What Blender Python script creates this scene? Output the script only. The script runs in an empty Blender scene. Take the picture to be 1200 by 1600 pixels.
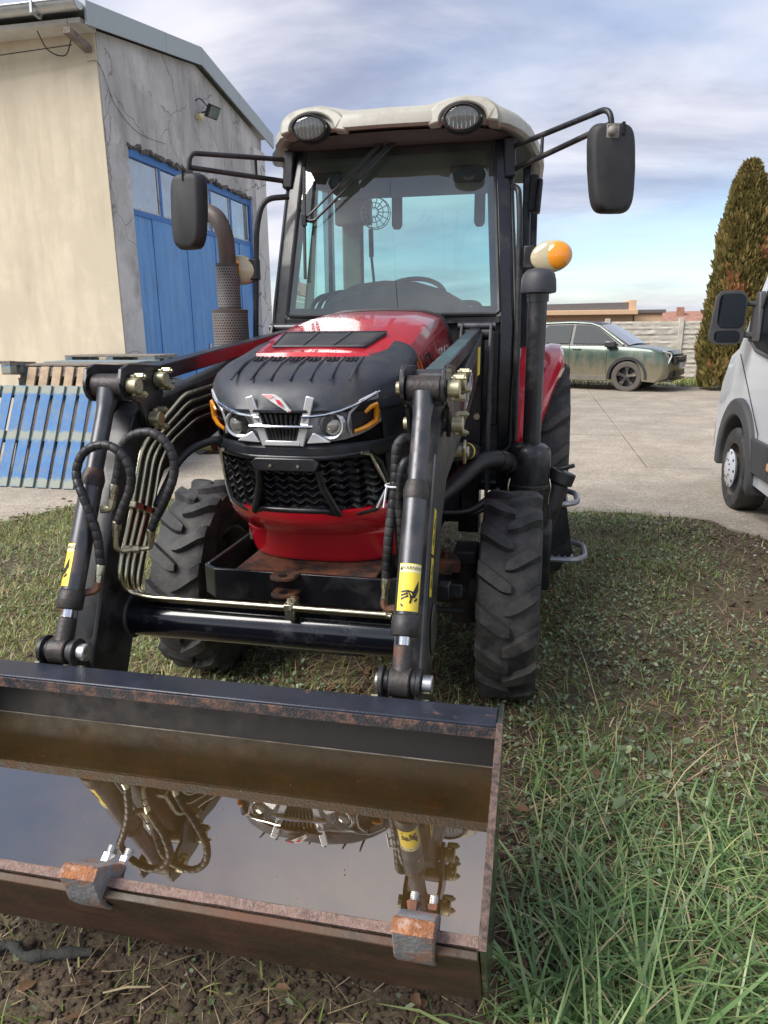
import bpy, bmesh, math, random
import numpy as np
from mathutils import Vector, Matrix
R_ = math.radians
random.seed(7); rng = np.random.default_rng(7)
scene = bpy.context.scene
col = scene.collection

# ---------------------------------------------------------------- camera
cam_d = bpy.data.cameras.new('camera'); cam_o = bpy.data.objects.new('camera', cam_d); col.objects.link(cam_o)
cam_d.sensor_fit = 'VERTICAL'; cam_d.sensor_height = 24.0; cam_d.lens = 24.0 * 1107.4 / 1600
cam_d.clip_start = .05; cam_d.clip_end = 3000
_p, _w, _r = R_(14.66), R_(12.03), R_(.51)
fw = Vector((-math.sin(_w) * math.cos(_p), math.cos(_w) * math.cos(_p), -math.sin(_p)))
rt = Vector((math.cos(_w), math.sin(_w), 0)); up = rt.cross(fw)
r2 = rt * math.cos(_r) - up * math.sin(_r); u2 = rt * math.sin(_r) + up * math.cos(_r)
cm = Matrix((r2, u2, -fw)).transposed().to_4x4(); cm.translation = (0, 0, 1.55)
cam_o.matrix_world = cm
scene.camera = cam_o

# ---------------------------------------------------------------- light
SUN_AZ, SUN_EL = R_(231), R_(45)           # azimuth measured clockwise from +Y
sd = Vector((math.sin(SUN_AZ) * math.cos(SUN_EL), math.cos(SUN_AZ) * math.cos(SUN_EL), math.sin(SUN_EL)))
sl = bpy.data.lights.new('sun', 'SUN'); sl.energy = 2.9; sl.angle = R_(40); sl.color = (1, .95, .89)
so = bpy.data.objects.new('sun', sl); col.objects.link(so); so.location = (0, 0, 30)
so.rotation_euler = sd.to_track_quat('Z', 'Y').to_euler()
world = bpy.data.worlds.new('World'); scene.world = world; world.use_nodes = True
nt = world.node_tree; nt.nodes.clear()
def wn(t, **k):
    n = nt.nodes.new(t)
    for a, b in k.items(): setattr(n, a, b)
    return n
def wl(a, b): nt.links.new(a, b)
def wmath(op, a, b=None, c=None, clamp=False):
    n = wn('ShaderNodeMath', operation=op); n.use_clamp = clamp
    for i, x in enumerate((a, b, c)):
        if x is None: continue
        if isinstance(x, (int, float)): n.inputs[i].default_value = x
        else: wl(x, n.inputs[i])
    return n.outputs[0]
sky = wn('ShaderNodeTexSky', sky_type='NISHITA', sun_disc=False, sun_elevation=SUN_EL, sun_rotation=SUN_AZ, air_density=1.0, dust_density=.4, ozone_density=2.2)
tc = wn('ShaderNodeTexCoord'); sp = wn('ShaderNodeSeparateXYZ'); wl(tc.outputs['Generated'], sp.inputs[0])
zz = wmath('ADD', wmath('MAXIMUM', sp.outputs[2], 0), .20)
cx = wmath('DIVIDE', sp.outputs[0], zz); cy = wmath('DIVIDE', sp.outputs[1], zz)
cb = wn('ShaderNodeCombineXYZ'); wl(cx, cb.inputs[0]); wl(cy, cb.inputs[1])
def wnoise(scale, detail, rough, loc, sx=1, sy=1, dist=0.0):
    m = wn('ShaderNodeMapping'); wl(cb.outputs[0], m.inputs[0]); m.inputs['Location'].default_value = loc; m.inputs['Scale'].default_value = (sx, sy, 1)
    n = wn('ShaderNodeTexNoise'); wl(m.outputs[0], n.inputs['Vector']); n.inputs['Scale'].default_value = scale; n.inputs['Detail'].default_value = detail
    n.inputs['Roughness'].default_value = rough; n.inputs['Distortion'].default_value = dist
    return n.outputs[0]
n1 = wnoise(.62, 5, .52, (3.1, 1.7, 0), .85, 1.2, .2)
n2 = wnoise(.34, 4, .5, (9.3, 4.2, 0), .8, 1.2, .2)
n3 = wnoise(1.15, 6, .57, (5.2, 8.8, 0), .75, 1.3, .3)
cov = wn('ShaderNodeMapRange', interpolation_type='SMOOTHSTEP'); wl(wmath('ADD', wmath('MULTIPLY', n1, .6), wmath('MULTIPLY', n2, .5)), cov.inputs[0])
cov.inputs[1].default_value = .42; cov.inputs[2].default_value = .63; cov.inputs[4].default_value = .92
shade = wn('ShaderNodeMapRange', interpolation_type='SMOOTHSTEP'); wl(n3, shade.inputs[0]); shade.inputs[1].default_value = .32; shade.inputs[2].default_value = .70
cc = wn('ShaderNodeMix', data_type='RGBA'); wl(shade.outputs[0], cc.inputs[0])
cc.inputs[6].default_value = (1.95, 2.15, 2.95, 1); cc.inputs[7].default_value = (5.0, 4.9, 5.2, 1)
mx = wn('ShaderNodeMix', data_type='RGBA'); wl(cov.outputs[0], mx.inputs[0])
sk2 = wn('ShaderNodeMix', data_type='RGBA', blend_type='MULTIPLY'); sk2.inputs[0].default_value = 1; wl(sky.outputs[0], sk2.inputs[6]); sk2.inputs[7].default_value = (.86, .86, .88, 1)
wl(sk2.outputs[2], mx.inputs[6]); wl(cc.outputs[2], mx.inputs[7])
bg = wn('ShaderNodeBackground'); wl(mx.outputs[2], bg.inputs[0]); bg.inputs[1].default_value = .11
wo = wn('ShaderNodeOutputWorld'); wl(bg.outputs[0], wo.inputs[0])
vs = scene.view_settings; vs.view_transform = 'Standard'; vs.look = 'None'; vs.exposure = .90; vs.gamma = 1; vs.use_curve_mapping = False

# ---------------------------------------------------------------- materials
MATS = {}
def pm(name, c, rough=.5, metal=0., var=.12, vs=9., dirt=None, damt=.5, ds=4., dw=.08, bump=0., bs=60., coat=0., ior=None, extra=None, grime_up=None):
    m = bpy.data.materials.new(name); m.use_nodes = True; t = m.node_tree; b = t.nodes['Principled BSDF']
    N = t.nodes.new; L = t.links.new
    tcn = N('ShaderNodeTexCoord'); geo = tcn.outputs['Object']
    n = N('ShaderNodeTexNoise'); n.inputs['Scale'].default_value = vs; n.inputs['Detail'].default_value = 6; n.inputs['Roughness'].default_value = .62; L(geo, n.inputs['Vector'])
    r = N('ShaderNodeMapRange'); L(n.outputs[0], r.inputs[0]); r.inputs[1].default_value = .3; r.inputs[2].default_value = .7
    mix = N('ShaderNodeMix'); mix.data_type = 'RGBA'; L(r.outputs[0], mix.inputs[0])
    mix.inputs[6].default_value = tuple(max(0, x * (1 - var)) for x in c) + (1,); mix.inputs[7].default_value = tuple(min(1, x * (1 + var)) for x in c) + (1,)
    out = mix.outputs[2]
    rg = N('ShaderNodeMapRange'); L(n.outputs[0], rg.inputs[0]); rg.inputs[1].default_value = .3; rg.inputs[2].default_value = .7
    rg.inputs[3].default_value = max(.0, rough * .85); rg.inputs[4].default_value = min(1, rough * 1.2); ro = rg.outputs[0]
    if dirt is not None:
        n2 = N('ShaderNodeTexNoise'); n2.inputs['Scale'].default_value = ds; n2.inputs['Detail'].default_value = 9; n2.inputs['Roughness'].default_value = .7; L(geo, n2.inputs['Vector'])
        r2 = N('ShaderNodeMapRange'); L(n2.outputs[0], r2.inputs[0]); r2.inputs[1].default_value = 1 - damt - dw + .0; r2.inputs[2].default_value = 1 - damt + dw
        fac = r2.outputs[0]
        mix2 = N('ShaderNodeMix'); mix2.data_type = 'RGBA'; L(fac, mix2.inputs[0]); L(out, mix2.inputs[6]); mix2.inputs[7].default_value = tuple(dirt) + (1,); out = mix2.outputs[2]
        mr = N('ShaderNodeMix'); mr.data_type = 'FLOAT'; L(fac, mr.inputs[0]); L(ro, mr.inputs[2]); mr.inputs[3].default_value = .85; ro = mr.outputs[0]
        if metal > 0:
            mm = N('ShaderNodeMix'); mm.data_type = 'FLOAT'; L(fac, mm.inputs[0]); mm.inputs[2].default_value = metal; mm.inputs[3].default_value = 0; L(mm.outputs[0], b.inputs['Metallic'])
    L(out, b.inputs['Base Color']); L(ro, b.inputs['Roughness'])
    if not (dirt is not None and metal > 0): b.inputs['Metallic'].default_value = metal
    if coat: b.inputs['Coat Weight'].default_value = coat; b.inputs['Coat Roughness'].default_value = .06
    if ior: b.inputs['IOR'].default_value = ior
    if bump:
        nb = N('ShaderNodeTexNoise'); nb.inputs['Scale'].default_value = bs; nb.inputs['Detail'].default_value = 4; L(geo, nb.inputs['Vector'])
        bp = N('ShaderNodeBump'); bp.inputs['Strength'].default_value = bump; bp.inputs['Distance'].default_value = .01; L(nb.outputs[0], bp.inputs['Height']); L(bp.outputs[0], b.inputs['Normal'])
    if extra: extra(m, t, b)
    MATS[name] = m
    return m
DUST = (.16, .13, .1)
pm('red_paint', (.58, .012, .026), .24, var=.06, coat=.9, dirt=(.30, .05, .05), damt=.12, ds=5, dw=.25)
pm('black_paint', (.008, .009, .012), .3, var=.2, coat=.25, dirt=(.06, .056, .052), damt=.32, ds=6, dw=.18)
pm('black_satin', (.012, .0125, .014), .42, var=.2, dirt=(.07, .062, .055), damt=.38, ds=9, dw=.16)
pm('cowl_plastic', (.028, .032, .042), .42, var=.1, dirt=(.075, .07, .065), damt=.36, ds=6, dw=.2, bump=.08, bs=500)
pm('mirror_plastic', (.016, .016, .0175), .5, var=.1, dirt=(.04, .036, .034), damt=.42, ds=4, dw=.2, bump=.08, bs=600)
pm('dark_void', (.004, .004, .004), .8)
pm('chrome', (.78, .79, .80), .12, 1, var=.05, dirt=(.3, .28, .25), damt=.33, ds=20, dw=.12)
pm('lamp_chrome', (.74, .75, .77), .2, .55, var=.05)
pm('lamp_silver', (.82, .83, .85), .3, .0, var=.06, coat=.6)
pm('lamp_pocket', (.20, .21, .22), .25, .5, var=.1)
pm('zinc', (.52, .49, .36), .3, 1, var=.15, vs=20, dirt=(.2, .16, .1), damt=.34, ds=18, dw=.1)
pm('brass_zinc', (.50, .46, .30), .42, .9, var=.2, dirt=(.17, .12, .07), damt=.38, ds=40, dw=.1)
pm('pipe_zinc', (.62, .58, .40), .22, 1, var=.12, vs=14, dirt=(.30, .25, .17), damt=.2, ds=14, dw=.2)
pm('old_steel', (.10, .10, .105), .36, .85, var=.25, vs=14, dirt=(.12, .06, .03), damt=.33, ds=7, dw=.1)
pm('dark_steel', (.055, .056, .06), .36, .6, var=.3, vs=12, dirt=(.10, .085, .07), damt=.4, ds=8, dw=.15)
pm('rusty_steel', (.055, .045, .04), .6, .3, var=.3, vs=18, dirt=(.20, .075, .03), damt=.5, ds=12, dw=.1, bump=.3, bs=120)
pm('bucket_paint', (.022, .026, .038), .36, var=.3, dirt=(.17, .08, .045), damt=.33, ds=22, dw=.05, bump=.10, bs=160)
pm('bucket_inside', (.035, .022, .011), .5, var=.4, dirt=(.50, .19, .035), damt=.42, ds=13, dw=.10, bump=.2, bs=80)
pm('bucket_side', (.018, .026, .02), .22, var=.3, dirt=(.06, .05, .03), damt=.36, ds=6, dw=.15, coat=.4)
pm('worn_edge', (.17, .105, .08), .75, .05, var=.45, vs=40, dirt=(.29, .205, .175), damt=.46, ds=130, dw=.14, bump=.5, bs=260)
pm('edge_face', (.05, .034, .018), .5, .1, var=.5, vs=8, dirt=(.13, .055, .03), damt=.45, ds=6, dw=.16, bump=.2, bs=60)
pm('tooth_steel', (.22, .225, .23), .6, .3, var=.25, vs=20, dirt=(.30, .13, .06), damt=.45, ds=24, dw=.06, bump=.3, bs=120)
pm('rubber', (.022, .022, .0225), .62, var=.25, vs=12, dirt=(.10, .095, .085), damt=.40, ds=9, dw=.16, bump=.25, bs=160)
pm('plate_worn', (.05, .036, .03), .7, .1, var=.5, vs=40, dirt=(.19, .12, .095), damt=.47, ds=60, dw=.14, bump=.4, bs=200)
pm('rail_rust', (.018, .019, .024), .6, 0, var=.4, vs=30, dirt=(.20, .10, .06), damt=.42, ds=30, dw=.12, bump=.4, bs=160)
pm('recess_black', (.007, .007, .008), .55, var=.4, vs=20, dirt=(.02, .018, .015), damt=.36, ds=14, dw=.1)
pm('step_grey', (.30, .31, .33), .4, .5, var=.1)
pm('hose_rubber', (.014, .014, .015), .5, var=.2)
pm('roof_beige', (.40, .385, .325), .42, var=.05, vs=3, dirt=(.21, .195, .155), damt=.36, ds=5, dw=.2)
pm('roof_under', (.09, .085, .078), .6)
pm('sheet_dark', (.020, .020, .021), .5, var=.2, dirt=(.09, .075, .06), damt=.42, ds=6, dw=.15)
pm('grey_shield', (.13, .125, .125), .5, .5, var=.2)
pm('rim_grey', (.30, .28, .25), .55, .2, var=.15, dirt=(.12, .10, .08), damt=.5, ds=6)
pm('exhaust_rust', (.10, .085, .075), .6, .4, var=.3, vs=12, dirt=(.14, .075, .045), damt=.45, ds=6, dw=.15)
pm('seat_cloth', (.10, .095, .09), .8)
pm('cab_plastic', (.13, .115, .10), .6, var=.1)
pm('headliner', (.20, .175, .13), .8, var=.15)
pm('white_print', (.62, .62, .6), .45, var=.08)
pm('black_print', (.01, .01, .01), .45)
pm('yellow_sticker', (.80, .62, .06), .4, var=.08, vs=14)
pm('cream_sticker', (.78, .70, .38), .4, var=.1)
pm('orange_print', (.75, .28, .04), .4)
pm('red_print', (.55, .02, .03), .3)
pm('zip_tie', (.75, .75, .75), .4)
def ramp_mat(name, stops, rough=.6, attr='rnd', sss=.0, spec=.4, trans=.0):
    m = bpy.data.materials.new(name); m.use_nodes = True; t = m.node_tree; b = t.nodes['Principled BSDF']
    a = t.nodes.new('ShaderNodeAttribute'); a.attribute_name = attr
    r = t.nodes.new('ShaderNodeValToRGB'); e = r.color_ramp.elements
    while len(e) < len(stops): e.new(.5)
    for i, (p, c) in enumerate(stops): e[i].position = p; e[i].color = tuple(c) + (1,)
    t.links.new(a.outputs['Fac'], r.inputs[0]); t.links.new(r.outputs[0], b.inputs['Base Color']); b.inputs['Roughness'].default_value = rough
    b.inputs['Specular IOR Level'].default_value = spec
    if trans:
        o = t.nodes['Material Output']; tr = t.nodes.new('ShaderNodeBsdfTranslucent'); ms = t.nodes.new('ShaderNodeMixShader'); ms.inputs[0].default_value = trans
        t.links.new(r.outputs[0], tr.inputs[0]); t.links.new(b.outputs[0], ms.inputs[1]); t.links.new(tr.outputs[0], ms.inputs[2]); t.links.new(ms.outputs[0], o.inputs[0])
    MATS[name] = m
    return m
def glass(name, tint, rough=.0, ior=1.5, boost=0., gl=(1, 1, 1)):
    m = bpy.data.materials.new(name); m.use_nodes = True; t = m.node_tree; t.nodes.clear(); N = t.nodes.new; L = t.links.new
    o = N('ShaderNodeOutputMaterial'); tr = N('ShaderNodeBsdfTransparent'); tr.inputs[0].default_value = tuple(tint) + (1,)
    g = N('ShaderNodeBsdfGlossy'); g.inputs['Roughness'].default_value = rough; g.inputs[0].default_value = tuple(gl) + (1,)
    f = N('ShaderNodeFresnel'); f.inputs[0].default_value = ior; a = N('ShaderNodeMath'); a.operation = 'ADD'; a.use_clamp = True; L(f.outputs[0], a.inputs[0]); a.inputs[1].default_value = boost
    x = N('ShaderNodeMixShader'); L(a.outputs[0], x.inputs[0]); L(tr.outputs[0], x.inputs[1]); L(g.outputs[0], x.inputs[2]); L(x.outputs[0], o.inputs[0])
    MATS[name] = m
    return m
glass('windshield_glass', (.58, .84, .82), boost=.10)
glass('side_glass', (.68, .89, .88), boost=.03)
glass('lens_glass', (.93, .94, .95), boost=.06)
glass('car_glass', (.30, .36, .38), boost=.10)
glass('pane_glass', (.12, .13, .13), boost=.42, rough=.08, gl=(.75, .82, .88))
def dusty(name, amt, c=(.42, .40, .35)):
    t = MATS[name].node_tree; N = t.nodes.new; L = t.links.new; o = [n for n in t.nodes if n.type == 'OUTPUT_MATERIAL'][0]; src = o.inputs[0].links[0].from_socket
    tcn = N('ShaderNodeTexCoord'); n = N('ShaderNodeTexNoise'); n.inputs['Scale'].default_value = 4; n.inputs['Detail'].default_value = 9; n.inputs['Roughness'].default_value = .7; L(tcn.outputs['Object'], n.inputs['Vector'])
    r = N('ShaderNodeMapRange'); L(n.outputs[0], r.inputs[0]); r.inputs[1].default_value = .35; r.inputs[2].default_value = .75; r.inputs[3].default_value = .01; r.inputs[4].default_value = amt
    d = N('ShaderNodeBsdfDiffuse'); d.inputs[0].default_value = tuple(c) + (1,); x = N('ShaderNodeMixShader'); L(r.outputs[0], x.inputs[0]); L(src, x.inputs[1]); L(d.outputs[0], x.inputs[2]); L(x.outputs[0], o.inputs[0])
dusty('windshield_glass', .12); dusty('pane_glass', .5, (.40, .42, .42))
def lens_mat(name, c, rough=.15, fac=.5):
    m = bpy.data.materials.new(name); m.use_nodes = True; t = m.node_tree; b = t.nodes['Principled BSDF']
    b.inputs['Base Color'].default_value = tuple(c) + (1,); b.inputs['Roughness'].default_value = rough; b.inputs['Subsurface Weight'].default_value = .25; b.inputs['Coat Weight'].default_value = .8
    n = t.nodes.new('ShaderNodeTexChecker'); n.inputs['Scale'].default_value = 90; tcn = t.nodes.new('ShaderNodeTexCoord'); t.links.new(tcn.outputs['Object'], n.inputs[0])
    bp = t.nodes.new('ShaderNodeBump'); bp.inputs['Strength'].default_value = .35; bp.inputs['Distance'].default_value = .004; t.links.new(n.outputs['Fac'], bp.inputs['Height']); t.links.new(bp.outputs[0], b.inputs['Normal'])
    MATS[name] = m
lens_mat('amber_lens', (.85, .30, .015)); lens_mat('clear_lens', (.50, .44, .28)); lens_mat('lamp_lens', (.42, .40, .33))
_b = MATS['lamp_lens'].node_tree.nodes['Principled BSDF']; _b.inputs['Metallic'].default_value = .9; _b.inputs['Roughness'].default_value = .3; _b.inputs['Coat Weight'].default_value = .3; _b.inputs['Subsurface Weight'].default_value = 0
_b2 = [n for n in MATS['lamp_lens'].node_tree.nodes if n.type == 'BUMP'][0]; _b2.inputs['Strength'].default_value = .8; _b2.inputs['Distance'].default_value = .006
[n for n in MATS['lamp_lens'].node_tree.nodes if n.type == 'TEX_CHECKER'][0].inputs['Scale'].default_value = 75
def perf(m, t, b):      # perforated sheet: dark round holes on a staggered grid
    N = t.nodes.new; L = t.links.new
    uv = N('ShaderNodeUVMap'); s = N('ShaderNodeSeparateXYZ'); L(uv.outputs[0], s.inputs[0])
    def mt(op, a, bb=0.):
        n = N('ShaderNodeMath'); n.operation = op
        for i, x in enumerate((a, bb)):
            if isinstance(x, (int, float)): n.inputs[i].default_value = x
            else: L(x, n.inputs[i])
        return n.outputs[0]
    row = mt('FLOOR', s.outputs[1]); par = mt('MULTIPLY', mt('MODULO', row, 2.), .5)
    fx = mt('SUBTRACT', mt('FRACT', mt('ADD', s.outputs[0], par)), .5); fy = mt('SUBTRACT', mt('FRACT', s.outputs[1]), .5)
    d = mt('SQRT', mt('ADD', mt('MULTIPLY', fx, fx), mt('MULTIPLY', mt('MULTIPLY', fy, fy), 1.0)))
    h = mt('LESS_THAN', d, .3)
    src = b.inputs['Base Color'].links[0].from_socket
    x = N('ShaderNodeMix'); x.data_type = 'RGBA'; L(h, x.inputs[0]); L(src, x.inputs[6]); x.inputs[7].default_value = (.006, .006, .006, 1); L(x.outputs[2], b.inputs['Base Color'])
    rs = b.inputs['Metallic']
    for l in list(rs.links): t.links.remove(l)
    rs.default_value = 0
pm('perforated_steel', (.17, .16, .155), .5, 0, var=.2, dirt=(.17, .10, .07), damt=.42, ds=6, dw=.16, extra=perf)
pm('hood_mesh', (.035, .037, .042), .55, 0, var=.2, dirt=(.10, .09, .08), damt=.42, ds=8, dw=.15, extra=perf)

# ---------------------------------------------------------------- mesh helpers
OFF = Vector((0, 0, 0))
SPLIT = set('cab_frame nose_cheek firewall firewall_panel step_bracket pin_washer guard_rim link_boss pin_bolt end_washer tube_weld gutter_bracket grille_scale cleaner_clip panel_rib cowl_ridge weld_bead screw lamp_screw clamp_bolt union_nut badge_stripe tow_lug lug_hole wiper_arm wiper_blade duct_clamp engine_hose step_tread rear_wall wheel_nut pane_bead wall_cable cap_hole tread_groove door_gap grille_mesh sticker_print steering_rod side_shield lever_boot roof fascia door_handle mirror_arm radiator_shroud rear_lamp_box sticker_pictogram'.split())
def V3(a): return np.array(a, float)
class MB:
    def __init__(s): s.v = []; s.f = []
    def add(s, V, F):
        o = len(s.v); s.v += [tuple(map(float, p)) for p in V]; s.f += [tuple(i + o for i in f) for f in F]; return s
    def box(s, a, b):
        x0, y0, z0 = a; x1, y1, z1 = b
        return s.add([(x0, y0, z0), (x1, y0, z0), (x1, y1, z0), (x0, y1, z0), (x0, y0, z1), (x1, y0, z1), (x1, y1, z1), (x0, y1, z1)],
                     [(0, 3, 2, 1), (4, 5, 6, 7), (0, 1, 5, 4), (1, 2, 6, 5), (2, 3, 7, 6), (3, 0, 4, 7)])
    def obox(s, c, size, rot=(0, 0, 0)):
        from mathutils import Euler
        m = Euler(rot).to_matrix(); h = [x / 2 for x in size]; c = Vector(c)
        P = [c + m @ Vector((sx * h[0], sy * h[1], sz * h[2])) for sz in (-1, 1) for sx, sy in ((-1, -1), (1, -1), (1, 1), (-1, 1))]
        return s.add(P, [(0, 3, 2, 1), (4, 5, 6, 7), (0, 1, 5, 4), (1, 2, 6, 5), (2, 3, 7, 6), (3, 0, 4, 7)])
    def beam(s, p0, p1, w, h, upv=(0, 0, 1)):
        p0, p1 = V3(p0), V3(p1); d = p1 - p0; d /= np.linalg.norm(d); r = np.cross(d, V3(upv)); r /= np.linalg.norm(r); u = np.cross(r, d)
        rings = [[p + r * a * w / 2 + u * b * h / 2 for a, b in ((-1, -1), (1, -1), (1, 1), (-1, 1))] for p in (p0, p1)]
        return s.loft(rings)
    def loft(s, rings, closed=True, caps=True):
        n = len(rings[0]); V = [p for r in rings for p in r]; F = []
        for i in range(len(rings) - 1):
            for j in range(n if closed else n - 1):
                a, b = i * n + j, i * n + (j + 1) % n; F.append((a, b, b + n, a + n))
        if caps and closed: F.append(tuple(range(n))[::-1]); F.append(tuple((len(rings) - 1) * n + k for k in range(n)))
        return s.add(V, F)
    def tube(s, pts, r, n=10, caps=True, sq=1.):
        pts = [V3(p) for p in pts]; m = len(pts); rr = r if hasattr(r, '__len__') else [r] * m
        T = []
        for i in range(m):
            a = pts[max(i - 1, 0)]; b = pts[min(i + 1, m - 1)]; t = b - a; T.append(t / (np.linalg.norm(t) + 1e-12))
        ref = V3((0, 0, 1)) if abs(T[0][2]) < .9 else V3((1, 0, 0))
        nrm = np.cross(T[0], ref); nrm /= np.linalg.norm(nrm); rings = []
        for i in range(m):
            nrm = nrm - T[i] * np.dot(nrm, T[i]); nrm /= (np.linalg.norm(nrm) + 1e-12); bi = np.cross(T[i], nrm)
            rings.append([pts[i] + rr[i] * (math.cos(k) * nrm + sq * math.sin(k) * bi) for k in [2 * math.pi * j / n for j in range(n)]])
        return s.loft(rings, True, caps)
    def cyl(s, p0, p1, r0, r1=None, n=18): return s.tube([p0, p1], [r0, r0 if r1 is None else r1], n)
    def lathe(s, prof, c, axis=(0, 0, 1), n=24, caps=True):
        ax = V3(axis); ax /= np.linalg.norm(ax); ref = V3((1, 0, 0)) if abs(ax[0]) < .9 else V3((0, 1, 0))
        a = np.cross(ax, ref); a /= np.linalg.norm(a); b = np.cross(ax, a); c = V3(c)
        rings = [[c + ax * h + max(r, 1e-4) * (math.cos(t) * a + math.sin(t) * b) for t in [2 * math.pi * j / n for j in range(n)]] for r, h in prof]
        return s.loft(rings, True, caps)
    def prism(s, poly, ax, a, b):
        def P(p, h): return (h, p[0], p[1]) if ax == 'x' else ((p[0], h, p[1]) if ax == 'y' else (p[0], p[1], h))
        return s.loft([[P(p, a) for p in poly], [P(p, b) for p in poly]])
    def ell(s, c, r, n=16, m=10):
        rings = []
        for i in range(m + 1):
            t = math.pi * i / m; k = max(math.sin(t), .001)
            rings.append([(c[0] + r[0] * k * math.cos(2 * math.pi * j / n), c[1] + r[1] * k * math.sin(2 * math.pi * j / n), c[2] + r[2] * math.cos(t)) for j in range(n)])
        return s.loft(rings)
    def grid(s, fn, us, vs, closed_u=False):
        nu, nv = len(us), len(vs); V = [fn(u, v) for v in vs for u in us]; F = []
        for j in range(nv - 1):
            for i in range(nu - 1): F.append((j * nu + i, j * nu + i + 1, (j + 1) * nu + i + 1, (j + 1) * nu + i))
        return s.add(V, F)
    def comps(s):
        par = list(range(len(s.v)))
        def fd(i):
            while par[i] != i: par[i] = par[par[i]]; i = par[i]
            return i
        for f in s.f:
            a = fd(f[0])
            for q in f[1:]: par[fd(q)] = a
        g = {}
        for f in s.f: g.setdefault(fd(f[0]), []).append(f)
        out = []
        for fs in g.values():
            ids = sorted({i for f in fs for i in f}); mp = {i: k for k, i in enumerate(ids)}; q = MB(); q.v = [s.v[i] for i in ids]; q.f = [tuple(mp[i] for i in f) for f in fs]; out.append(q)
        return out
    def build(s, name, mat, *a, **k):
        if name in SPLIT:
            cs = s.comps()
            if len(cs) > 1: return [c.build1(name, mat, *a, **k) for c in cs][0]
        return s.build1(name, mat, *a, **k)
    def build1(s, name, mat, parent=None, smooth=38, bevel=0., loc=None, solid=0., off=None, bseg=2, kind=None):
        o_ = Vector(off) if off is not None else OFF
        me = bpy.data.meshes.new(name)
        if loc is None: V = [(p[0] - o_[0], p[1] - o_[1], p[2] - o_[2]) for p in s.v]
        else: V = s.v
        me.from_pydata(V, [], s.f); 
        bm = bmesh.new(); bm.from_mesh(me); bmesh.ops.recalc_face_normals(bm, faces=bm.faces); bm.to_mesh(me); bm.free()
        if smooth:
            me.polygons.foreach_set('use_smooth', [True] * len(me.polygons)); me.set_sharp_from_angle(angle=R_(smooth))
        me.materials.append(MATS[mat] if isinstance(mat, str) else mat)
        o = bpy.data.objects.new(name, me); col.objects.link(o)
        if parent is not None: o.parent = parent
        if loc is not None: o.location = loc
        if bevel:
            b = o.modifiers.new('bevel', 'BEVEL'); b.width = bevel; b.segments = bseg; b.limit_method = 'ANGLE'; b.angle_limit = R_(30); b.harden_normals = False
        if solid:
            b = o.modifiers.new('solid', 'SOLIDIFY'); b.thickness = abs(solid); b.offset = 1 if solid > 0 else -1
        if kind: o['kind'] = kind
        return o
def tag(o, label=None, cat=None, group=None, kind=None):
    if label: o['label'] = label
    if cat: o['category'] = cat
    if group: o['group'] = group
    if kind: o['kind'] = kind
    return o
def thing(name, label, cat, loc, group=None):
    global OFF
    o = bpy.data.objects.new(name, None); col.objects.link(o); o.location = loc; o.empty_display_size = .2
    OFF = Vector(loc); return tag(o, label, cat, group)
def copy_obj(o, parent, loc=None):
    c = o.copy(); col.objects.link(c); c.parent = parent
    if loc is not None: c.location = loc
    return c
def copy_tree(o, parent=None):
    c = o.copy(); col.objects.link(c); c.parent = parent
    for ch in [x for x in bpy.data.objects if x.parent == o]: copy_tree(ch, c)
    return c
def fillet(pts, r, n=5):
    pts = [V3(p) for p in pts]; out = [pts[0]]
    for i in range(1, len(pts) - 1):
        a, b, c = pts[i - 1], pts[i], pts[i + 1]; d1 = a - b; d2 = c - b; l1, l2 = np.linalg.norm(d1), np.linalg.norm(d2); k = min(r, l1 * .48, l2 * .48)
        p, q = b + d1 / l1 * k, b + d2 / l2 * k
        for j in range(n + 1):
            t = j / n; out.append((1 - t) ** 2 * p + 2 * t * (1 - t) * b + t * t * q)
    return out + [pts[-1]]
def spline(pts, n=8):
    P = [V3(p) for p in pts]; P = [2 * P[0] - P[1]] + P + [2 * P[-1] - P[-2]]; out = []
    for i in range(1, len(P) - 2):
        for j in range(n):
            t = j / n; a, b, c, d = P[i - 1:i + 3]
            out.append(.5 * ((2 * b) + (c - a) * t + (2 * a - 5 * b + 4 * c - d) * t * t + (3 * b - a - 3 * c + d) * t ** 3))
    return out + [P[-2]]
def cyl_uv(o, ax, cx_, cy_, around, along):     # simple cylindrical UV for the perforated sheet
    me = o.data; uv = me.uv_layers.new(name='UVMap'); 
    for l in me.loops:
        p = me.vertices[l.vertex_index].co; uv.data[l.index].uv = ((math.atan2(p[0] - cx_, -(p[1] - cy_)) / (2 * math.pi)) * around, p[2] * along)
def text_mesh(txt, size, ext=.0008):
    c = bpy.data.curves.new('txt', 'FONT'); c.body = txt; c.size = size; c.extrude = ext; c.align_x = 'CENTER'; c.align_y = 'CENTER'; c.resolution_u = 3
    o = bpy.data.objects.new('txt', c); col.objects.link(o); dg = bpy.context.evaluated_depsgraph_get(); me = bpy.data.meshes.new_from_object(o.evaluated_get(dg)); 
    bpy.data.objects.remove(o); return me
def put_text(name, txt, size, mat, parent, org, xdir, ydir, off=None, sx=1., bold=0.):
    me = text_mesh(txt, size); X = Vector(xdir).normalized(); Y = Vector(ydir).normalized(); Z = X.cross(Y)
    o_ = Vector(off) if off is not None else OFF
    for v in me.vertices: v.co = Vector(org) - o_ + X * v.co[0] * sx + Y * v.co[1] + Z * v.co[2]
    me.materials.clear(); me.materials.append(MATS[mat]); o = bpy.data.objects.new(name, me); col.objects.link(o); o.parent = parent; return o
pm('projector_glass', (.30, .29, .26), .08, .5, var=.3, vs=60, coat=1.)
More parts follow.
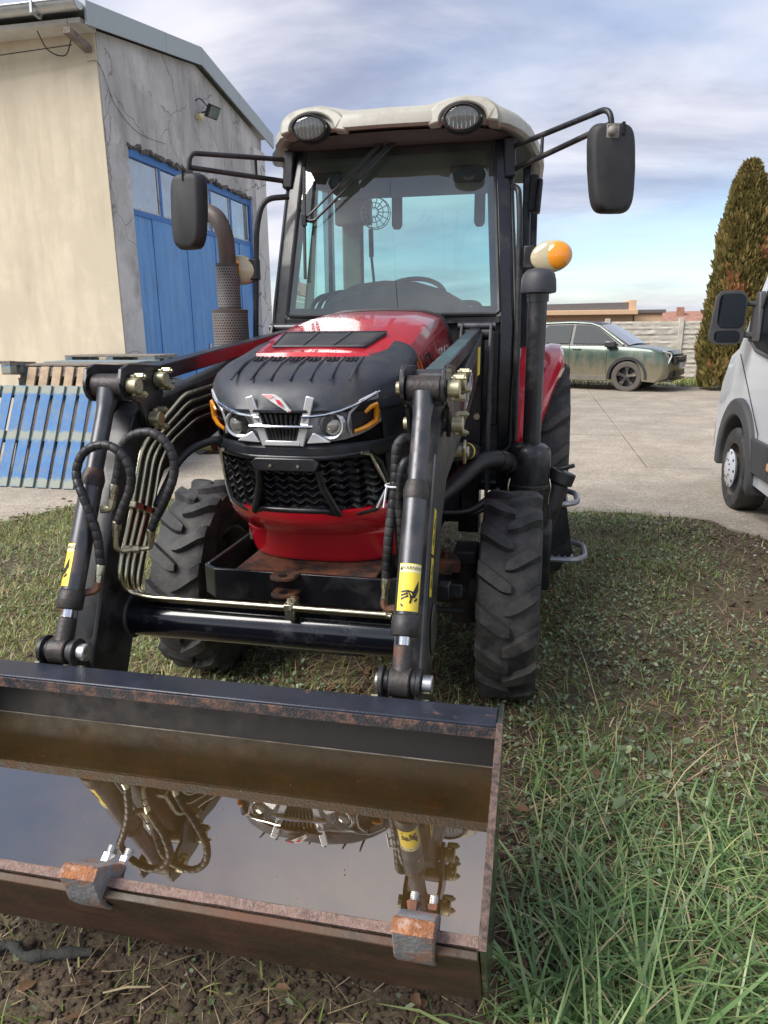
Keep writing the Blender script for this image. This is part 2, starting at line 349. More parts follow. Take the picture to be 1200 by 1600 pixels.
pm('chrome_dull', (.55, .55, .55), .35, 1, var=.1, dirt=(.2, .18, .15), damt=.35, ds=16)
pm('black_gloss', (.006, .007, .011), .16, var=.2, coat=.8, dirt=(.06, .06, .06), damt=.33, ds=9, dw=.12)
pm('red_dark', (.07, .008, .012), .25, var=.2, coat=.5)
pm('rusty_dark', (.05, .045, .042), .5, .5, var=.3, vs=14, dirt=(.16, .06, .028), damt=.40, ds=9, dw=.09, bump=.2, bs=90)
pm('rusty_edge', (.30, .12, .05), .8, 0, var=.4, vs=40, dirt=(.42, .27, .20), damt=.45, ds=50, dw=.06, bump=.6, bs=220)
pm('zinc_white', (.62, .62, .60), .4, .8, var=.1, dirt=(.3, .2, .12), damt=.33, ds=60)
def water_x(m, t, b):
    b.inputs['IOR'].default_value = 3.4
    b.inputs['Specular IOR Level'].default_value = .5
def make_water():
    m = bpy.data.materials.new('muddy_water'); m.use_nodes = True; t = m.node_tree; t.nodes.clear(); N = t.nodes.new; L = t.links.new
    o = N('ShaderNodeOutputMaterial'); tr = N('ShaderNodeBsdfTransparent'); tr.inputs[0].default_value = (.75, .52, .25, 1); df = N('ShaderNodeBsdfDiffuse'); df.inputs[0].default_value = (.11, .070, .025, 1)
    tcn = N('ShaderNodeTexCoord'); n = N('ShaderNodeTexNoise'); n.inputs['Scale'].default_value = 5; n.inputs['Detail'].default_value = 5; L(tcn.outputs['Object'], n.inputs['Vector'])
    r = N('ShaderNodeMapRange'); L(n.outputs[0], r.inputs[0]); r.inputs[1].default_value = .3; r.inputs[2].default_value = .7; r.inputs[3].default_value = .30; r.inputs[4].default_value = .55
    a = N('ShaderNodeMixShader'); L(r.outputs[0], a.inputs[0]); L(tr.outputs[0], a.inputs[1]); L(df.outputs[0], a.inputs[2])
    bn = N('ShaderNodeTexNoise'); bn.inputs['Scale'].default_value = 7; L(tcn.outputs['Object'], bn.inputs['Vector']); bp = N('ShaderNodeBump'); bp.inputs['Strength'].default_value = .03; bp.inputs['Distance'].default_value = .01; L(bn.outputs[0], bp.inputs['Height'])
    g = N('ShaderNodeBsdfGlossy'); g.inputs['Roughness'].default_value = .012; g.inputs[0].default_value = (1, .93, .83, 1); L(bp.outputs[0], g.inputs['Normal']); f = N('ShaderNodeFresnel'); f.inputs[0].default_value = 1.33; ad = N('ShaderNodeMath'); ad.operation = 'ADD'; ad.use_clamp = True; L(f.outputs[0], ad.inputs[0]); ad.inputs[1].default_value = .36
    x = N('ShaderNodeMixShader'); L(ad.outputs[0], x.inputs[0]); L(a.outputs[0], x.inputs[1]); L(g.outputs[0], x.inputs[2]); L(x.outputs[0], o.inputs[0]); MATS['muddy_water'] = m
make_water()
pm('old_stick', (.05, .052, .045), .9, var=.3, bump=.5, bs=90); pm('straw', (.42, .34, .20), .7, var=.2); pm('seed', (.52, .45, .30), .8); pm('plum_skin', (.045, .012, .03), .35, var=.3)
pm('leaf_brown', (.14, .085, .055), .8, var=.3, vs=40); pm('leaf_purple', (.07, .032, .036), .7, var=.3, vs=40); pm('leaf_yellow', (.48, .40, .08), .6, var=.2); pm('leaf_green', (.16, .22, .07), .5, var=.2); pm('bark_grey', (.16, .14, .12), .9, var=.2)
pm('glass_frit', (.055, .048, .042), .5, var=.1); pm('dusty_trim', (.17, .15, .12), .9, var=.2); pm('mirror_surface', (.38, .40, .43), .03, 1, var=.02)
glass('car_glass_d', (.24, .27, .28), boost=0, rough=.28, gl=(.3, .32, .34)); glass('car_glass_w', (.25, .28, .29), boost=.28)
# ---------------- stone, soil, plaster
def plaster(name, c, c2, stain, cracks=0., streak=.4, scale=1.):
    def ex(m, t, b):
        N = t.nodes.new; L = t.links.new; tcn = N('ShaderNodeTexCoord')
        base = b.inputs['Base Color'].links[0].from_socket
        mp_ = N('ShaderNodeMapping'); L(tcn.outputs['Object'], mp_.inputs[0]); mp_.inputs['Scale'].default_value = (2.2, 2.2, .35)
        n = N('ShaderNodeTexNoise'); n.inputs['Scale'].default_value = 1.6; n.inputs['Detail'].default_value = 8; n.inputs['Roughness'].default_value = .65; L(mp_.outputs[0], n.inputs['Vector'])
        r = N('ShaderNodeMapRange'); L(n.outputs[0], r.inputs[0]); r.inputs[1].default_value = .44; r.inputs[2].default_value = .72; r.inputs[4].default_value = streak
        x = N('ShaderNodeMix'); x.data_type = 'RGBA'; L(r.outputs[0], x.inputs[0]); L(base, x.inputs[6]); x.inputs[7].default_value = tuple(stain) + (1,)
        out = x.outputs[2]
        n3 = N('ShaderNodeTexNoise'); n3.inputs['Scale'].default_value = .9; n3.inputs['Detail'].default_value = 10; n3.inputs['Roughness'].default_value = .7; L(tcn.outputs['Object'], n3.inputs['Vector'])
        r3 = N('ShaderNodeMapRange'); L(n3.outputs[0], r3.inputs[0]); r3.inputs[1].default_value = .48; r3.inputs[2].default_value = .62
        x3 = N('ShaderNodeMix'); x3.data_type = 'RGBA'; L(r3.outputs[0], x3.inputs[0]); L(out, x3.inputs[6]); x3.inputs[7].default_value = tuple(c2) + (1,); out = x3.outputs[2]
        if cracks:
            nd = N('ShaderNodeTexNoise'); nd.inputs['Scale'].default_value = 2.2; nd.inputs['Detail'].default_value = 5; L(tcn.outputs['Object'], nd.inputs['Vector'])
            va = N('ShaderNodeMix'); va.data_type = 'VECTOR'; va.inputs[0].default_value = .34; L(tcn.outputs['Object'], va.inputs[4]); L(nd.outputs['Color'], va.inputs[5])
            vo = N('ShaderNodeTexVoronoi'); vo.feature = 'DISTANCE_TO_EDGE'; vo.inputs['Scale'].default_value = 1.5; L(va.outputs[1], vo.inputs['Vector'])
            lt = N('ShaderNodeMath'); lt.operation = 'LESS_THAN'; L(vo.outputs['Distance'], lt.inputs[0]); lt.inputs[1].default_value = .009
            nm = N('ShaderNodeTexNoise'); nm.inputs['Scale'].default_value = .8; L(tcn.outputs['Object'], nm.inputs['Vector']); gt = N('ShaderNodeMath'); gt.operation = 'GREATER_THAN'; L(nm.outputs[0], gt.inputs[0]); gt.inputs[1].default_value = .40
            mu = N('ShaderNodeMath'); mu.operation = 'MULTIPLY'; L(lt.outputs[0], mu.inputs[0]); L(gt.outputs[0], mu.inputs[1]); ml = N('ShaderNodeMath'); ml.operation = 'MULTIPLY'; L(mu.outputs[0], ml.inputs[0]); ml.inputs[1].default_value = cracks
            x2 = N('ShaderNodeMix'); x2.data_type = 'RGBA'; L(ml.outputs[0], x2.inputs[0]); L(out, x2.inputs[6]); x2.inputs[7].default_value = (.10, .09, .085, 1); out = x2.outputs[2]
        L(out, b.inputs['Base Color'])
    pm(name, c, .9, var=.07, vs=3, bump=.25, bs=70, extra=ex)
plaster('cream_plaster', (.68, .595, .44), (.60, .52, .385), (.44, .37, .27), 0, .6)
plaster('grey_plaster', (.50, .49, .47), (.64, .63, .61), (.24, .23, .22), .5, .75)
plaster('bright_plaster', (.62, .61, .58), (.68, .66, .63), (.40, .38, .35), .8, .5)
def streaks(m, t, b):
    N = t.nodes.new; L = t.links.new; tcn = N('ShaderNodeTexCoord'); base = b.inputs['Base Color'].links[0].from_socket; mp_ = N('ShaderNodeMapping'); L(tcn.outputs['Object'], mp_.inputs[0]); mp_.inputs['Scale'].default_value = (9, 9, .5)
    n = N('ShaderNodeTexNoise'); n.inputs['Scale'].default_value = 1.4; n.inputs['Detail'].default_value = 7; n.inputs['Roughness'].default_value = .65; L(mp_.outputs[0], n.inputs['Vector']); r = N('ShaderNodeMapRange'); L(n.outputs[0], r.inputs[0]); r.inputs[1].default_value = .45; r.inputs[2].default_value = .75; r.inputs[4].default_value = .55
    x = N('ShaderNodeMix'); x.data_type = 'RGBA'; L(r.outputs[0], x.inputs[0]); L(base, x.inputs[6]); x.inputs[7].default_value = (.30, .46, .66, 1); L(x.outputs[2], b.inputs['Base Color'])
pm('blue_door', (.075, .26, .60), .45, var=.16, vs=2.5, dirt=(.16, .36, .66), damt=.42, ds=3, dw=.2, extra=streaks)
pm('blue_trim', (.03, .16, .47), .5, var=.12, dirt=(.10, .2, .4), damt=.4, ds=6)
pm('fascia_metal', (.36, .40, .40), .45, .2, var=.06)
pm('gutter_metal', (.48, .50, .51), .35, .6, var=.08)
pm('broken_masonry', (.13, .115, .10), .95, var=.4, vs=14, bump=.8, bs=30)
pm('wood_grey', (.25, .215, .18), .85, var=.35, vs=11, dirt=(.14, .115, .095), damt=.45, ds=9, dw=.14, bump=.3, bs=60)
pm('wood_fresh', (.46, .34, .22), .8, var=.22, vs=12, dirt=(.30, .22, .15), damt=.45, ds=9, dw=.15, bump=.2, bs=60)
pm('wood_dark', (.13, .115, .10), .9, var=.3)
def worn_bands(m, t, b):
    N = t.nodes.new; L = t.links.new; tcn = N('ShaderNodeTexCoord'); sx = N('ShaderNodeSeparateXYZ'); L(tcn.outputs['Object'], sx.inputs[0]); base = b.inputs['Base Color'].links[0].from_socket
    n = N('ShaderNodeTexNoise'); n.inputs['Scale'].default_value = 16; n.inputs['Detail'].default_value = 6; L(tcn.outputs['Object'], n.inputs['Vector'])
    pp = N('ShaderNodeMath'); pp.operation = 'PINGPONG'; ad = N('ShaderNodeMath'); ad.operation = 'SUBTRACT'; L(sx.outputs[2], ad.inputs[0]); ad.inputs[1].default_value = .045; L(ad.outputs[0], pp.inputs[0]); pp.inputs[1].default_value = .25
    s2 = N('ShaderNodeMath'); s2.operation = 'MULTIPLY_ADD'; L(n.outputs[0], s2.inputs[0]); s2.inputs[1].default_value = .09; L(pp.outputs[0], s2.inputs[2])
    r = N('ShaderNodeMapRange'); L(s2.outputs[0], r.inputs[0]); r.inputs[1].default_value = .075; r.inputs[2].default_value = .105; r.inputs[3].default_value = .85; r.inputs[4].default_value = 0
    x = N('ShaderNodeMix'); x.data_type = 'RGBA'; L(r.outputs[0], x.inputs[0]); L(base, x.inputs[6]); x.inputs[7].default_value = (.30, .31, .23, 1); L(x.outputs[2], b.inputs['Base Color'])
pm('pallet_blue', (.06, .17, .37), .7, var=.25, vs=9, dirt=(.20, .26, .27), damt=.40, ds=7, dw=.14, bump=.25, bs=60, extra=worn_bands)
pm('pallet_bluegreen', (.14, .24, .26), .75, var=.25, vs=6, dirt=(.27, .27, .21), damt=.48, ds=5, dw=.14, bump=.25, bs=60)
pm('pallet_worn', (.22, .25, .22), .8, var=.25, vs=9, dirt=(.10, .20, .33), damt=.45, ds=8, dw=.12, bump=.25, bs=60)
def conc(m, t, b):
    N = t.nodes.new; L = t.links.new; tcn = N('ShaderNodeTexCoord'); base = b.inputs['Base Color'].links[0].from_socket
    n = N('ShaderNodeTexNoise'); n.inputs['Scale'].default_value = 55; n.inputs['Detail'].default_value = 5; n.inputs['Roughness'].default_value = .75; L(tcn.outputs['Object'], n.inputs['Vector'])
    r = N('ShaderNodeMapRange'); L(n.outputs[0], r.inputs[0]); r.inputs[1].default_value = .38; r.inputs[2].default_value = .66; r.inputs[3].default_value = .55; r.inputs[4].default_value = 1.25
    x = N('ShaderNodeMix'); x.data_type = 'RGBA'; x.blend_type = 'MULTIPLY'; x.inputs[0].default_value = 1; L(base, x.inputs[6]); L(r.outputs[0], x.inputs[7]); L(x.outputs[2], b.inputs['Base Color'])
pm('yard_concrete', (.46, .40, .315), .93, var=.15, vs=.9, dirt=(.31, .26, .20), damt=.45, ds=1.7, dw=.16, bump=.5, bs=120, extra=conc)
def soil(m, t, b):
    N = t.nodes.new; L = t.links.new; tcn = N('ShaderNodeTexCoord'); base = b.inputs['Base Color'].links[0].from_socket
    n = N('ShaderNodeTexNoise'); n.inputs['Scale'].default_value = 42; n.inputs['Detail'].default_value = 6; n.inputs['Roughness'].default_value = .75; L(tcn.outputs['Object'], n.inputs['Vector'])
    r = N('ShaderNodeMapRange'); L(n.outputs[0], r.inputs[0]); r.inputs[1].default_value = .35; r.inputs[2].default_value = .68; r.inputs[3].default_value = .45; r.inputs[4].default_value = 1.55
    x = N('ShaderNodeMix'); x.data_type = 'RGBA'; x.blend_type = 'MULTIPLY'; x.inputs[0].default_value = 1; L(base, x.inputs[6]); L(r.outputs[0], x.inputs[7]); L(x.outputs[2], b.inputs['Base Color'])
pm('soil', (.092, .062, .041), .97, var=.3, vs=5, dirt=(.10, .085, .045), damt=.47, ds=2.2, dw=.14, bump=.9, bs=55, extra=soil)
pm('peach_plaster', (.62, .42, .26), .9, var=.06); pm('parapet_dark', (.14, .13, .125), .9); pm('roof_tile', (.33, .17, .12), .9, var=.3, vs=3)
pm('fence_concrete', (.58, .54, .46), .95, var=.14, vs=2.5, dirt=(.36, .33, .28), damt=.42, ds=3, dw=.2, bump=.6, bs=14)

# ================================================================ SETTING
OFF = Vector((0, 0, 0))
# ground sheet: finer and slightly uneven near the tractor
xs = np.concatenate([np.linspace(-300, -7, 10), np.linspace(-6.5, 4.5, 221), np.linspace(5, 300, 10)]); ys = np.concatenate([np.linspace(-300, -1, 8), np.linspace(-.6, 7, 153), np.linspace(7.6, 400, 12)])
from mathutils import noise as mnoise
def gz(x, y):
    if -6.6 < x < 4.6 and -.7 < y < 6.2:
        e = min(1, (x + 6.6) * 2, (4.6 - x) * 2, (y + .7) * 2, max(0, (6.0 - y) * 1.5))
        h = .022 * mnoise.noise(Vector((x * 1.3, y * 1.3, .3))) + .016 * mnoise.noise(Vector((x * 4.1, y * 4.1, 5.3))) + .012 * mnoise.noise(Vector((x * 13, y * 13, 9.)))
        return e * (h - .004)
    return -.004
m = MB(); m.grid(lambda x, y: (x, y, gz(x, y)), list(xs), list(ys)); g = m.build('ground', 'soil', None, smooth=80); tag(g, kind='structure')
# concrete yard: irregular apron along the grass, then slabs
ap = [(-30, 3.9), (-6.2, 4.1), (-5.2, 4.3), (-4.5, 4.62), (-4.18, 5.05), (-4.05, 5.45), (-3.6, 5.78), (-3.1, 5.98), (-2.2, 6.02), (-1.2, 6.0), (-.3, 6.06), (.3, 6.05), (.8, 6.1), (1.15, 6.03), (1.45, 5.95), (1.62, 5.65), (1.75, 5.3), (2.1, 4.7), (3.2, 4.2), (6, 3.6), (30, 3.4), (30, 8.2), (-30, 8.2)]
fine = []
for a, b in zip(ap, ap[1:] + ap[:1]):
    n = max(1, int(math.dist(a, b) / .09)) if max(abs(a[0]), abs(b[0])) < 6.5 and a[1] < 8 else 1
    for i in range(n):
        t = i / n; j = .035 if 0 < i else .0; fine.append((a[0] + (b[0] - a[0]) * t + random.uniform(-j, j), a[1] + (b[1] - a[1]) * t + random.uniform(-j, j)))
m = MB(); m.prism(fine, 'z', -.05, .010); yard = m.build('yard', 'yard_concrete', None, smooth=0); tag(yard, kind='structure')
ye = [8.2, 10.6, 13.4, 16.2, 19.3]; xe = [-30, -12, -5.4, -1.6, 1.25, 4.8, 9, 16, 30]
for i in range(4):
    for j in range(8):
        m = MB(); e = .006; z = .010 + random.uniform(-.003, .003); m.box((xe[j] + e, ye[i] + e, -.05), (xe[j + 1] - e, ye[i + 1] - e, z)); m.build('slab', 'yard_concrete', yard, smooth=0)
m = MB(); m.box((-30, 19.312, -.05), (3.6, 21.2, .010)); m.build('slab', 'yard_concrete', yard, smooth=0)
m = MB(); m.box((3.62, 19.31, -.05), (30, 22.4, .004)); o = m.build('verge', 'soil', None, smooth=0); tag(o, kind='structure')

# ---------------- workshop building at the left
XB, YB, YF = -5.30, 8.68, 13.98; EAVE = 4.98; PK = (11.33, 5.43)
BL = thing('workshop', 'cream and grey plastered workshop with blue metal double door', 'building', (XB - 2, YB + 2, 0))
def gab(y): return EAVE + (PK[1] - EAVE) * (1 - abs(y - PK[0]) / (PK[0] - YB))
DY0, DY1, DZ = 9.13 + .04, 13.40, 3.87
m = MB()     # gable wall with door opening: pieces butt together
m.prism([(YB, -.05), (DY0, -.05), (DY0, DZ), (YB, DZ)], 'x', XB - .30, XB); m.prism([(DY1, -.05), (YF, -.05), (YF, DZ), (DY1, DZ)], 'x', XB - .30, XB)
m.prism([(YB, DZ), (YF, DZ), (YF, gab(YF)), (PK[0], PK[1]), (YB, gab(YB))], 'x', XB - .30, XB); m.build('gable_wall', 'grey_plaster', BL, smooth=0)
m = MB(); m.box((XB - 14, YB - .02, -.05), (XB - .012, YB + .28, EAVE - .0)); m.build('side_wall', 'cream_plaster', BL, smooth=0)
m = MB(); m.box((XB - 14, YF - .28, -.05), (XB - .3, YF - .0, EAVE)); m.box((XB - 14, YB + .28, -.05), (XB - 13.7, YF - .28, EAVE)); m.build('rear_wall', 'grey_plaster', BL, smooth=0)
m = MB(); m.box((XB - .0, YF - .55, 0), (XB + .06, YF + .0, 4.75)); m.build('corner_pier', 'bright_plaster', BL, smooth=0)
m = MB()
for y0, y1 in ((YB - .35, PK[0]), (PK[0], YF + .35)):
    def rz(y): return EAVE + .15 + (PK[1] - EAVE) * (1 - abs(y - PK[0]) / (PK[0] - YB))
    m.prism([(y0, rz(y0)), (y1, rz(y1)), (y1, rz(y1) + .06), (y0, rz(y0) + .06)], 'x', XB - 14.2, XB + .10)
m.build('roof', 'fascia_metal', BL, smooth=0)
for y0, y1 in ((YB - .36, 10.2), (10.2, PK[0]), (PK[0], 12.7), (12.7, YF + .36)):
    m = MB(); m.prism([(y0 + .003, rz(y0) - .16), (y1 - .003, rz(y1) - .16), (y1 - .003, rz(y1) + .085), (y0 + .003, rz(y0) + .085)], 'x', XB + .10, XB + .125); m.build('fascia', 'fascia_metal', BL, smooth=0)
m = MB(); m.box((XB - 14, YB - .33, EAVE - .03), (XB + .02, YB - .02, EAVE + .02)); m.build('soffit', 'bright_plaster', BL, smooth=0)
gu = MB(); gp = [(math.cos(t) * .085, math.sin(t) * .085) for t in np.linspace(math.pi, 2 * math.pi, 12)]; gp = gp + [(a * .93, b * .93) for a, b in gp[::-1]]
gu.prism([(YB - .45 + a, EAVE + .13 + b) for a, b in gp], 'x', XB - 14, XB + .10); gu.prism([(YB - .45 + math.cos(t) * .085, EAVE + .13 + math.sin(t) * .085) for t in np.linspace(math.pi, 2 * math.pi, 12)], 'x', XB + .09, XB + .101); gu.tube([(XB - 14, YB - .535, EAVE + .13), (XB + .1, YB - .535, EAVE + .13)], .012, 6)
gt = gu.build('gutter', 'gutter_metal', BL, smooth=50)
m = MB()
for x in (XB - .45, XB - 1.6, XB - 2.8): m.prism([(YB - .54, EAVE + .145), (YB - .55, EAVE + .035), (YB - .42, EAVE + .02), (YB - .36, EAVE + .09), (YB - .345, EAVE + .09), (YB - .41, EAVE + .005), (YB - .565, EAVE + .02), (YB - .555, EAVE + .145)], 'x', x, x + .03)
m.build('gutter_bracket', 'fascia_metal', gt, smooth=0)
m = MB(); m.beam((XB - .12, YB - .40, EAVE - .12), (XB - .10, YB - .02, EAVE - .20), .09, .07); m.build('rafter_end', 'wood_grey', BL, smooth=0)
m = MB(); m.tube(spline([(XB - .5, YB - .40, EAVE - .10), (XB - .45, YB - .30, EAVE - .27), (XB - .30, YB - .2, EAVE - .30), (XB - .12, YB - .3, EAVE - .14)], 6), .007, 6); m.tube([(XB - 6, YB - .25, EAVE - .42), (XB - .2, YB - .2, EAVE - .2)], .006, 5); m.tube(spline([(XB - .12, YB - .05, EAVE - .33), (XB + .01, YB + .0, EAVE - .36), (XB + .015, YB + .25, EAVE - .72), (XB + .015, YB + .75, EAVE - .92), (XB + .015, YB + 1.5, EAVE - .90)], 6), .003, 5); m.build('wall_cable', 'black_satin', BL)
# broken lintel above the door: individual lumps
for k in range(26):
    y = DY0 + .05 + (DY1 - DY0 - .1) * (k + random.random() * .6) / 26; m = MB(); m.obox((XB - .03, y, DZ + .005 - random.random() * .02), (.07 + random.random() * .02, .16, .035 + random.random() * .03), (random.uniform(-.4, .4), random.uniform(-.4, .4), random.uniform(-.3, .3))); m.build('lintel_stone', 'broken_masonry', BL, smooth=0)
# door: frame, transom with panes, leaves of vertical sheets
DXF = XB - .10
m = MB(); m.box((DXF, DY0, DZ - .13), (DXF + .06, DY1, DZ - .02)); m.box((DXF, DY0, 0), (DXF + .06, DY0 + .06, DZ - .13)); m.box((DXF, DY1 - .09, 0), (DXF + .06, DY1, DZ - .13)); m.box((DXF, DY0 + .06, 3.03), (DXF + .05, DY1 - .09, 3.10)); dr = m.build('door_frame', 'blue_trim', BL, smooth=0)
n = 5; pw = (DY1 - .09 - DY0 - .06) / n
for k in range(n):
    a = DY0 + .06 + pw * k; m = MB(); m.box((DXF + .012, a + .03, 3.10), (DXF + .022, a + pw - .03, DZ - .13)); m.build('pane', 'pane_glass', dr, smooth=0)
    if k: m = MB(); m.box((DXF + .003, a - .03, 3.10), (DXF + .045, a + .03, DZ - .13)); m.build('mullion', 'blue_trim', dr, smooth=0)
    m = MB(); z0, z1 = 3.10, DZ - .13
    m.box((DXF + .024, a + .03, z0), (DXF + .034, a + .055, z1)); m.box((DXF + .024, a + pw - .055, z0), (DXF + .034, a + pw - .03, z1)); m.box((DXF + .024, a + .055, z0), (DXF + .034, a + pw - .055, z0 + .025)); m.build('pane_bead', 'bright_plaster', dr, smooth=0)
for k in range(8):
    w = (DY1 - .09 - DY0 - .06) / 8; a = DY0 + .06 + w * k; gap = .012 if k in (2, 4, 6) else .004
    m = MB(); m.box((DXF + .005 + (.012 if k % 2 else 0), a + gap, .06), (DXF + .03 + (.012 if k % 2 else 0), a + w - .003, 3.03)); m.build('door_sheet', 'blue_door', dr, smooth=0)
m = MB(); m.box((DXF + .04, 11.28, 1.02), (DXF + .055, 11.36, 1.30)); m.tube(fillet([(DXF + .05, 11.32, 1.22), (DXF + .10, 11.32, 1.22), (DXF + .10, 11.44, 1.22)], .02), .012, 6); m.build('door_handle', 'chrome_dull', dr, smooth=30)
# floodlight on gable
FL = thing('floodlight', 'small black floodlight with yellow cable box on the gable', 'floodlight', (XB, 11.40, 4.72))
m = MB(); m.obox((XB + .20, 11.42, 4.80), (.05, .26, .19), (0, .5, -.25)); m.build('lamp_body', 'black_satin', FL, bevel=.008)
m = MB(); m.obox((XB + .228, 11.42, 4.785), (.006, .225, .155), (0, .5, -.25)); m.build('lamp_glass', 'pane_glass', FL, smooth=0)
m = MB(); m.tube([(XB, 11.36, 4.78), (XB + .12, 11.38, 4.80)], .012, 6); m.tube(spline([(XB, 11.25, 4.92), (XB + .06, 11.3, 4.96), (XB + .15, 11.36, 4.86)], 5), .009, 6); m.build('lamp_arm', 'black_satin', FL)
m = MB(); m.obox((XB + .05, 11.28, 4.70), (.08, .13, .07)); m.ell((XB + .08, 11.24, 4.70), (.05, .05, .05), 10, 8); m.build('cable_box', 'cream_sticker', FL, bevel=.01)
# second building wing far corner + downpipe cap seen at right end of gable
SN = thing('vent_cowl', 'grey round metal vent hanging at the far end of the gable eave', 'vent', (XB, YF + .5, 0))
m = MB(); m.lathe([(.13, 4.62), (.16, 4.66), (.16, 4.82), (.10, 4.90), (0, 4.91)], (XB + .22, YF + .45, 0), (0, 0, 1), 20); m.build('vent_cap', 'fascia_metal', SN)
m = MB(); m.cyl((XB + .05, YF + .40, 4.72), (XB + .22, YF + .45, 4.76), .03); m.build('vent_arm', 'fascia_metal', SN)

# ---------------- concrete panel fence at the back
FY = 22.6
FN = thing('concrete_fence', 'pale concrete panel fence with wavy stone relief behind the green car', 'fence', (3, FY, 0))
pmesh = []
for i in range(12):
    x0 = -6.2 + 2.05 * i
    m = MB(); m.box((x0 - .07, FY - .06, -.1), (x0 + .07, FY + .10, 1.72)); m.build('post', 'fence_concrete', FN, bevel=.01)
    for k in range(4):
        if not pmesh:
            q = MB(); nx, nz = 29, 9
            def pf(a, b): return (.075 + 1.9 * a, -.0 - .035 * abs(mnoise.noise(Vector((a * 7, b * 4.2, 1.7)))) - .02 * math.sin(b * 3 * math.pi) ** 2, .40 * b)
            q.grid(pf, np.linspace(0, 1, nx), np.linspace(0, 1, nz)); q.add([(.075, .03, 0), (1.975, .03, 0), (1.975, .03, .40), (.075, .03, .40)], [(0, 1, 2, 3)])
            o = q.build('panel', 'fence_concrete', FN, smooth=25, loc=Vector((x0, FY, .41 * k)) - OFF); pmesh.append(o)
        else: copy_obj(pmesh[0], FN, Vector((x0, FY, .41 * k)) - OFF)
# far houses
HB = thing('flat_roofed_house', 'peach flat roofed house with dark parapet behind the fence', 'house', (-2, 27, 0))
m = MB(); m.box((-7.5, 25.6, -.1), (3.05, 31, 1.86)); m.build('wall', 'peach_plaster', HB, smooth=0)
m = MB(); m.box((-7.6, 25.3, 1.86), (3.18, 31.2, 2.02)); m.build('cornice', 'peach_plaster', HB, bevel=.02)
m = MB(); m.prism([(-7.5, 2.02), (2.9, 2.02), (2.9, 2.26), (-7.5, 2.14)], 'y', 25.55, 25.75); m.build('parapet', 'parapet_dark', HB, smooth=0)
m = MB(); m.box((2.9, 25.5, 2.02), (3.12, 30.9, 2.33)); m.build('parapet_end', 'peach_plaster', HB, bevel=.01)
H2 = thing('low_shed', 'small flat beige shed roof just right of the peach house', 'shed', (4, 29, 0)); m = MB(); m.box((3.4, 28, -.1), (4.35, 30, 1.95)); m.build('wall', 'peach_plaster', H2, smooth=0); m = MB(); m.box((3.3, 27.9, 1.95), (4.45, 30.1, 2.06)); m.build('roof_slab', 'parapet_dark', H2, smooth=0)
roofs = [(9, 60, 7, 2.3), (13.5, 66, 8, 2.5), (17, 58, 6, 2.2), (5.5, 75, 8, 2.4), (21, 70, 9, 2.6)]
lbl = ['tiled village house furthest left over the fence', 'tiled village house over the fence, second from left', 'tiled village house hidden partly by the conifer', 'far tiled village house with the longest distance behind the shed', 'tiled village house furthest right behind the conifer']
for i, (x, y, w, h) in enumerate(roofs):
    hh = thing('village_house', lbl[i], 'house', (x, y, 0), 'tiled houses over the fence'); m = MB(); m.box((x - w / 2, y - 2, -.1), (x + w / 2, y + 4, h - .7)); m.build('wall', 'bright_plaster', hh, smooth=0)
    m = MB(); m.prism([(y - 2.5, h - .75), (y + 1, h + .1), (y + 4.5, h - .75)], 'x', x - w / 2 - .3, x + w / 2 + .3); m.build('roof', 'roof_tile', hh, smooth=0)
    m = MB(); m.box((x + w * .2, y, h - .3), (x + w * .2 + .5, y + .5, h + .5)); m.build('chimney', 'roof_tile', hh, smooth=0)
# ================================================================ TRACTOR
# coordinates: u across (0 = centre line), y back, z up
TR = thing('tractor', 'red compact tractor with black nose, glazed cab and raised front loader bucket', 'tractor', (-.75, 3.3, 0))
OFF = Vector((0, 3.3, 0))
B = lambda m, n, mat, par=None, **k: m.build(n, mat, TR if par is None else par, **k)
LR = (-1, 1)
# ---------------- nose shape
NZ = [(.745, 2.34), (.85, 2.29), (.86, 2.24), (.93, 2.16), (.97, 2.13), (1.16, 2.07), (1.22, 2.05), (1.33, 2.02), (1.37, 2.04), (1.40, 2.10)]
def yf(z): return float(np.interp(z, [a for a, b in NZ], [b for a, b in NZ]))
NW, ND, NN = .325, .4, 2.6
def ny(u, z, w=NW):
    r = min(abs(u) / w, 1); return yf(z) + ND * (1 - (1 - r ** NN) ** (1 / NN))
def plan(w, y0, D=ND, n=40, yend=None):        # U-shaped plan curve from left rear round the front to right rear
    pts = []
    for i in range(n + 1):
        t = -math.pi / 2 + math.pi * i / n; s = math.sin(t); c = max(math.cos(t), 0)
        pts.append((w * math.copysign(abs(s) ** (2 / NN), s), y0 + D * (1 - c ** (2 / NN))))
    if yend: pts = [(-w, yend)] + pts + [(w, yend)]
    return pts
ZT = [(2.0, 1.366), (2.05, 1.385), (2.1, 1.405), (2.2, 1.435), (2.33, 1.452), (2.44, 1.467), (2.67, 1.512), (3.03, 1.576), (3.28, 1.600), (3.6, 1.612)]
def zt(y): return float(np.interp(y, [a for a, b in ZT], [b for a, b in ZT]))
def rings_open(m, rings): m.loft(rings, closed=False, caps=False)
# cowl: top dome + forehead + sides down to lower grille
m = MB(); rings = []
for ins, fall in ((.30, -.0), (.2, 0), (.12, .0), (.07, .004), (.035, .016), (.012, .036), (0., .062)):
    rings.append([(x, y, zt(y) - fall) for x, y in plan(NW - ins, 2.02 + ins * .75 + .012, yend=2.62)])
for z in (1.31, 1.302): rings.append([(x, y, z if y < 2.3 else z + (y - 2.3) * .02) for x, y in plan(NW + .002, yf(1.33) + .004, yend=2.62)])
rings_open(m, rings)
cowl = B(m, 'nose_cowl', 'cowl_plastic', smooth=30, solid=-.008)
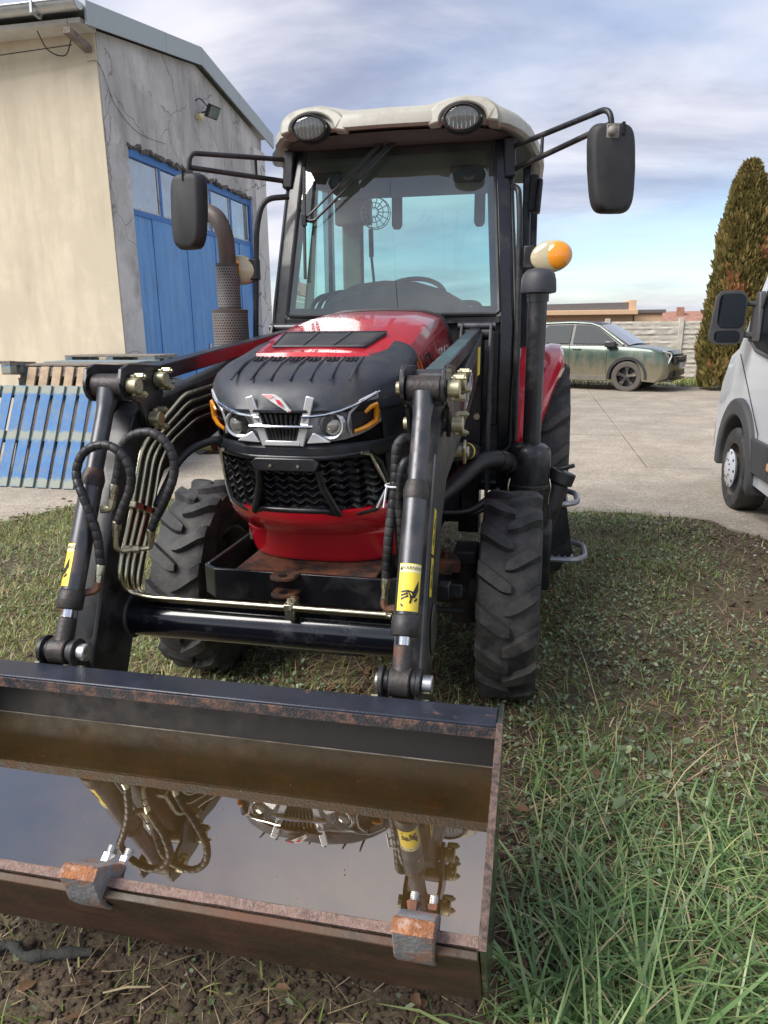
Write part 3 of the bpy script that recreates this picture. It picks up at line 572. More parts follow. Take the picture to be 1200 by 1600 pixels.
# cheeks: black side panels beside the lights, down to the bumper, and the band below the lights
m = MB(); rings = []
for z in (1.205, 1.19, 1.17, 1.155): rings.append([(x, y, z) for x, y in plan(NW, yf(z) - (.012 if z < 1.2 else .0), yend=2.62)])
rings_open(m, rings); B(m, 'nose_band', 'cowl_plastic', smooth=40, solid=-.01)
m = MB()
for s in LR:
    m.grid(lambda a, z: (s * (a if a < .325 else .325), (ny(a, z) if a < .325 else 2.47 + (a - .325)), z), [.285, .295, .305, .313, .32, .3245, .325, .34, .475], list(np.linspace(.93, 1.36, 14)))
chk = B(m, 'nose_cheek', 'cowl_plastic', smooth=40, solid=-.008)
# lamp recess behind headlights and the grille backing
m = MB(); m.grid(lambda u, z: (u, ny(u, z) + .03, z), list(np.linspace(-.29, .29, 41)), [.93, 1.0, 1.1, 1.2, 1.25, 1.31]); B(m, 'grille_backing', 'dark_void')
# ridges and vent slots on the cowl
m = MB()
for k in range(7):
    u0 = -.19 + .063 * k
    pts = [(u0 + .02 * t, 2.33 - .255 * t, zt(2.33 - .255 * t) + .004) for t in np.linspace(0, 1, 9)]
    m.tube([(p[0], p[1], p[2] - .003) for p in pts], [.005] * 3 + [.006] * 3 + [.005, .004, .003], 6)
B(m, 'cowl_ridge', 'cowl_plastic', cowl)
SPLIT.add('cowl_ridge')
for k in range(6):
    m = MB()
    for j in range(3):
        u0 = -.158 + .063 * k + .0145 * (j - 1); m.obox((u0 + .004, 2.285, zt(2.285) + .0025), (.0085, .075 - .012 * abs(j - 1), .004), (R_(8), 0, R_(8)))
    B(m, 'vent_slot', 'dark_void', cowl, smooth=0)
for s in LR:
    for k in range(6):
        m = MB(); z0 = 1.365 - .030 * k; y0 = 2.55 - .012 * k
        m.beam((s * .329, y0, z0), (s * .329, y0 - .12 + .008 * k, z0 - .055), .008, .012); B(m, 'side_louver', 'black_satin', cowl, bevel=.002)
# hood
def sec(y, t, g=0.):                  # hood cross-section, t in 0..8
    z = zt(y); P = [(0, z + .012), (.10, z + .010), (.2, z + .004), (.27, z - .016), (.292, z - .028), (.318, z - .075), (.343, z - .16), (.347, z - .165), (.350, z - .40), (.352, .93)]
    i = min(int(t), len(P) - 2); f = t - i; a, b = P[i], P[i + 1]; return (a[0] + (b[0] - a[0]) * f, a[1] + (b[1] - a[1]) * f)
def ystart(t): return float(np.interp(t, [0, 1, 2, 2.6, 3.2, 4, 9], [2.335, 2.335, 2.36, 2.5, 2.60, 2.615, 2.625]))
m = MB()
for s in LR:
    ts = [0, .5, 1, 1.5, 2, 2.3, 2.6, 3, 3.5, 4, 4.5, 5, 5.5, 6, 6.4, 7, 7.5, 8, 9]
    def fn(t, k, s=s):
        y = ystart(t) + (3.53 - ystart(t)) * k; a, z = sec(y, t); return (s * a, y, z + (.004 if k > 0 else -.01))
    m.grid(fn, ts, [0, .004] + list(np.linspace(.05, 1, 14)))
hood = B(m, 'hood', 'red_paint', smooth=24)
m = MB(); m.grid(lambda a, k: (a, 3.53 + .02 * k, 1.612 - .02 * k), np.linspace(-.3, .3, 5), [0, 1])
rim = [(s_ * sec(3.53, t)[0], 3.535, sec(3.53, t)[1] + .006) for s_, ts in ((-1, [9, 8, 7, 6, 5, 4, 3, 2, 1]), (1, [0, 1, 2, 3, 4, 5, 6, 7, 8, 9])) for t in ts]
m = MB(); m.tube(rim, .011, 6); B(m, 'hood_seal', 'hose_rubber', hood)
# mesh panel on hood
m = MB()
def mp(a, k):
    y = 2.43 + .24 * k; hw = .165 + .032 * k; return (a * hw, y, zt(y) + .0195)
m.grid(mp, np.linspace(-1, 1, 13), np.linspace(0, 1, 5)); msh = B(m, 'mesh_panel', 'hood_mesh', hood, solid=-.012)
uv = msh.data.uv_layers.new(name='UVMap')
for l in msh.data.loops:
    p = msh.data.vertices[l.vertex_index].co; uv.data[l.index].uv = (p[0] * 130, p[1] * 130)
m = MB()
for a in (-.33, .33): m.tube([tuple(np.add(mp(a, k), (0, 0, .002))) for k in (0, .5, 1)], .003, 6)
B(m, 'panel_rib', 'cowl_plastic', msh)
fr = [mp(a, 0) for a in np.linspace(-1, 1, 9)] + [mp(a, 1) for a in np.linspace(1, -1, 9)]; fr.append(fr[0])
m = MB(); m.tube(fr, .004, 6); B(m, 'panel_rim', 'cowl_plastic', msh)
# hood lettering on the side
for s in (1,):
    Y = Vector((-.28, 0, .96)); X = Vector((.03, .995, .04))
    put_text('hood_lettering', 'L', .10, 'orange_print', hood, (s * .329, 2.545, 1.400), X, Y, sx=1.1)
    put_text('hood_lettering', 'O', .10, 'orange_print', hood, (s * .332, 2.625, 1.405), X, Y, sx=1.1)
    put_text('hood_lettering', 'VOL', .10, 'black_print', hood, (s * .340, 2.82, 1.412), X, Y, sx=1.25)
    put_text('hood_lettering', '504', .085, 'white_print', hood, (s * .3475, 3.15, 1.430), X, Vector((-.12, 0, .99)), sx=1.3)
# headlights --------------------------------------------------------
def strip(us, top, bot, off, nz=6, n=26):
    uu = np.linspace(us[0], us[-1], n)
    m_ = MB(); m_.grid(lambda u, k: (u, ny(u, (zz := float(np.interp(u, us, bot)) * (1 - k) + float(np.interp(u, us, top)) * k)) - off, zz), list(uu), list(np.linspace(0, 1, nz))); return m_
def nb_(u, z): return (u, ny(u, z) - .003, z)
HU = [.068, .10, .14, .18, .22, .25, .277]
HT = [1.296, 1.297, 1.302, 1.312, 1.328, 1.345, 1.362]
HB = [1.205, 1.205, 1.208, 1.214, 1.226, 1.24, 1.262]
for s in LR:
    us, tp, bt = HU, HT, HB
    if s < 0: us, tp, bt = [-x for x in HU][::-1], HT[::-1], HB[::-1]
    hl = B(strip(us, tp, bt, -.018), 'headlight', 'lamp_silver', smooth=60)
    m = MB(); m.tube([nb_(u, float(np.interp(u, us, tp)) - .006) for u in np.linspace(us[0], us[-1], 16)], .0052, 8); B(m, 'trim_bar', 'chrome', hl)
    u0 = s * .15; y0 = ny(u0, 1.262)
    m = MB(); m.lathe([(.043, 0), (.046, -.012), (.040, -.024), (.035, -.020), (.033, -.006)], (u0, y0 + .018, 1.262), (-s * -.05, 1, 0), 28, caps=False); B(m, 'lamp_ring', 'lamp_chrome', hl)
    m = MB(); m.lathe([(.033, 0), (.03, -.010), (.022, -.018), (.010, -.022), (0, -.023)], (u0, y0 + .012, 1.262), (0, 1, 0), 24); B(m, 'projector_lens', 'projector_glass', hl)
    # outer black pocket with amber hook
    AU = [.205, .225, .25, .277]; AT = [1.318, 1.329, 1.344, 1.36]; AB = [1.224, 1.229, 1.242, 1.264]
    if s < 0: AU, AT, AB = [-x for x in AU][::-1], AT[::-1], AB[::-1]
    B(strip(AU, [z - .012 for z in AT], [z + .008 for z in AB], -.010), 'signal_pocket', 'lamp_pocket', hl)
    m = MB()
    pth = [(s * .212, 1.240), (s * .245, 1.251), (s * .268, 1.268), (s * .271, 1.30), (s * .270, 1.318), (s * .258, 1.313), (s * .243, 1.297)]
    m.tube([(u, ny(u, z) - .004, z) for u, z in pth], [.007, .010, .012, .011, .010, .008, .006], 8, sq=1.0); B(m, 'turn_signal', 'amber_lens', hl)
    m = MB(); m.tube([(u, ny(u, z) - .004, z) for u, z in [(s * .205, 1.228), (s * .196, 1.26), (s * .205, 1.30), (s * .235, 1.333), (s * .272, 1.353)]], .0055, 6); B(m, 'trim_bar', 'lamp_chrome', hl)
    B(strip(us, [z - .003 for z in tp], [z + .003 for z in bt], .006), 'lens_cover', 'lens_glass', hl, smooth=60)
    m = MB(); m.prism([(s * .075, 1.207), (s * .150, 1.212), (s * .125, 1.228), (s * .098, 1.243)], 'y', 2.042, 2.075); B(m, 'lower_fin', 'lamp_chrome', hl, bevel=.003)
# chrome grille frame and inner bars
def nb(u, z, off): return (u, ny(u, z) - off, z)
m = MB()
for s in LR: m.beam(nb(s * .097, 1.350, .006), nb(s * .054, 1.200, .012), .026, .012, (0, 1, 0))
m.beam(nb(-.056, 1.207, .012), nb(.056, 1.207, .012), .016, .012, (0, 1, 0))
gf = B(m, 'grille_frame', 'lamp_chrome', bevel=.003)
m = MB(); m.tube([nb(u, 1.26, .014) for u in np.linspace(-.10, .10, 9)], .006, 8); B(m, 'grille_bar', 'chrome', gf)
m = MB(); m.grid(lambda u, z: (u * (z - .98) / .32, ny(u, z) + .012, z), np.linspace(-.085, .085, 9), [1.205, 1.26, 1.306]); B(m, 'grille_recess', 'dark_void', gf)
for k in range(9):
    u0 = -.064 + .016 * k; m = MB(); m.tube([(u0 * .62, 2.054, 1.216), (u0 * .85, 2.044, 1.26), (u0 * 1.05, 2.036, 1.297)], .0052, 8); B(m, 'grille_slat', 'black_satin', gf)
# badge
m = MB(); P = [(-.055, 1.357), (-.016, 1.357), (.010, 1.345), (.040, 1.308), (.031, 1.304), (-.02, 1.337)]
m.add([nb(u, z, .012) for u, z in P] + [nb(u, z, .002) for u, z in P], [tuple(range(6)), tuple(range(11, 5, -1))] + [(i, (i + 1) % 6, 6 + (i + 1) % 6, 6 + i) for i in range(6)]); bad = B(m, 'badge', 'white_print', bevel=.001)
m = MB(); P = [(-.052, 1.3555), (-.020, 1.3555), (-.012, 1.351), (-.026, 1.344)]; m.add([nb(u, z, .0135) for u, z in P], [(0, 1, 2, 3)])
P = [(-.008, 1.344), (.006, 1.341), (.020, 1.322), (.004, 1.328)]; m.add([nb(u, z, .0135) for u, z in P], [(0, 1, 2, 3)]); P = [(.030, 1.312), (.036, 1.309), (.038, 1.305), (.032, 1.306)]; m.add([nb(u, z, .0135) for u, z in P], [(0, 1, 2, 3)])
B(m, 'badge_stripe', 'red_print', bad)
# lower grille
GU = [-.287, -.25, -.14, -.12, .12, .155, .25, .287]
lg = MB(); fr = [(-.118, 1.158), (-.285, 1.168), (-.284, 1.05), (-.25, .985), (-.150, .955), (-.115, .975), (.105, .975), (.150, .953), (.250, .968), (.284, 1.04), (.27, 1.13), (.245, 1.168), (.10, 1.158)]
def along(pts, n=8):
    out = []
    for a, b in zip(pts[:-1], pts[1:]): out += [(a[0] + (b[0] - a[0]) * t, a[1] + (b[1] - a[1]) * t) for t in np.linspace(0, 1, n, endpoint=False)]
    return out + [pts[-1]]
lg.tube([nb(u, z, .006) for u, z in along(fr + [fr[0]])], .0105, 8)
LG = B(lg, 'lower_grille', 'black_paint', smooth=50)
for s in LR:
    m = MB(); m.tube([nb(u, z, .012) for u, z in along([(s * .098, 1.118), (s * .106, 1.06), (s * .145, .962)])], .012, 8); B(m, 'grille_leg', 'black_satin', LG)
m = MB(); P = [(-.10, 1.118), (-.112, 1.145), (-.095, 1.160), (.095, 1.160), (.112, 1.145), (.10, 1.118)]
m.prism(P, 'y', 2.045, 2.08); ph = B(m, 'plate_holder', 'black_paint', LG, bevel=.004)
m = MB()
for u in (-.045, .045): m.cyl((u, 2.044, 1.136), (u, 2.040, 1.136), .005, n=10)
B(m, 'screw', 'zinc', ph)
def half(z, s):       # lateral limit of the grille opening
    return float(np.interp(z, [.955, .985, 1.05, 1.13, 1.17], [.16, .245, .28, .268, .25]))
for r in range(7):
    z0 = .985 + .0255 * r; m = MB(); hw = half(z0, 1); n = int(hw * 2 / .0085); top = []; bot = []
    for i in range(n + 1):
        u = -hw + 2 * hw * i / n; ph_ = u / .046 * 2 * math.pi; z = z0 + .0075 * math.cos(ph_) ; zz = z + .006
        top.append((u, ny(u, z) - .003, z)); bot.append((u, ny(u, z) + .026, zz + .012))
    V = top + bot + [(a, b, c - .0045) for a, b, c in top]; k = n + 1
    m.add(V, [(i, i + 1, k + i + 1, k + i) for i in range(n)] + [(i, 2 * k + i, 2 * k + i + 1, i + 1) for i in range(n)]); B(m, 'grille_wave', 'black_paint', LG, smooth=50)
    if r < 6:
        m = MB(); c0 = int(hw / .046)
        for q in range(-c0, c0 + 1):
            u = q * .046 + .0; 
            m.add([(u - .016, ny(u, z0) + .012, z0 + .004), (u + .016, ny(u, z0) + .012, z0 + .004), (u + .004, ny(u, z0) + .002, z0 + .028), (u - .004, ny(u, z0) + .002, z0 + .028), (u, ny(u, z0) + .026, z0 + .02)], [(0, 1, 2, 3), (0, 3, 4), (1, 4, 2), (0, 4, 1), (2, 4, 3)])
        B(m, 'grille_scale', 'black_satin', LG)
for s in LR:
    m = MB(); m.tube([nb(u, z, .020) for u, z in along([(s * .235, 1.168), (s * .252, 1.163), (s * .285, 1.04), (s * .255, .972)])], .0055, 8); B(m, 'grille_trim', 'chrome', LG)
    m = MB(); m.cyl(nb(s * .232, 1.17, .03), nb(s * .245, 1.17, .018), .006); B(m, 'trim_end', 'chrome', LG)
# bumper (two red steps)
m = MB(); rings = []
for z, w, y in ((.985, .325, 2.135), (.972, .328, 2.118), (.945, .328, 2.125), (.915, .325, 2.15), (.885, .318, 2.19), (.862, .31, 2.225), (.856, .295, 2.265)): rings.append([(x, yy, z - .035 * max(0, .2 - abs(x)) * (1 if z > .9 else .0)) for x, yy in plan(w, y, yend=2.62)])
rings_open(m, rings); bmp = B(m, 'bumper', 'red_paint', smooth=50, solid=-.008)
m = MB(); rings = []
for z, w, y in ((.858, .305, 2.262), (.846, .304, 2.270), (.755, .298, 2.308), (.740, .294, 2.314), (.736, .288, 2.320)): rings.append([(x, yy, z) for x, yy in plan(w, y, .26, yend=2.58)])
rings_open(m, rings); B(m, 'lower_valance', 'red_paint', smooth=50, solid=-.008)
m = MB(); m.box((-.26, 2.42, .62), (.26, 2.6, .95)); B(m, 'radiator_shroud', 'dark_void')
# hood side lower panel latch
for s in LR:
    m = MB(); m.tube([(s * .30, 2.52, .86), (s * .318, 2.52, .83), (s * .318, 2.52, .78)], .006, 6); m.obox((s * .318, 2.52, .77), (.012, .03, .05)); B(m, 'hood_latch', 'zinc')
# front bracket plate
m = MB(); m.prism([(-.365, 2.19), (-.31, 2.145), (.31, 2.145), (.365, 2.19), (.365, 2.205), (.305, 2.161), (-.305, 2.161), (-.365, 2.205)], 'z', .640, .747)
m.box((-.365, 2.206, .64), (-.35, 2.7, .745)); m.box((.35, 2.206, .64), (.365, 2.7, .745)); fb = B(m, 'front_bracket', 'black_paint', bevel=.003)
m = MB(); m.box((-.25, 2.162, .722), (.25, 2.62, .734)); B(m, 'bracket_deck', 'rusty_steel', fb, bevel=.002)
m = MB()
for s in LR: m.prism([(2.036, .785), (2.20, .785), (2.20, .80)], 'x', s * .25 - .006, s * .25 + .006)
m = MB()
for z in (.742, .682):
    pl = [(-.085, 2.145), (-.085, 2.093), (-.073, 2.077), (-.045, 2.069), (-.017, 2.077), (-.003, 2.093), (.003, 2.145)]
    m.prism(pl, 'z', z, z + .012)
tw = B(m, 'tow_lug', 'rusty_steel', fb, bevel=.002)
m = MB()
for z in (.742, .682): m.cyl((-.043, 2.10, z + .0121), (-.043, 2.10, z + .0135), .015)
B(m, 'lug_hole', 'dark_void', tw)
# ---------------- chassis, engine, axle
m = MB(); m.box((-.25, 2.5, .55), (.25, 3.55, 1.15)); m.box((-.18, 2.3, .38), (.18, 4.9, .68)); B(m, 'engine_block', 'sheet_dark', bevel=.01)
m = MB(); m.box((-.345, 2.62, .62), (.345, 3.5, .95)); B(m, 'side_shield', 'sheet_dark', bevel=.01)
m = MB(); m.tube([(-.56, 2.92, .44), (-.3, 2.9, .44), (-.15, 2.9, .50), (.15, 2.9, .50), (.3, 2.9, .44), (.56, 2.92, .44)], [.065, .06, .085, .085, .06, .065], 14); ax = B(m, 'front_axle', 'sheet_dark')
for s in LR:
    m = MB(); m.cyl((s * .49, 2.92, .30), (s * .49, 2.92, .60), .062); m.box((s * .49 - .05, 2.83, .58), (s * .49 + .05, 3.0, .635)); m.cyl((s * .50, 2.92, .44), (s * .60, 2.92, .44), .09); B(m, 'kingpin_housing', 'sheet_dark', ax, bevel=.008)
m = MB(); m.cyl((-.50, 2.76, .40), (.50, 2.76, .40), .014); m.cyl((-.2, 2.77, .42), (.2, 2.77, .42), .035); B(m, 'steering_rod', 'sheet_dark', ax)
m = MB(); m.obox((.42, 2.78, .60), (.10, .12, .05), (0, 0, .3)); m.cyl((.42, 2.78, .62), (.42, 2.78, .66), .02); B(m, 'axle_bracket', 'rusty_steel', ax, bevel=.006)
# ---------------- wheels
def tyre(Rr, w, rr, lugs, lh, lw=.052, sweep=.22):
    m = MB(); h = w / 2
    prof = [(rr, -h * .72), (rr + .02, -h * .86), (rr + (Rr - rr) * .42, -h * 1.0), (Rr - lh - .05, -h * .98), (Rr - lh - .012, -h * .90), (Rr - lh, -h * .72), (Rr - lh + .004, 0)]
    prof = prof + [(a, -b) for a, b in prof[-2::-1]]
    m.lathe(prof, (0, 0, 0), (1, 0, 0), 60, caps=False)
    for side in LR:
        for i in range(lugs):
            th0 = 2 * math.pi * (i + (.5 if side > 0 else 0)) / lugs
            rings = []
            for k, t in enumerate(np.linspace(0, 1, 7)):
                x = side * (-.10 * h + t * (1.06 * h)); th = th0 + sweep * (t ** 1.25)
                wd = (lw * (.55 if k == 0 else (.9 if k == 1 else 1.0 + .12 * t))) / Rr
                rt_ = Rr - (.004 if k == 0 else 0) - (.014 if t > .93 else 0); rb = (Rr - lh - .006) if t < .9 else Rr - lh - .05
                q = []
                for dth, r in ((-wd * .62, rb), (-wd * .42, rt_), (wd * .42, rt_), (wd * .62, rb)):
                    a = th + dth; q.append((x, -math.cos(a) * r, math.sin(a) * r))
                rings.append(q)
            m.loft(rings)
    return m
def rim(rr, w, dish):
    m = MB(); h = w / 2 * .72
    m.lathe([(rr + .012, -h), (rr - .012, -h * .95), (rr - .03, -h * .3), (rr - .03, h * .3), (rr - .012, h * .95), (rr + .012, h)], (0, 0, 0), (1, 0, 0), 36, caps=False)
    m.lathe([(rr - .02, dish), (rr * .6, dish + .03), (rr * .5, dish), (rr * .3, dish), (.001, dish)], (0, 0, 0), (1, 0, 0), 36, caps=False)
    m.lathe([(.07, dish - .08), (.075, dish + .05), (.05, dish + .07), (.001, dish + .07)], (0, 0, 0), (1, 0, 0), 24)
    return m
def wheel(name, u, y, Rr, w, rr, lugs, lh, side, meshes, lw, sweep):
    root = bpy.data.objects.new(name, None); col.objects.link(root); root.parent = TR; root.location = Vector((u, y, Rr - .008)) - OFF; root.empty_display_size = .1
    if not meshes:
        a = tyre(Rr, w, rr, lugs, lh, lw, sweep).build('tyre', 'rubber', root, smooth=35, loc=(0, 0, 0)); b = rim(rr, w, .02).build('rim', 'rim_grey', root, loc=(0, 0, 0)); meshes += [a, b]
        nuts = MB()
        for i in range(6):
            t = i * math.pi / 3; nuts.cyl((.03, math.cos(t) * .085, math.sin(t) * .085), (.055, math.cos(t) * .085, math.sin(t) * .085), .012, n=6)
        meshes.append(nuts.build('wheel_nuts', 'zinc', b, loc=(0, 0, 0)))
    else:
        a = copy_obj(meshes[0], root); b = copy_obj(meshes[1], root); n_ = copy_obj(meshes[2], b)
    if side < 0:
        b.rotation_euler = (0, 0, math.pi)
    return root
fm, rm = [], []
for s in LR: wheel('front_wheel', s * .682, 2.92, .442, .245, .235, 16, .030, s, fm, .060, .19)
for s in LR: wheel('rear_wheel', s * .80, 4.62, .665, .31, .33, 18, .038, s, rm, .068, .20)
# fenders
def arc(cy, cz, r, a0, a1, n): return [(cy - math.cos(t) * r, cz + math.sin(t) * r) for t in np.linspace(a0, a1, n)]
for s in LR:
    m = MB(); A_ = arc(4.62, .665, .76, R_(18), R_(150), 20)
    us = [.62, .64, .66, .72, .74, .80, .83, .88, .90, .905]; dz = [0, 0, .022, .022, 0, 0, .012, .008, -.02, -.06]
    rings = [[(s * us[i], y0 + (-.0 if True else 0), z0 + dz[i]) for (y0, z0) in [(4.62 + (y - 4.62) * (1 + dz[i]), z) for y, z in A_]] for i in range(len(us))]
    rings = [[(s * (.62 + (abs(p[0]) - .62) * float(np.interp(j_, [0, 7, 20], [.42, 1, 1]))), p[1], p[2]) for j_, p in enumerate(r_)] for r_ in rings]
    m.loft(rings, closed=False, caps=False); B(m, 'fender', 'red_paint', smooth=30, solid=.006)
# ---------------- cab
cabpts = {}
def wsx(z): return .575 - .072 * (z - 1.595) / .942     # windshield half width
def wsy(z): return 3.704 + .241 * (z - 1.595) / .942
cab = MB()
for s in LR:
    # A pillars
    r0 = []
    for z in (.62, 1.2, 1.56, 1.9, 2.25, 2.56):
        u = (wsx(max(z, 1.595)) + .022); y = wsy(max(z, 1.595)) + .018 if z > 1.5 else wsy(1.595) + .018 + (1.56 - z) * .05
        r0.append([(s * (u - .034), y - .026, z), (s * (u + .028), y - .018, z), (s * (u + .048), y + .03, z), (s * (u + .03), y + .05, z), (s * (u - .02), y + .05, z)])
    cab.loft(r0)
    # C pillars and B pillars
    cab.beam((s * .70, 5.05, .9), (s * .68, 4.98, 2.44), .06, .07, (0, 1, 0)); cab.beam((s * .675, 4.45, 1.0), (s * .65, 4.45, 2.44), .045, .05, (0, 1, 0))
    cab.beam((s * .635, 3.76, .70), (s * .66, 5.05, .72), .06, .08); cab.beam((s * .56, 3.98, 2.48), (s * .60, 5.0, 2.48), .06, .06)
CAB = B(cab, 'cab_frame', 'black_paint', bevel=.006, smooth=40)
m = MB(); m.beam((-.56, 3.725, 1.578), (.56, 3.725, 1.578), .05, .035); m.box((-.57, 3.735, .75), (.57, 3.76, 1.57)); m.box((-.56, 4.98, .75), (.56, 5.04, 1.30)); B(m, 'firewall', 'black_satin', CAB, bevel=.004)
m = MB(); m.box((-.60, 3.9, .66), (.60, 5.05, .70)); B(m, 'cab_floor', 'sheet_dark', CAB)
m = MB()
for (u0, u1, z0, z1) in ((.38, .46, 1.06, 1.50), (.50, .56, 1.05, 1.52)):
    for s in LR: m.box((s * u0, 3.722, z0), (s * u1, 3.736, z1))
B(m, 'firewall_panel', 'black_paint', CAB, bevel=.006)
# windshield (slightly bowed) and its black border
m = MB(); us = np.linspace(-1, 1, 13); zs = np.linspace(1.60, 2.50, 9)
def wsp(a, z, o=0.): return (a * wsx(z) * .985, wsy(z) - .012 * (1 - a * a) + .0 - o, z)
m.grid(wsp, us, zs); ws = B(m, 'windshield', 'windshield_glass', smooth=60)
m = MB(); brd = [wsp(-.985, z) for z in np.linspace(1.62, 2.48, 8)] + [wsp(a, 2.49) for a in np.linspace(-.95, .95, 9)] + [wsp(.985, z) for z in np.linspace(2.48, 1.62, 8)] + [wsp(a, 1.605) for a in np.linspace(.95, -.95, 9)]
brd.append(brd[0]); m.tube(brd, .011, 6); B(m, 'windshield_seal', 'hose_rubber', ws)
m = MB(); m.grid(lambda a, z: (a * wsx(z) * .97, wsy(z) + .006, z), us, [2.47, 2.55]); B(m, 'windshield_header', 'black_satin', ws)
for s in LR:
    m = MB(); m.grid(lambda a, z: (s * (wsx(z) + .04 + .02 * a), wsy(z) + .06 + a * (4.42 - wsy(z) - .06), z), np.linspace(0, 1, 5), [.80, 1.2, 1.6, 2.0, 2.44]); B(m, 'door_glass', 'side_glass', smooth=60)
    m = MB(); m.grid(lambda a, z: (s * (.675 + .015 * a - .02 * (z - 1)), 4.48 + a * .50, z), [0, 1], [1.3, 2.44]); B(m, 'quarter_glass', 'side_glass', smooth=60)
    m = MB(); m.tube(fillet([(s * (wsx(z) + .062), wsy(z) + .02, z) for z in (2.42, 1.6)] + [(s * .655, 3.73, .78)], .1), .011, 8); B(m, 'door_seal', 'hose_rubber', smooth=60)
m = MB(); m.grid(lambda a, z: (a * .66, 5.03 - .04 * (z - 1.3), z), [-1, 0, 1], [1.30, 2.42]); B(m, 'rear_window', 'side_glass')
# roof
def roof_ring(z, ins, yo=0.):
    P = [(0, 3.635), (.20, 3.642), (.40, 3.665), (.50, 3.70), (.57, 3.755), (.63, 3.85), (.685, 4.0), (.72, 4.2), (.742, 4.5), (.735, 4.85), (.68, 5.02), (.50, 5.10), (0, 5.12)]
    full = [(-a, b) for a, b in P[:0:-1]] + P[:-1]
    cyy = 4.4; out = []
    for a, b in full + [(0, 5.12)]:
        k = 1 - ins / .74; out.append((a * k, cyy + (b - cyy) * (1 - ins / .76) + yo, z))
    return out
def bump(p):
    u, y, z = p; b = math.exp(-((abs(u) - .40) / .10) ** 4) * max(0, 1 - max(0, y - 3.75) / .5); return b
def sag(z, p):      # side lower edge sinks a little to the rear
    return z
m = MB(); rr = []
for z, ins, kb in ((2.478, .055, 0), (2.468, .02, 0), (2.478, .0, 0), (2.52, .004, .15), (2.545, .02, .5), (2.562, .05, .8), (2.572, .10, 1.), (2.582, .2, .9), (2.60, .4, .2), (2.605, .6, 0)):
    ring = roof_ring(z, ins)
    ring = [(u, y, zz + kb * .045 * bump((u, y, zz)) - (.05 * (abs(u) / .74) ** 2 * min(1, max(0, (y - 3.7) / .5)) * (1 if z < 2.55 else .6))) for u, y, zz in ring]
    rr.append(ring)
m.loft(rr); roof = B(m, 'roof', 'roof_beige', smooth=34)
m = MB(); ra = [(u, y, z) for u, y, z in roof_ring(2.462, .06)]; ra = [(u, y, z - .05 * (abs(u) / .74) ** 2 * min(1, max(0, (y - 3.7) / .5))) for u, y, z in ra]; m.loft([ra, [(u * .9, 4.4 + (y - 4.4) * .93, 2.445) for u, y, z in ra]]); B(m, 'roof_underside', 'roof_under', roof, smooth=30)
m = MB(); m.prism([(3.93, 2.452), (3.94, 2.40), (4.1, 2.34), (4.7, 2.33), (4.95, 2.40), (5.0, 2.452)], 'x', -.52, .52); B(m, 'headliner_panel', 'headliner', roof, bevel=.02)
# work lamps on roof
for s in LR:
    c = V3((s * .366, 3.60, 2.472)); axd = V3((0, 1, .10))
    m = MB(); m.lathe([(.060, .10), (.078, .06), (.086, .01), (.087, -.022), (.082, -.026), (.076, -.020)], c, axd, 32, caps=False)
    m.v = [(c[0] + (p[0] - c[0]), p[1], c[2] + (p[2] - c[2]) * .64) for p in m.v]; wl_ = B(m, 'work_lamp', 'black_satin')
    m = MB(); m.lathe([(.080, -.016), (.068, -.021), (.04, -.025), (.0, -.026)], c, axd, 32); m.v = [(p[0], p[1], c[2] + (p[2] - c[2]) * .64) for p in m.v]; B(m, 'lamp_lens', 'lens_glass', wl_)
    m = MB(); m.lathe([(.078, -.008), (.064, .010), (.045, .024), (.02, .032), (0, .033)], c, axd, 24); m.v = [(p[0], p[1], c[2] + (p[2] - c[2]) * .64) for p in m.v]; B(m, 'lamp_bowl', 'lamp_lens', wl_, smooth=15)
    m = MB(); m.tube([c + V3((0, .03, 0)), c + V3((0, -.004, 0))], [.012, .009], 10); B(m, 'lamp_bulb', 'chrome', wl_)
    for q_ in range(-3, 4):
        m = MB(); hh = .046 * math.sqrt(max(0, 1 - (q_ / 3.9) ** 2)); m.tube([(c[0] + q_ * .0195, c[1] - .0215, c[2] - hh), (c[0] + q_ * .0195, c[1] - .024, c[2]), (c[0] + q_ * .0195, c[1] - .0215, c[2] + hh)], .0022, 5); B(m, 'lens_rib', 'lens_glass', wl_)
    m = MB(); q0 = [(c[0] + .108 * math.cos(t), c[2] + .004 + .070 * math.sin(t)) for t in np.linspace(-.15, math.pi + .15, 20)]; q1 = [(c[0] + .168 * math.cos(t), c[2] + (.108 * abs(math.sin(t)) ** .7 if math.sin(t) > 0 else .108 * math.sin(t))) for t in np.linspace(math.pi + .1, -.1, 20)]
    rg = [[(p[0], 3.628 + .020 * (i_ >= 20), p[1]) for i_, p in enumerate(q0 + q1)], [(c[0] + (p[0] - c[0]) * 1.0, 3.80, p[1] + .0) for p in q0 + q1]]; m.loft(rg); B(m, 'lamp_brow', 'roof_beige', roof, smooth=40, bevel=.01)
    m = MB(); m.lathe([(.092, .05), (.089, .02), (.08, .018)], c, (0, 1, 0), 32, caps=False); m.v = [(p[0], p[1], c[2] + (p[2] - c[2]) * .66) for p in m.v]; B(m, 'lamp_seat', 'dark_void', wl_)
    m = MB(); m.cyl(c + V3((s * -.0, .05, -.0)), c + V3((0, .09, .0)), .05); B(m, 'lamp_reflector', 'chrome', wl_)
    m = MB(); [m.ell((c[0] + q * .084, c[1] - .014, c[2]), (.007, .007, .007), 8, 6) for q in LR]; B(m, 'lamp_screw', 'zinc', wl_)
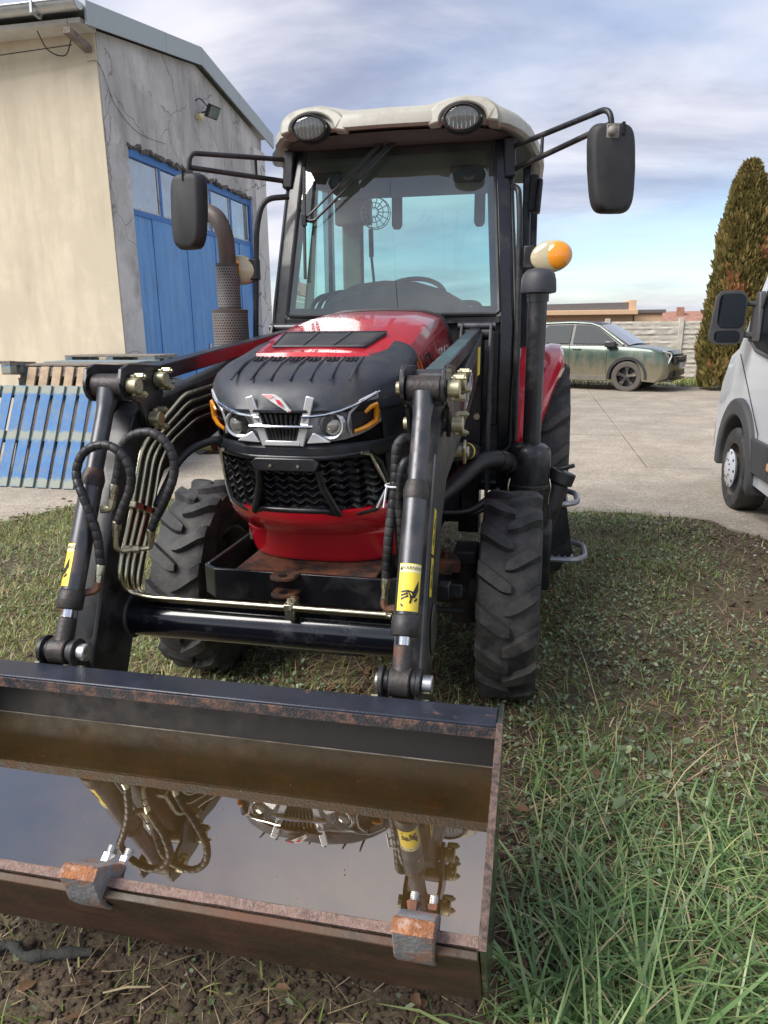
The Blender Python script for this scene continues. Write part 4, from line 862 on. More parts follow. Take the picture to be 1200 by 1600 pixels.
# wipers
W0 = wsp
m = MB(); m.cyl((.037, 3.855, 2.485), (.037, 3.905, 2.50), .026); wp = B(m, 'wiper_motor_cap', 'black_satin')
m = MB(); m.beam((.037, 3.862, 2.488), (-.19, 3.825, 2.285), .024, .016, (0, 1, 0)); m.tube([(-.19, 3.825, 2.285), (-.41, 3.785, 2.088), (-.458, 3.78, 2.083)], .007, 6)
m.beam((-.022, 3.868, 2.490), (-.235, 3.83, 2.30), .018, .014, (0, 1, 0)); m.tube([(-.235, 3.83, 2.30), (-.44, 3.79, 2.115), (-.466, 3.783, 2.09)], .006, 6); B(m, 'wiper_arm', 'black_satin', wp)
m = MB(); m.beam((-.466, 3.81, 2.345), (-.464, 3.775, 2.09), .012, .018, (0, 1, 0)); m.beam((-.464, 3.775, 2.09), (-.452, 3.72, 1.795), .012, .018, (0, 1, 0)); m.obox((-.462, 3.765, 2.085), (.022, .03, .05)); B(m, 'wiper_blade', 'hose_rubber', wp)
# mirrors
for s in LR:
    if s < 0: p0t, p0b, bend, mb_, mc = (-.60, 3.885, 2.405), (-.60, 3.885, 2.30), (-.945, 3.50, 2.375), (-.945, 3.50, 2.31), (-.960, 3.475, 2.105)
    else: p0t, p0b, bend, mb_, mc = (.60, 3.885, 2.405), (.60, 3.885, 2.30), (1.005, 3.40, 2.425), (1.005, 3.40, 2.36), (1.022, 3.385, 2.185)
    m = MB(); m.beam((s * .582, 3.885, 2.26), (s * .570, 3.905, 2.445), .055, .05, (0, 1, 0)); mr = B(m, 'mirror_bracket', 'black_satin', bevel=.008)
    m = MB(); m.tube(fillet([p0t, bend, (bend[0] + s * .012, bend[1], 2.30)], .07, 7), .0125, 10); m.tube([p0b, (bend[0] - s * .0, bend[1], bend[2] - .066)], .0125, 10)
    q = .32; m.tube([tuple(p0t[i] + (bend[i] - p0t[i]) * q for i in range(3)), tuple(p0b[i] + (mb_[i] - p0b[i]) * q for i in range(3))], .008, 8)
    m.ell((p0b[0], p0b[1], p0b[2] - .005), (.018, .018, .018), 10, 6); B(m, 'mirror_arm', 'black_satin', mr)
    # housing: rounded box, thin
    hw, hh, dp = (.098 if s > 0 else .092), .175, .045; an = R_(-8) if s < 0 else R_(14); rings = []; tilt = .014 if s > 0 else -.012
    for k, (d, sc) in enumerate(((-.9, .72), (-.8, .86), (-.45, .96), (0, 1), (.5, 1.0), (.62, .97))):
        ring = []
        for i in range(40):
            t = 2 * math.pi * i / 40; c_, s_ = math.cos(t), math.sin(t); n_ = 5.
            a = hw * sc * math.copysign(abs(c_) ** (2 / n_), c_); b = hh * (sc if sc > .9 else .5 + sc / 2) * math.copysign(abs(s_) ** (2 / n_), s_); a *= 1 - .10 * (1 if b < 0 else 0) * (abs(b) / hh); a += tilt * -b / hh * (1 if s > 0 else 1)
            ring.append((mc[0] + a * math.cos(an) - d * dp * math.sin(an), mc[1] + a * math.sin(an) + d * dp * math.cos(an), mc[2] + b))
        rings.append(ring)
    m = MB(); m.loft(rings); hs = B(m, 'mirror_housing', 'mirror_plastic', mr, smooth=50)
    m = MB(); m.loft([[(p[0] - .003 * math.sin(an), p[1] + .004, mc[2] + (p[2] - mc[2]) * .95) for p in rings[-1]], [(p[0], p[1] + .006, mc[2] + (p[2] - mc[2]) * .93) for p in rings[-1]]]); B(m, 'mirror_glass', 'chrome', mr)
    if s > 0:
        m = MB(); m.obox((mc[0] - .008, mc[1] - .040, mc[2] + .135), (.056, .010, .056), (0, 0, an)); m.ell((mc[0] - .010, mc[1] - .05, mc[2] + .135), (.020, .020, .020), 12, 8); B(m, 'mirror_ball_plate', 'rim_grey', mr, bevel=.006)
        m = MB(); m.obox((mc[0] + .034, mc[1] - .032, mc[2] + .145), (.014, .014, .05), (0, 0, an)); B(m, 'mirror_slot', 'dark_void', mr, bevel=.003)
    else:
        m = MB(); m.obox((mc[0] + .0, mc[1] - .04, mc[2] + .16), (.006, .01, .05), (0, 0, an)); B(m, 'mirror_slot', 'dark_void', mr)
# grab rails with indicator lamps
m = MB(); m.tube(fillet([(-.545, 3.78, 2.205), (-.66, 3.71, 2.19), (-.70, 3.70, 2.05), (-.74, 3.70, 1.42), (-.745, 3.70, 1.0), (-.62, 3.74, .95)], .08, 6), .0145, 10); gl = B(m, 'grab_rail', 'black_satin')
m = MB(); m.tube(fillet([(.60, 3.79, 2.205), (.628, 3.74, 2.185), (.64, 3.72, 2.05), (.652, 3.70, 1.42), (.655, 3.70, .95), (.60, 3.74, .90)], .06, 6), .0145, 10); gr = B(m, 'grab_rail', 'black_satin')
for s, g, c in ((-1, gl, (-.800, 3.69, 1.845)), (1, gr, (.795, 3.66, 1.868))):
    m = MB(); m.obox((s * .690 if s > 0 else -.722, 3.70, c[2]), (.05, .05, .105)); m.obox(((s * .69 + c[0]) / 2, 3.70, c[2] - .0), (.07, .04, .06)); lb = B(m, 'lamp_bracket', 'black_satin', g, bevel=.006)
    an = .12 * s
    def EL(rx, ry, rz, cc, zs=(0, 1)):
        q = MB(); q.ell((0, 0, 0), (rx, ry, rz), 28, 16); 
        q.v = [(cc[0] + p[0] * math.cos(an) - p[2] * math.sin(an), cc[1] + p[1], cc[2] + p[0] * math.sin(an) + p[2] * math.cos(an)) for p in q.v]; return q
    B(EL(.098, .030, .073, c), 'indicator_lens', 'clear_lens', g, smooth=60)
    B(EL(.066, .031, .064, (c[0] + s * .026, c[1] - .006, c[2] + .002)), 'amber_lens', 'amber_lens', g, smooth=60)
    B(EL(.099, .03, .074, (c[0], c[1] + .02, c[2])), 'indicator_back', 'black_satin', g, smooth=60)
# exterior rear-view box on right door (black handle)
m = MB(); m.obox((.690, 4.30, 2.25), (.05, .06, .19), (0, .06, 0)); m.obox((.722, 4.30, 2.235), (.028, .11, .17), (0, .06, 0)); B(m, 'rear_lamp_box', 'black_satin', bevel=.01)
# exhaust with perforated guard
ex = MB(); ex.tube(spline([(-.852, 3.65, 1.84), (-.850, 3.65, 1.93), (-.862, 3.66, 2.02), (-.905, 3.68, 2.10), (-.975, 3.71, 2.14)], 6), .044, 18, caps=False); ex.cyl((-.852, 3.65, .9), (-.852, 3.65, 1.85), .042); EX = B(ex, 'exhaust_pipe', 'exhaust_rust', smooth=60)
for r, z0, z1, n in ((.060, 1.645, 1.872, 28), (.093, 1.30, 1.64, 40)):
    m = MB(); m.lathe([(r, z0), (r, z1)], (-.852, 3.65, 0), (0, 0, 1), 40, caps=False); o = B(m, 'heat_guard', 'perforated_steel', EX, smooth=60); cyl_uv(o, 2, -.852, 3.65 - 3.3, n, 74)
    m = MB(); m.lathe([(r + .001, z1 - .012), (r + .002, z1 + .002), (r - .012, z1 + .004)], (-.852, 3.65, 0), (0, 0, 1), 40, caps=False); m.lathe([(r + .001, z0 - .002), (r + .001, z0 + .012)], (-.852, 3.65, 0), (0, 0, 1), 40, caps=False); B(m, 'guard_rim', 'exhaust_rust', EX, smooth=60)
m = MB(); m.cyl((-.852, 3.65, .95), (-.852, 3.65, 1.31), .09); m.beam((-.85, 3.65, 1.1), (-.60, 3.72, 1.1), .05, .05); B(m, 'muffler', 'exhaust_rust', EX)
# air intake stack with cap and cleaner canister
m = MB(); m.cyl((.742, 3.5, .97), (.742, 3.5, 1.70), .043, n=24); m.cyl((.742, 3.5, 1.655), (.742, 3.5, 1.705), .05, n=24); ST = B(m, 'intake_stack', 'black_paint', smooth=50)
m = MB(); m.lathe([(.055, 1.69), (.080, 1.695), (.082, 1.705), (.079, 1.75), (.072, 1.778), (.055, 1.795), (.03, 1.802), (0, 1.804)], (.742, 3.5, 0), (0, 0, 1), 32); B(m, 'stack_cap', 'cowl_plastic', ST, smooth=50)
m = MB(); m.lathe([(.045, 1.0), (.075, .99), (.098, .968), (.103, .94), (.103, .60), (.08, .565), (0, .56)], (.735, 3.5, 0), (0, 0, 1), 32); cn = B(m, 'air_cleaner', 'black_paint', ST, smooth=50)
m = MB(); m.lathe([(.103, .775), (.109, .78), (.109, .795), (.103, .80)], (.735, 3.5, 0), (0, 0, 1), 32, caps=False); B(m, 'cleaner_band', 'black_satin', ST)
m = MB()
for a in (-2.5, -.5):
    x, y = .735 + .112 * math.cos(a), 3.5 + .112 * math.sin(a); m.tube(fillet([(x, y, .83), (x + .01 * math.cos(a), y - .01, .79), (x, y, .735), (x, y, .705)], .02), .005, 6)
B(m, 'cleaner_clip', 'zinc', ST)
m = MB(); m.tube(spline([(.66, 3.46, .90), (.58, 3.36, .935), (.50, 3.25, .93), (.42, 3.12, .87), (.34, 3.0, .80), (.28, 2.95, .72)], 6), .042, 16); B(m, 'intake_duct', 'hose_rubber', ST, smooth=60)
m = MB(); m.tube([(.615, 3.42, .915), (.585, 3.375, .93)], .05, 16); m.tube([(.655, 3.455, .90), (.63, 3.43, .908)], .048, 16); B(m, 'duct_clamp', 'black_satin', ST)
m = MB(); m.tube(spline([(.60, 3.3, .80), (.48, 3.2, .72), (.36, 3.05, .74), (.30, 2.9, .80)], 6), .017, 8); m.tube(spline([(.62, 3.34, .76), (.50, 3.24, .70), (.38, 3.1, .70)], 6), .013, 8); B(m, 'engine_hose', 'hose_rubber', ST, smooth=60)
# fuel tank with cap, step
m = MB(); m.prism([(3.45, .25), (4.0, .25), (4.0, .62), (3.5, .62), (3.45, .56)], 'x', .56, .86); tk = B(m, 'fuel_tank', 'black_satin', bevel=.015)
m = MB(); m.tube([(.80, 3.55, .55), (.88, 3.58, .78)], [.065, .055], 16); B(m, 'filler_neck', 'black_satin', tk, bevel=.004)
m = MB(); m.tube([(.885, 3.58, .785), (.905, 3.585, .845)], .066, 18); m.obox((.91, 3.586, .86), (.10, .022, .02), (0, -.3, 0)); B(m, 'filler_cap', 'black_satin', tk, bevel=.006)
m = MB(); m.prism([(.80, .22), (.90, .22), (.99, .33), (.94, .62), (.80, .62)], 'y', 3.86, 3.875); m.prism([(.80, .22), (.90, .22), (.99, .33), (.94, .62), (.80, .62)], 'y', 4.10, 4.115); stp = B(m, 'step_bracket', 'black_satin', bevel=.004)
for z, u0, u1 in ((.31, .86, 1.06), (.62, .82, 1.0)):
    m = MB(); pts = [(u0, 3.80, z), (u1 - .06, 3.80, z), (u1, 3.87, z), (u1, 4.08, z), (u1 - .06, 4.15, z), (u0, 4.15, z)]; m.tube(fillet(pts, .06), .016, 8)
    for k in range(4): m.beam((u0 + .02 + .035 * k, 3.81, z), (u0 + .02 + .035 * k, 4.14, z), .010, .014)
    B(m, 'step_tread', 'step_grey', stp)
# ---------------- cab interior
m = MB(); dp_ = [(-.47, .75), (-.47, 1.60), (-.42, 1.665), (-.36, 1.72), (-.24, 1.775), (-.08, 1.792), (.095, 1.782), (.24, 1.74), (.33, 1.69), (.40, 1.64), (.46, 1.59), (.46, .75)]
m.loft([[(a * .97, 3.86, 1.55 + (z - 1.55) * (.80 if z > 1.55 else 1)) for a, z in dp_], [(a, 3.95, z) for a, z in dp_], [(a, 4.03, z) for a, z in dp_], [(a * .96, 4.10, z - .03) for a, z in dp_]]); B(m, 'dashboard', 'cab_plastic', bevel=.01, bseg=3)
for zz0, zz1 in ((1.60, 1.645), (2.40, 2.475)):
    m = MB(); m.grid(lambda a, z: (a * wsx(z) * .975, wsy(z) + .004, z), us, [zz0, zz1]); B(m, 'glass_border', 'glass_frit', ws)
for s in LR:
    m = MB(); m.grid(lambda a, z: (s * (wsx(z) * .975 - .045 * a), wsy(z) + .003 - .012 * (1 - .92), z), [0, 1], list(np.linspace(1.645, 2.40, 6))); B(m, 'glass_border', 'glass_frit', ws)
m = MB(); c = V3((.02, 4.22, 1.70)); ux = V3((1, 0, 0)); vy = V3((0, .78, .62)); m.tube([c + .20 * (math.cos(t) * ux + math.sin(t) * vy) for t in np.linspace(0, 2 * math.pi, 33)], .014, 8); 
for t in (0, 2.1, 4.2): m.tube([c, c + .20 * (math.cos(t + .5) * ux + math.sin(t + .5) * vy)], .011, 6)
m.tube([c, c + V3((0, -.16, -.3))], .03, 10); B(m, 'steering_wheel', 'cab_plastic', smooth=60)
m = MB(); m.prism([(4.35, .95), (4.82, .92), (4.80, 1.05), (4.36, 1.08)], 'x', -.25, .25); m.prism([(4.72, 1.0), (4.86, 1.02), (4.96, 1.62), (4.90, 1.70), (4.84, 1.66)], 'x', -.24, .24); m.box((-.12, 4.4, .7), (.12, 4.8, .95)); B(m, 'seat', 'seat_cloth', bevel=.05, bseg=4)
m = MB(); m.box((-.575, 4.93, 1.3), (-.435, 4.99, 2.42)); m.box((-.60, 4.84, 2.20), (-.36, 4.925, 2.36)); fp = B(m, 'rear_post', 'headliner', bevel=.015)
fan = MB(); fc = V3((-.315, 4.80, 2.26))
for k in range(14):
    t = 2 * math.pi * k / 14; fan.tube([fc + V3((.02 * math.cos(t), -.03, .02 * math.sin(t))), fc + V3((.09 * math.cos(t), -.02, .09 * math.sin(t))), fc + V3((.095 * math.cos(t), .03, .095 * math.sin(t)))], .003, 5)
for r, dy in ((.03, -.03), (.06, -.027), (.092, -.012), (.096, .03)): fan.tube([fc + V3((r * math.cos(t), dy, r * math.sin(t))) for t in np.linspace(0, 2 * math.pi, 25)], .003, 5)
B(fan, 'cab_fan', 'white_print', fp)
m = MB(); m.cyl(fc + V3((-.04, .05, -.09)), (-.36, 4.88, 2.0), .016); m.cyl((-.36, 4.88, 2.0), (-.34, 4.9, 1.75), .009); B(m, 'gas_strut', 'black_satin', fp)
for u, w in ((-.42, .10), (.36, .10)):
    m = MB(); m.prism([(u - w, 2.36), (u - w * .95, 2.30), (u - w * .7, 2.275), (u + w * .7, 2.275), (u + w * .95, 2.30), (u + w, 2.36)], 'y', 4.02, 4.04); B(m, 'sun_visor', 'black_satin', bevel=.01)
for u in (-.20, .345):
    m = MB(); m.prism([(u - .035, 2.42), (u - .035, 2.20), (u - .02, 2.175), (u + .02, 2.175), (u + .035, 2.20), (u + .035, 2.42)], 'y', 4.95, 4.97); B(m, 'window_latch', 'headliner', bevel=.006)
m = MB(); m.cyl((-.02, 4.85, 2.40), (.30, 4.85, 2.40), .0)
for k, (a, b) in enumerate(((-.50, 1.72), (-.46, 1.73), (-.42, 1.735))):
    m = MB(); m.tube(spline([(a - .06, 4.0, 1.3), (a - .05, 4.02, 1.5), (a - .02, 4.04, 1.66), (a + .04, 4.06, b), (a + .14, 4.08, b)], 6), .014, 8); B(m, 'control_lever', 'cab_plastic')
m = MB(); m.tube(spline([(.40, 4.1, 1.35), (.44, 4.1, 1.55), (.42, 4.1, 1.66), (.30, 4.12, 1.675)], 6), .016, 8); B(m, 'control_lever', 'cab_plastic')
m = MB(); m.tube([(-.52, 4.02, 1.2), (-.50, 4.02, 1.62)], .02, 8); m.tube([(-.44, 4.02, 1.2), (-.43, 4.02, 1.62)], .02, 8); B(m, 'lever_boot', 'headliner')
# ================================================================ LOADER (parts of the tractor)
OFF = Vector((0, 3.3, 0))
CT, CB_ = V3((0, 1.877, 1.391)), V3((0, 1.527, .718)); cd = (CB_ - CT) / np.linalg.norm(CB_ - CT)
def cpt(u, z, dy=0.):           # point on tilt-cylinder axis at height z
    t = (z - CT[2]) / (CB_[2] - CT[2]); p = CT + (CB_ - CT) * t; return V3((u, p[1] + dy, p[2]))
LOADER = {}
ARM = [(1.585, .52), (1.61, .475), (1.68, .455), (1.74, .50), (1.80, .62), (1.93, .87), (1.985, 1.0), (2.08, 1.10), (2.35, 1.14), (2.9, 1.25), (3.40, 1.40), (3.46, 1.45), (3.44, 1.50), (3.38, 1.52), (2.5, 1.385), (2.09, 1.335), (1.98, 1.325), (1.925, 1.295), (1.87, 1.22), (1.725, .95), (1.585, .62)]
for s in LR:
    uc = s * .462
    m = MB(); m.prism(ARM, 'x', s * .425, s * .50); arm = B(m, 'loader_arm', 'black_satin', bevel=.005)
    m = MB(); m.prism([(1.68, .86), (1.90, .90), (1.95, 1.0), (1.72, .94)], 'x', s * .50, s * .503)
    # weld beads along the front edge of arm
    m = MB(); m.tube([(s * .428, 1.59, .63), (s * .428, 1.725, .945), (s * .428, 1.868, 1.215)], .006, 6); m.tube([(s * .497, 1.59, .63), (s * .497, 1.725, .945), (s * .497, 1.868, 1.215)], .006, 6); B(m, 'weld_bead', 'dark_steel', arm)
    m = MB(); m.cyl((s * .415, 1.655, .53), (s * .512, 1.655, .53), .05, n=24); B(m, 'pivot_boss', 'dark_steel', arm, bevel=.004)
    # oval gusset where the cross tube meets the arm
    m = MB(); m.ell((s * .503, 1.80, .74), (.008, .055, .075), 24, 10); B(m, 'tube_end', 'black_paint', arm)
    # stickers on outer face
    if s > 0:
        for (y0, z0, y1, z1) in ((1.772, .965, 1.825, 1.075), (1.735, .86, 1.775, .955)):
            m = MB(); a = V3((.5025, y0, z0)); b = V3((.5025, y1, z1)); m.beam(a, b, .036, .0016, (1, 0, 0)); st_ = B(m, 'arm_sticker', 'yellow_sticker', arm)
            for q in (.3, .62):
                p = a + (b - a) * q; m = MB(); m.beam(p - (b - a) * .10, p + (b - a) * .12, .006, .001, (1, 0, 0)); m.v = [(p_[0] + .0012, p_[1], p_[2]) for p_ in m.v]; m.beam(p - V3((-.0012, .012, .0)), p + V3((.0012, .012, .018)), .005, .001, (1, 0, 0)); B(m, 'sticker_print', 'black_print', st_)
        put_text('arm_lettering', 'TZ04D', .105, 'white_print', arm, (.5015, 2.72, 1.305), (0, .97, .235), (0, -.235, .97), sx=1.05)
        m = MB(); m.add([(.5008, 2.45, 1.19), (.5008, 3.05, 1.31), (.5008, 3.05, 1.40), (.5008, 2.45, 1.32)], [(0, 1, 2, 3)]); B(m, 'arm_decal', 'red_dark', arm)
        m = MB(); m.box((.501, 3.12, 1.34), (.503, 3.24, 1.46)); B(m, 'arm_sticker', 'yellow_sticker', arm)
        m = MB(); m.obox((.515, 1.95, .80), (.03, .05, .04)); m.obox((.54, 1.95, .80), (.05, .006, .04)); B(m, 'arm_tab', 'black_satin', arm, bevel=.006)
    # link bar above the arm
    m = MB(); m.beam((uc, 2.05, 1.405), (uc, 3.46, 1.515), .052, .052); lk = B(m, 'link_bar', 'black_paint', bevel=.004)
    m = MB(); m.cyl((s * .40, 3.46, 1.515), (s * .54, 3.46, 1.515), .03); m.cyl((s * .41, 2.035, 1.40), (s * .515, 2.035, 1.40), .032); B(m, 'link_boss', 'dark_steel', lk)
    # bell crank plates
    bc = [(1.835, 1.40), (1.85, 1.44), (1.89, 1.452), (2.06, 1.440), (2.085, 1.41), (2.07, 1.35), (2.03, 1.27), (2.0, 1.245), (1.965, 1.25), (1.95, 1.29), (1.93, 1.335), (1.86, 1.36)]
    for du in (-.055, .055):
        m = MB(); m.prism(bc, 'x', uc + du - .006, uc + du + .006); pl = B(m, 'bellcrank_plate', 'black_paint', bevel=.002)
    for (y, z, r) in ((1.877, 1.391, .022), (2.035, 1.398, .022), (1.985, 1.283, .022)):
        m = MB(); m.cyl((uc - .054, y, z), (uc + .054, y, z), r * .95); B(m, 'pin_shaft', 'dark_steel'); m = MB(); m.cyl((uc - .061, y, z), (uc - .074, y, z), r * .8); B(m, 'pin_end', 'brass_zinc'); m = MB()
        sd_ = 1                       # pin heads face the viewer's right
        m.cyl((uc + .061, y, z), (uc + .095, y, z), r * 1.05); m.obox((uc + .075, y + .012, z), (.014, .03, .062)); pn = B(m, 'pivot_pin', 'brass_zinc', bevel=.003)
        m = MB()
        for dz in (-.026, .026): m.cyl((uc + .075, y + .018, z + dz), (uc + .102, y + .018, z + dz), .010, n=6); m.cyl((uc + .10, y + .018, z + dz), (uc + .108, y + .018, z + dz), .005, n=8)
        B(m, 'pin_bolt', 'brass_zinc', pn)
    # tilt cylinder
    m = MB(); m.cyl((uc - .047, 1.877, 1.391), (uc + .047, 1.877, 1.391), .034, n=24); cy_ = B(m, 'tilt_cylinder', 'rusty_dark' , bevel=.004)
    m = MB(); m.cyl((uc - .057, 1.877, 1.391), (uc - .048, 1.877, 1.391), .046, n=24); m.cyl((uc + .048, 1.877, 1.391), (uc + .057, 1.877, 1.391), .044, n=24); B(m, 'end_washer', 'black_satin', cy_)
    m = MB(); m.tube([cpt(uc, 1.375), cpt(uc, 1.335), cpt(uc, 1.32), cpt(uc, 1.16)], [.034, .027, .0245, .0245], 20); B(m, 'cylinder_neck', 'old_steel', cy_, smooth=50)
    m = MB(); m.tube([cpt(uc, 1.165), cpt(uc, 1.15), cpt(uc, 1.140), cpt(uc, 1.125), cpt(uc, 1.12)], [.026, .031, .0335, .032, .031], 20); B(m, 'weld_collar', 'rusty_dark', cy_, smooth=50)
    m = MB(); m.tube([cpt(uc, 1.125), cpt(uc, .845)], .0305, 24); B(m, 'cylinder_barrel', 'old_steel', cy_, smooth=50)
    m = MB(); m.tube([cpt(uc, .862), cpt(uc, .858), cpt(uc, .818), cpt(uc, .815)], [.030, .0345, .0345, .031], 24); B(m, 'cylinder_gland', 'rusty_dark' if s < 0 else 'black_satin', cy_, smooth=50)
    m = MB(); m.tube([cpt(uc, .82), cpt(uc, .74)], .0155, 16); B(m, 'piston_rod', 'chrome', cy_, smooth=50)
    m = MB(); m.tube([cpt(uc, .797), cpt(uc, .792), cpt(uc, .75), cpt(uc, .73)], [.018, .024, .024, .028], 16); m.cyl((uc - .026, 1.527, .718), (uc + .026, 1.527, .718), .036, n=24); B(m, 'rod_eye', 'rusty_dark', cy_, bevel=.004, smooth=50)
    # warning sticker wrapped round the barrel
    axd = V3((0, cd[1], cd[2])); nrm = V3((0, -cd[2] * -1, cd[1] * -1)); 
    fdir = np.cross(V3((1, 0, 0)), axd); fdir = fdir if fdir[1] < 0 else -fdir
    def wrap(a, h, r=.0312):   # a angle from front (positive to viewer right), h height z along axis
        p = cpt(uc, h); return p + r * (math.sin(a) * V3((1, 0, 0)) + math.cos(a) * fdir)
    rot0 = .30 if s > 0 else -.85
    m = MB(); m.grid(lambda a, h: wrap(a + rot0, h), np.linspace(-1.02, 1.02, 13), [.868, .92, .972]); stk = B(m, 'warning_sticker', 'yellow_sticker', cy_, smooth=60)
    m = MB(); m.grid(lambda a, h: wrap(a + rot0, h, .0315), np.linspace(-1.0, 1.0, 13), [.952, .970]); B(m, 'sticker_header', 'cream_sticker', stk, smooth=60)
    me = text_mesh('WARNING', .0125); V = []
    for v in me.vertices: v.co = Vector(tuple(wrap(rot0 + .12 + v.co[0] / .0315, .9615 + v.co[1] * .87, .0319) - V3(OFF)))
    me.materials.clear(); me.materials.append(MATS['black_print']); o = bpy.data.objects.new('sticker_text', me); col.objects.link(o); o.parent = stk
    def art(P, name='sticker_pictogram', r=.0319):
        q = MB(); n = len(P); q.add([wrap(rot0 + a / .0315, h, r) for a, h in P], [tuple(range(n))]); return q
    m = art([(-.030, .957), (-.026, .966), (-.022, .957)])
    for P in ([(.006, .905), (.022, .936), (.024, .914), (.014, .896)], [(-.006, .914), (.008, .911), (.015, .897), (.002, .898)], [(-.021, .911), (-.005, .914), (-.005, .909), (-.021, .907)], [(-.021, .903), (-.005, .909), (-.004, .904), (-.021, .899)], [(-.021, .895), (-.004, .903), (-.002, .899), (-.020, .891)], [(.004, .900), (.009, .899), (.004, .884), (.000, .886)], [(-.022, .882), (.004, .900), (.007, .896), (-.017, .876)], [(.012, .892), (.022, .899), (.022, .893), (.014, .888)]):
        m.add([wrap(rot0 + a / .0315, h, .0326) for a, h in P], [tuple(range(len(P)))])
    B(m, 'sticker_pictogram', 'black_print', stk, smooth=0)
    # lower pin between two bucket ears
    m = MB(); m.cyl((uc - .062, 1.527, .718), (uc + .072, 1.527, .718), .019, n=18); m.cyl((uc + .052, 1.527, .718), (uc + .078, 1.527, .718), .023, n=18); lp = B(m, 'bucket_pin', 'chrome_dull', bevel=.003)
    m = MB(); m.cyl((uc - .05, 1.505, .682), (uc - .068, 1.505, .682), .009, n=8); m.cyl((uc + .05, 1.51, .675), (uc + .07, 1.51, .675), .012, n=8); B(m, 'pin_bolt', 'brass_zinc', lp)
    m = MB(); m.cyl((uc - .052, 1.527, .718), (uc - .040, 1.527, .718), .038, n=24); m.cyl((uc + .040, 1.527, .718), (uc + .052, 1.527, .718), .036, n=24); m.cyl((uc - .040, 1.527, .718), (uc - .027, 1.527, .718), .028, n=24); m.cyl((uc + .027, 1.527, .718), (uc + .040, 1.527, .718), .030, n=24); B(m, 'pin_washer', 'black_satin', lp, bevel=.002)
    # lift cylinder and mast
    m = MB(); m.cyl((s * .475, 2.44, 1.125), (s * .475, 3.40, .965), .036, n=20); lc = B(m, 'lift_cylinder', 'black_paint', bevel=.003)
    m = MB(); m.cyl((s * .475, 2.93, 1.044), (s * .475, 2.99, 1.034), .0368, n=20); B(m, 'cylinder_label', 'yellow_sticker', lc)
    m = MB(); m.cyl((s * .41, 2.42, 1.13), (s * .535, 2.42, 1.13), .02); m.obox((s * .52, 2.42, 1.13), (.01, .05, .07), (.5, 0, 0)); B(m, 'lift_pin', 'brass_zinc', lc, bevel=.003)
    m = MB(); m.box((s * .40, 3.42, .55), (s * .50, 3.56, 1.52)); ms_ = B(m, 'loader_mast', 'black_paint', bevel=.004)
    for du in (.40, .535):
        m = MB(); m.prism([(3.36, .75), (3.56, .75), (3.56, 1.56), (3.42, 1.56), (3.36, 1.46)], 'x', s * du - .006, s * du + .006); B(m, 'mast_plate', 'dark_steel', ms_, bevel=.002)
    m = MB(); m.cyl((s * .38, 3.45, 1.548), (s * .555, 3.45, 1.548), .02); B(m, 'mast_pin', 'old_steel', ms_)
    m = MB(); m.cyl((s * .48, 3.42, 1.13), (s * .48, 3.405, 1.13), .016, n=6); B(m, 'mast_bolt', 'brass_zinc', ms_)
    m = MB(); m.box((s * .20, 3.42, .60), (s * .42, 3.54, .74)); m.beam((s * .33, 3.42, .70), (s * .33, 2.7, .70), .05, .10); B(m, 'subframe', 'black_satin', ms_, bevel=.004)
# cross tube
m = MB(); m.cyl((-.43, 1.83, .70), (.43, 1.83, .70), .062, n=40); ct = B(m, 'cross_tube', 'black_gloss', smooth=50)
m = MB(); m.tube([(-.424, 1.83 + .066 * math.cos(t), .70 + .066 * math.sin(t)) for t in np.linspace(0, 2 * math.pi, 25)], .007, 6); m.tube([(.424, 1.83 + .066 * math.cos(t), .70 + .066 * math.sin(t)) for t in np.linspace(0, 2 * math.pi, 25)], .007, 6); B(m, 'tube_weld', 'dark_steel', ct)
# hydraulic pipes on the inner face of the left arm, then across
PIPES = [[(2.9, 1.40), (2.528, 1.356), (2.193, 1.336), (1.989, 1.25), (1.902, 1.206), (1.823, 1.052), (1.737, .914), (1.717, .855)],
         [(2.9, 1.36), (2.504, 1.323), (2.218, 1.309), (2.024, 1.235), (1.935, 1.188), (1.853, 1.032), (1.768, .903), (1.744, .84)],
         [(2.9, 1.325), (2.48, 1.287), (2.244, 1.279), (2.047, 1.215), (1.969, 1.175), (1.885, 1.011), (1.799, .893), (1.777, .835)],
         [(2.9, 1.29), (2.457, 1.254), (2.27, 1.247), (2.084, 1.196), (2.003, 1.15), (1.926, 1.001), (1.838, .881), (1.81, .83)]]
for k, P in enumerate(PIPES):
    pts = [(-.395, y, z) for y, z in P]
    yy, zz_ = [(1.752, .793), (1.772, .780), (1.792, .771), (1.806, .770)][k]; ue = .38 if k < 2 else .385
    pts += [(-.395, yy, zz_ + .012), (-.33 + .0 * k, yy, zz_), (ue, yy, zz_)]
    m = MB(); m.tube(fillet(pts, .045, 8), .0078, 16); B(m, 'hydraulic_pipe', 'pipe_zinc', smooth=60)
m = MB(); m.beam((-.388, 1.80, 1.058), (-.388, 1.935, .995), .020, .036, (1, 0, 0)); pc = B(m, 'pipe_clamp', 'zinc', bevel=.003)
m = MB(); [m.cyl((-.385, y, z), (-.37, y, z), .008, n=6) for y, z in ((1.85, 1.035), (1.895, 1.012))]; B(m, 'clamp_bolt', 'brass_zinc', pc)
m = MB(); m.box((-.02 + .11, 1.74, .785), (.115, 1.81, .805)); m.box((.088, 1.755, .752), (.117, 1.80, .786)); pc2 = B(m, 'pipe_clamp', 'zinc', bevel=.002)
m = MB(); m.cyl((.102, 1.76, .80), (.102, 1.76, .815), .007, n=6); m.cyl((.102, 1.79, .80), (.102, 1.79, .815), .007, n=6); B(m, 'clamp_bolt', 'zinc', pc2)
